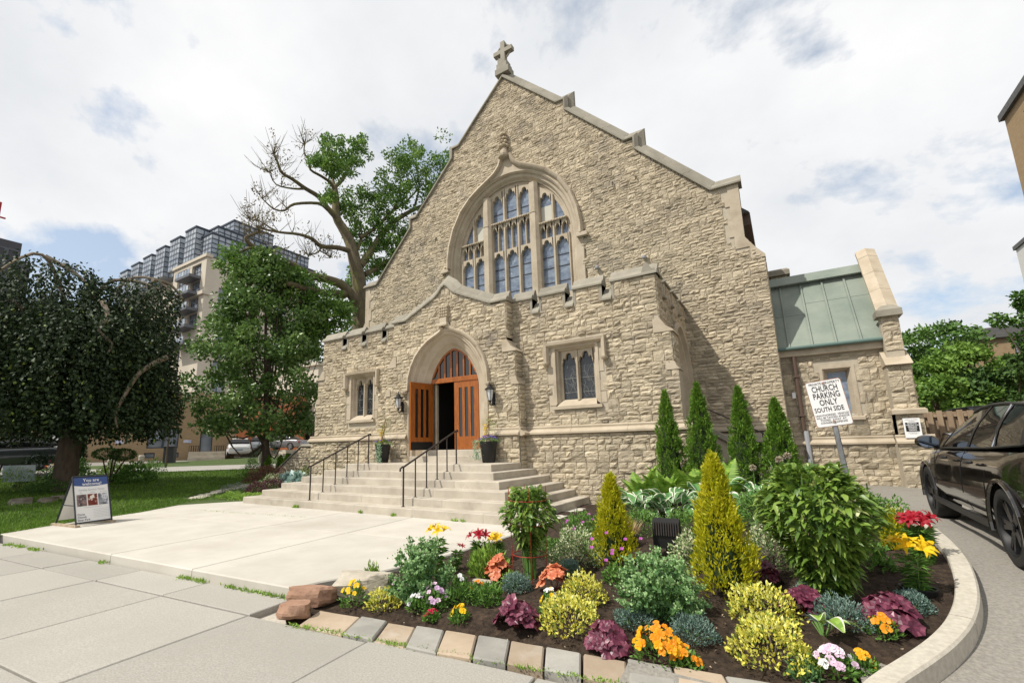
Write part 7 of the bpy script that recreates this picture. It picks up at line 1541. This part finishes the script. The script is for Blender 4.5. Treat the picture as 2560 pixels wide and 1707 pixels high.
# --- trees beyond the drive, right
tcol = [rampm('far_green_a', [(0, (.035, .085, .015)), (1, (.10, .19, .035))], .6, .2), rampm('far_green_b', [(0, (.06, .13, .02)), (1, (.17, .28, .05))], .6, .25), rampm('far_green_c', [(0, (.025, .06, .014)), (1, (.07, .13, .03))], .6, .15), rampm('far_purple', [(0, (.03, .02, .02)), (1, (.07, .04, .04))], .6, .1)]
def rtree(name, label, x, y, z0, h, w_, mat, seed, n=46, L_=.3, trunk=True, bottom=.18):
    r = empty(name, (x, y, z0), 0, label, 'tree', 'trees behind the drive'); rg = np.random.default_rng(seed); C_ = []; Rr = []
    for i in range(n):
        t = bottom+(1-bottom)*rg.random(); q = w_/2*math.sin(math.pi*min(.97, max(.08, t*.9+.05)))**.6*rg.random()**.5; ph = rg.random()*6.283; C_.append((q*math.cos(ph), q*math.sin(ph), t*h)); Rr.append(rg.uniform(.5, .95)*w_/7)
    foliage(r, *clumps(C_, np.array(Rr), 120, L_, L_*.65, rg, .8), mat, 'crown'); m_ = MB(); limb(m_, [(0, 0, -.2), (.1, 0, h*.3), (0, .1, h*.7)], .2*h/9, .06, 8); m_.build('trunk', PMt['bark'], r, True)
    for i in range(0, n, 6): m_ = MB(); p = C_[i]; limb(m_, [(0, 0, p[2]*.5), (p[0]*.5, p[1]*.5, p[2]*.72), p], .06, .02, 5); m_.build('branch', PMt['bark'], r, True)
    return r
rtree('broadleaf_tree', 'dark green round-topped tree directly right of the chapel', 8.0, 44.3, .2, 8.6, 6, tcol[0], 1)
rtree('broadleaf_tree', 'green tree behind, its top showing left of the brick house', 11.0, 49, .2, 9.9, 7, tcol[0], 2)
rtree('broadleaf_tree', 'bright green low tree in the middle of the trees behind the fence', 9.3, 39.5, .2, 6.6, 5.5, tcol[1], 3)
rtree('broadleaf_tree', 'yellow-green bushy tree low beside the chapel buttress', 6.9, 35, .2, 4.6, 4.2, tcol[1], 4, 40, .26, bottom=.1)
rtree('broadleaf_tree', 'dark shaded tree in front of the brick house', 10.6, 38, .2, 5.6, 5, tcol[2], 5, 44, .28, bottom=.05)
rtree('broadleaf_tree', 'tall loose tree at the right picture edge', 13.2, 42, .2, 9.8, 5.4, tcol[0], 6, 40, .3)
rtree('broadleaf_tree', 'purple-leaved tree just above the chapel buttress', 7.6, 52, .2, 10.4, 3.2, tcol[3], 7, 26, .28)
rtree('shrub', 'dark leafy shrub between fence and brick house', 12.2, 40, .2, 4.2, 4.5, tcol[2], 8, 36, .26, bottom=.02)
rtree('broadleaf_tree', 'thin drooping tree hanging into the right picture edge', 15.0, 38.5, .2, 8.4, 4.5, tcol[0], 9, 30, .28)
# ================================================================== BACKGROUND BUILDINGS
def gridframe(f, u0, u1, v0, v1, nu, nv, bw, name, mat, parent, d=0.0, t=.08, local=False):
    """a connected lattice of bars: nu x nv openings"""
    us = []; vs_ = []
    for lst, a, b, n in ((us, u0, u1, nu), (vs_, v0, v1, nv)):
        for i in range(n+1):
            c = a+(b-a)*i/n; lst += [c-(bw if i else 0), c+(bw if i < n else 0)]
    mb = MB(); m = len(us); mb.add([f(u, v, d) for v in vs_ for u in us], [(j*m+i, j*m+i+1, (j+1)*m+i+1, (j+1)*m+i) for j in range(len(vs_)-1) for i in range(m-1) if i % 2 == 0 or j % 2 == 0])
    o = mb.build(name, mat, parent, local); return o
cream = pm('cream_precast', (.52, .46, .37), (.58, .52, .42), .3, .8); bgl = pm('blue_grey_glass', (.24, .28, .33), (.46, .5, .54), .35, .12, spec=.6, detail=2); wgl = pm('window_glass_dark', (.12, .14, .17), (.32, .34, .37), .5, .1, spec=.7, detail=2); dfr = pm('dark_blue_frame', (.045, .058, .08), None, rough=.5); balm = pm('balcony_slab', (.13, .135, .15), None, rough=.6)
ap = empty('apartment_building', (-96, 42.5, 1.5), 0, 'tall cream apartment building with dark glass upper floors behind the trees', 'building')
Yf, Xr = 42.5, -89.7
fF = lambda y: (lambda u, v, d: (u, y-d, v)); fS_ = lambda x: (lambda u, v, d: (x+d, u, v))
def wall_holes(name, f, u0, u1, v0, v1, holes, mat, parent, th=.5):
    """wall with rectangular window openings, glass panes and frames as parts"""
    us = sorted({u0, u1}|{h[0] for h in holes}|{h[1] for h in holes}); vs_ = sorted({v0, v1}|{h[2] for h in holes}|{h[3] for h in holes}); m = len(us); mb = MB()
    fs = []
    for j in range(len(vs_)-1):
        for i in range(m-1):
            cu, cv = (us[i]+us[i+1])/2, (vs_[j]+vs_[j+1])/2
            if not any(h[0] < cu < h[1] and h[2] < cv < h[3] for h in holes): fs.append((j*m+i, j*m+i+1, (j+1)*m+i+1, (j+1)*m+i))
    mb.add([f(u, v, 0) for v in vs_ for u in us], fs)
    for a, b, c, d in holes: mb.add([f(a, c, 0), f(b, c, 0), f(b, d, 0), f(a, d, 0), f(a, c, -th), f(b, c, -th), f(b, d, -th), f(a, d, -th)], [(0, 4, 5, 1), (1, 5, 6, 2), (2, 6, 7, 3), (3, 7, 4, 0)])
    wo = mb.build(name, mat, parent)
    for a, b, c, d in holes:
        p = MB().add([f(a, c, -th+.1), f(b, c, -th+.1), f(b, d, -th+.1), f(a, d, -th+.1)], [(0, 1, 2, 3)]).build('window', wgl, parent); gridframe(f, a, b, c, d, max(1, round((b-a)/1.1)), max(1, round((d-c)/1.3)), .07, 'frame', dfr, p, -th+.15)
    return wo
# front block at the corner
hol = [(-101.0, -97.4, 32.6, 38.0), (-101.2, -99.6, 27.0, 30.6), (-98.6, -97.0, 27.0, 30.6), (-101.2, -99.6, 22.8, 26), (-98.6, -97, 22.8, 26), (-101.2, -99.6, 18.6, 21.8), (-98.6, -97, 18.6, 21.8), (-101.2, -99.6, 14.5, 17.6), (-98.6, -97, 14.5, 17.6), (-95.2, -91.6, 35.2, 38), (-95.2, -91.6, 31.9, 34.6), (-95.2, -91.6, 28.7, 31.4), (-95.2, -91.6, 25.2, 28)]
wall_holes('front_wall', fF(Yf), -102.8, Xr, 1, 38.9, hol, cream, ap, .6)
MB().box(-142, -103, Yf+4.5, Yf+24, 1, 39.3).build('tower_block', cream, ap)
wall_holes('front_wall', fF(Yf+2.5), -113, -102.8, 1, 38.6, [(-110.6, -107.4, 31, 36.5)]+[(-110.6, -107.4, z, z+3) for z in (26.5, 22.3, 18)], cream, ap, .6)
MB().box(-103.2, -89.3, Yf-.5, Yf+1, 31.2, 31.9).build('cornice', cream, ap); MB().box(-103, -89.4, Yf-.3, Yf+1, 38.8, 39.4).build('cornice', cream, ap)
for z in (34.6, 31.3, 28.1, 24.7, 21.4): 
    b = MB().prism([(-97, Yf-2.2), (-91.3, Yf-2.2), (-91.3, Yf+.1), (-97, Yf+.1)], z, z+.5).build('balcony', balm, ap); gridframe(fF(Yf-2.15), -97, -91.3, z+.5, z+1.6, 5, 1, .05, 'railing', dfr, b); gridframe(fS_(-91.35), Yf-2.15, Yf, z+.5, z+1.6, 2, 1, .05, 'railing', dfr, b); MB().add([(-97, Yf-2.1, z+.5), (-91.4, Yf-2.1, z+.5), (-91.4, Yf-2.1, z+1.5), (-97, Yf-2.1, z+1.5)], [(0, 1, 2, 3)]).build('glass_panel', bgl, b)
for z in (33.5, 29): b = MB().prism([(-106.5, Yf+.6), (-102.9, Yf+.6), (-102.9, Yf+2.5), (-106.5, Yf+2.5)], z, z+.5).build('balcony', balm, ap); gridframe(fF(Yf+.65), -106.5, -102.9, z+.5, z+1.6, 4, 1, .05, 'railing', dfr, b)
# flank facing the church
hs = [(y, y+2.6, z, z+3.1) for z in (30.2, 25.6, 21.2, 17, 12.8) for y in (45.2, 57.6, 62.4)]
wall_holes('side_wall', fS_(Xr), Yf, 67.6, 1, 38.9, hs, cream, ap, .5)
for z in (31, 20.4): MB().box(Xr-.2, Xr+.35, Yf+1.5, 67.7, z-1.6, z-1.1).build('cornice', cream, ap)
MB().box(-89.5, -86, 50, 67, 1, 19).build('podium', cream, ap)
# glazed upper storeys: stepped bays
def glassbox(x0, x1, y0, y1, z0, z1, nx, nz, ny):
    g = MB().box(x0, x1, y0, y1, z0, z1).build('glass_storey', bgl, ap); gridframe(fF(y0), x0, x1, z0, z1, nx, nz, .08, 'mullions', dfr, g, .1); gridframe(fS_(x1), y0, y1, z0, z1, ny, nz, .08, 'mullions', dfr, g, .1)
    MB().box(x0-.15, x1+.15, y0-.15, y1+.15, z1, z1+.35).build('parapet', dfr, g)
for i in range(6):
    x1 = -94.6-7.4*i; glassbox(x1-4.2, x1, Yf-.2+.35*i, Yf+12, 39.4-.02*i, 46.2, 4, 6, 8); glassbox(x1-7.4, x1-4.2, Yf+1.4+.35*i, Yf+12, 39.3, 45.2, 3, 6, 3)
glassbox(-95, -90.6, Yf+1.0, Yf+13, 39.4, 44.2, 4, 5, 9); glassbox(-95, -90.2, Yf+13.2, Yf+25, 39.4, 43.6, 4, 4, 10)
glassbox(-97, -91.5, Yf+2.5, Yf+13, 44.6, 46.4, 4, 2, 8); glassbox(-104, -92.2, Yf+6, Yf+15, 46.5, 49.4, 8, 3, 8); glassbox(-98, -91.5, Yf+15.2, Yf+24, 43.9, 46.8, 4, 3, 8)
MB().box(-100, -94, Yf+9, Yf+14, 49.6, 50.6).build('plant_room', balm, ap)
# dark tower far left and a red crane tip
dt = empty('office_tower', (-119, 22, 2), 0, 'dark grey tower block at the left picture edge', 'building'); drk = pm('dark_tower_cladding', (.05, .05, .06), (.075, .075, .085), .2, .6)
t0 = MB().box(-140, -118, 5, 22.2, 1, 41.5).build('tower_wall', drk, dt); MB().box(-140, -117.5, 22.2, 23.8, 1, 38).build('tower_wing', drk, dt); gridframe(fS_(-118), 8, 22, 25, 40, 8, 5, .3, 'window_bands', pm('tower_band', (.09, .095, .11), None, rough=.3), t0, .1)
pcr = at(3, 507, 160); crn = empty('crane', (pcr.x, pcr.y, 0), 0, 'red tip of a distant construction crane', 'crane'); MB().box(pcr.x, pcr.x+.4, pcr.y-.5, pcr.y+.1, 2, pcr.z).build('mast', pm('crane_red', (.4, .03, .03), None), crn); MB().box(pcr.x, pcr.x+.4, pcr.y-6, pcr.y+1.2, pcr.z-4, pcr.z-3.7).build('jib', pm('crane_red', (.4, .03, .03), None), crn)
# low brick building across the side street
brk = pm('tan_brick', (.30, .21, .12), (.37, .27, .165), 3, .9, .004, 25, (1, 1, 6)); lb = empty('brick_building', (-40, 16, 1), 0, 'low tan brick building across the side street', 'building')
pA, pB = Vector((-46.5, 8.5, 0)), Vector((-39.3, 22.2, 0)); dl = pB-pA; Lb = dl.length; dl.normalize(); nb = Vector((dl.y, -dl.x, 0)); nb = nb if nb.dot(-pA) > 0 else -nb
def fL(u, v, d): q = pA+dl*u+nb*d; return (q.x, q.y, v)
zb = 1.12
wall_holes('brick_wall', fL, 0, Lb, zb-.6, 6.5, [(1.0, 2.2, 1.9, 4.5), (9.3, 11.4, zb+.85, 3.6), (12.9, 13.8, zb+.35, 3.3), (9.2, 9.9, zb+.1, zb+.5), (10.6, 11.5, zb+.1, zb+.5)], brk, lb, .25)
MB().add([fL(0, 6.5, 0), fL(Lb, 6.5, 0), fL(Lb, 6.5, -9), fL(0, 6.5, -9)], [(0, 1, 2, 3)]).build('roof', M['slate'], lb); MB().add([fL(Lb, zb-1, 0), fL(Lb, zb-1, -9), fL(Lb, 6.5, -9), fL(Lb, 6.5, 0)], [(0, 1, 2, 3)]).build('end_wall', brk, lb)
for u0 in (12.2, 14.0): gridframe(fL, u0, u0+.8, zb+.3, zb+1.0, 5, 1, .03, 'stair_rail', M['iron'], lb, .5)
for k_ in range(4): MB().obox(Vector(fL(12.2, zb-.3, .02)), dl*2.6, nb*(1.6-.35*k_), (0, 0, .35+.16*k_)).build('entry_step', M['step'], lb)
oc = [(1.0*math.cos(a)*1.25, .62*math.sin(a)) for a in np.linspace(math.pi/8, 2*math.pi+math.pi/8, 9)[:-1]]
og = MB().add([fL(3.9+a, zb+1.5+b, .08) for a, b in oc]+[fL(3.9+a, zb+1.5+b, .0) for a, b in oc], [tuple(range(8))]+[(i, 8+i, 8+(i+1) % 8, (i+1) % 8) for i in range(8)]).build('wall_sign', M['iron'], lb); MB().add([fL(3.9+a*.86, zb+1.5+b*.84, .1) for a, b in oc], [tuple(range(8))]).build('sign_face', M['white'], og)
for u0 in (7.3, 11.75): MB().add([fL(u0, zb+1.25, .05), fL(u0+.55, zb+1.25, .05), fL(u0+.55, zb+1.48, .05), fL(u0, zb+1.48, .05)], [(0, 1, 2, 3)]).build('wall_plate', pm('blue_white_plate', (.35, .38, .6), (.7, .7, .75), 5, .5), lb)
wb_ = MB().prism([(-.3, -.3), (.3, -.3), (.33, .3), (-.33, .3)], 0, 1.05).build('wheelie_bin', pm('bin_grey', (.05, .05, .055), None, rough=.6)); wb_.location = (-35.4, 15.5, .93); wb_.rotation_euler = (0, 0, .9); tag(wb_, 'dark grey wheeled bin by the brick building', 'bin')
MB().prism([(-.34, -.36), (.34, -.36), (.36, .34), (-.36, .34)], 1.05, 1.13, .03).build('lid', pm('bin_grey', (.05, .05, .055), None, rough=.6), wb_, True)
sp_ = MB(); limb(sp_, [(-31.1, 13.47, .6), (-31.1, 13.47, 1.8), (-31.0, 13.5, 4.5)], .07, .04, 6); so = sp_.build('sapling', PMt['bark']); tag(so, 'thin dark pole-like trunk beside the path', 'trunk')
# orange building and cream building beyond the yew
ob = empty('orange_building', (-44, 28, 1), 0, 'orange brick building front behind the parked cars', 'building'); obm = pm('orange_brick', (.38, .13, .06), (.45, .17, .08), 4, .9)
pC, pD = Vector((-49.5, 27.5, 0)), Vector((-44.2, 32.6, 0)); dC = (pD-pC); LC = dC.length; dC.normalize(); nC = Vector((dC.y, -dC.x, 0)); nC = nC if nC.dot(-pC) > 0 else -nC
fO = lambda u, v, d: tuple((pC+dC*u+nC*d).xy)+(v,)
wall_holes('brick_wall', fO, 0, LC, .5, 7.5, [(3.2, 4.4, 2.2, 3.6)], obm, ob, .2); MB().add([fO(LC, .5, 0), fO(LC, .5, -6), fO(LC, 7.5, -6), fO(LC, 7.5, 0)], [(0, 1, 2, 3)]).build('end_wall', obm, ob)
cb_ = empty('cream_building', (-43, 34, 1), 0, 'cream rendered building close behind the left porch corner', 'building')
MB().box(-60, -43.2, 33.4, 46, 1, 11).build('wall', cream, cb_); MB().box(-60.2, -42.9, 33.1, 46, 8.2, 8.7).build('cornice', cream, cb_); MB().box(-60.2, -42.9, 33.1, 46, 11, 11.4).build('cornice', cream, cb_)
MB().box(-47.5, -43.4, 33.3, 33.45, 1.2, 4.2).build('garage_opening', M['dark'], cb_)
ter = MB().prism([(-47, 25.5), (-37, 25.5), (-37, 36), (-47, 36)], .5, 1.66).build('parking_terrace', M['kerb']); ter['kind'] = 'structure'
for k_ in range(4): o = MB().box(-38.5, -36.2, 25.0-.3*k_, 25.5, .8, 1.55-.2*k_).build('terrace_step', M['step'], ter)
fn = empty('metal_fence', (-42, 30, 1.66), 0, 'thin grey metal fence behind the grey sedan', 'fence')
for i in range(9): p = at(760+i*14, 1100, 56); MB().tube([(p.x, p.y, 1.66), (p.x, p.y, 3.2)], .025, 5).build('post', M['iron'], fn)
p, q = at(760, 1100, 56), at(872, 1100, 56); MB().tube([(p.x, p.y, 3.2), (q.x, q.y, 3.2)], .02, 5).build('rail', M['iron'], fn); MB().tube([(p.x, p.y, 2.4), (q.x, q.y, 2.4)], .015, 5).build('rail', M['iron'], fn)
# parked cars
small_car('parked_suv', (-39.2, 22.6, 1.12), 1.04, 'white SUV parked by the brick building, rear towards us', SUV, 'white', (.62, .62, .62))
small_car('parked_sedan', (-41.6, 28.4, 1.67), 1.9, 'grey sedan parked left of the stone stair wall', SED, 'grey', (.16, .155, .16))
small_car('parked_car', (-31.6, 6.4, .86), 2.87, 'dark grey car at the left picture edge behind the elm', SUV, 'dark_grey', (.045, .05, .055))
small_car('parked_van', (-42.8, 26.6, 1.4), 1.04, 'white and blue van glimpsed behind the tree trunk', SUV, 'van_white', (.6, .64, .68))
small_car('parked_car', (4.6, 19.9, .28), 3.05, 'silver-blue car roof showing between buttress and black SUV', SED, 'silver', (.36, .41, .47))
VAN = dict(SUV, belt=[(-2.42, .9), (-2.3, 1.2), (1.4, 1.2), (2.2, 1.0), (2.42, .7)], glass_low=[(1.5, 1.2), (.9, 1.22), (.2, 1.24), (-1, 1.26), (-2.0, 1.27), (-2.32, 1.27)], glass_top=[(.6, 2.3), (.3, 2.42), (-.2, 2.48), (-1, 2.5), (-1.9, 2.47), (-2.2, 2.4)], roofw=.82, pillars=[(.9, .06), (-.3, .3), (-1.5, .4)])
small_car('parked_van', (6.0, 26.6, .26), 1.3, 'white van, only its roof seen over the wooden fence', VAN, 'white', (.7, .7, .7), width=1.95)
# notice board at the far left
nbd = empty('notice_board', (-24.4, 5.3, .24), 0, 'pale notice board on a dark post at the left picture edge', 'sign'); MB().obox((-24.75, 4.35, .62), (.25, .62, 0), (-.03, .01, 0), (0, .08, .62)).build('panel', M['white'], nbd); MB().obox((-24.4, 5.1, .62), (.3, .85, 0), (-.03, .01, 0), (0, -.05, .6)).build('panel', pm('board_glass', (.4, .52, .56), (.6, .68, .7), 2, .2), nbd); MB().tube([(-24.5, 4.85, .2), (-24.44, 5.05, 1.3)], .035, 6).build('post', M['iron'], nbd)
# wooden fence on the right
fw = empty('wooden_fence', (6, 23, .25), 0, 'weathered grey-brown board fence between chapel and drive', 'fence'); fwm = pm('fence_wood', (.24, .17, .11), (.33, .25, .17), 6, .9, .003, 20, (1, 1, .2), objrand=.15)
for i in range(22): x = 3.7+i*.26; MB().box(x, x+.15, 22.95, 22.975, .3, 2.5+(.03 if i % 2 else 0)).build('board', fwm, fw); MB().box(x+.13, x+.28, 23.05, 23.075, .3, 2.48).build('board', fwm, fw)
for x in (3.6, 5.9, 8.2): MB().box(x, x+.12, 22.97, 23.08, .2, 2.62).build('post', fwm, fw)
for z in (.7, 1.5, 2.3): MB().box(3.6, 9.5, 22.98, 23.04, z, z+.09).build('rail', fwm, fw)
# brick house, brown block and white building on the right
hb = empty('brick_house', (14, 54, 0), 0, 'tan brick house with shallow roof behind the trees', 'house'); hbm = pm('house_brick', (.27, .19, .11), (.33, .24, .15), 4, .9)
wall_holes('wall', lambda u, v, d: (u, 53.3-d, v), 12.3, 24, 0, 9.4, [(13.6, 14.2, 8, 8.9), (15.6, 17.2, 8, 9.1), (15.9, 17.3, 5.6, 7.2), (15.6, 17.4, 2.4, 4.2), (15.0, 16.8, .2, 1.6)], hbm, hb, .2)
MB().prism([(12.0, 9.35), (13.7, 10.2), (24, 10.2), (24, 9.35)], 53.0, 64, 0, lambda a, b, h: (a, h, b)).build('roof', M['slate'], hb)
bb_ = empty('brown_apartment_block', (13, 30, 0), 0, 'tall brown brick apartment block cut by the upper right corner', 'building')
wall_holes('wall', lambda u, v, d: (12.8-d, 60-u, v), 60-37.9, 60-12, 0, 20, [(60-y-2.2, 60-y, z, z+1.9) for z in (17.2, 14.2, 11.2, 8.2, 5.2) for y in (33.5, 29, 24.5, 20)], pm('brown_brick', (.29, .20, .105), (.35, .25, .14), 3, .9, .004, 25, (1, 1, 6)), bb_, .3)
MB().add([(12.8, 37.9, 0), (26, 37.9, 0), (26, 37.9, 20), (12.8, 37.9, 20)], [(3, 2, 1, 0)]).build('end_wall', MATS['brown_brick'], bb_); MB().box(12.6, 26, 12, 38.05, 20, 20.4).build('parapet', M['slate'], bb_)
wbd = empty('white_building', (14, 43, 0), 0, 'plain white building at the right picture edge', 'building'); MB().box(13.6, 26, 38.3, 42.9, 0, 13.4).build('wall', pm('white_render', (.6, .59, .56), None, rough=.9), wbd); MB().box(13.5, 26, 38.3, 43.0, 13.4, 13.65).build('parapet', M['slate'], wbd)
# behind the camera: the far side of the street, seen only in reflections
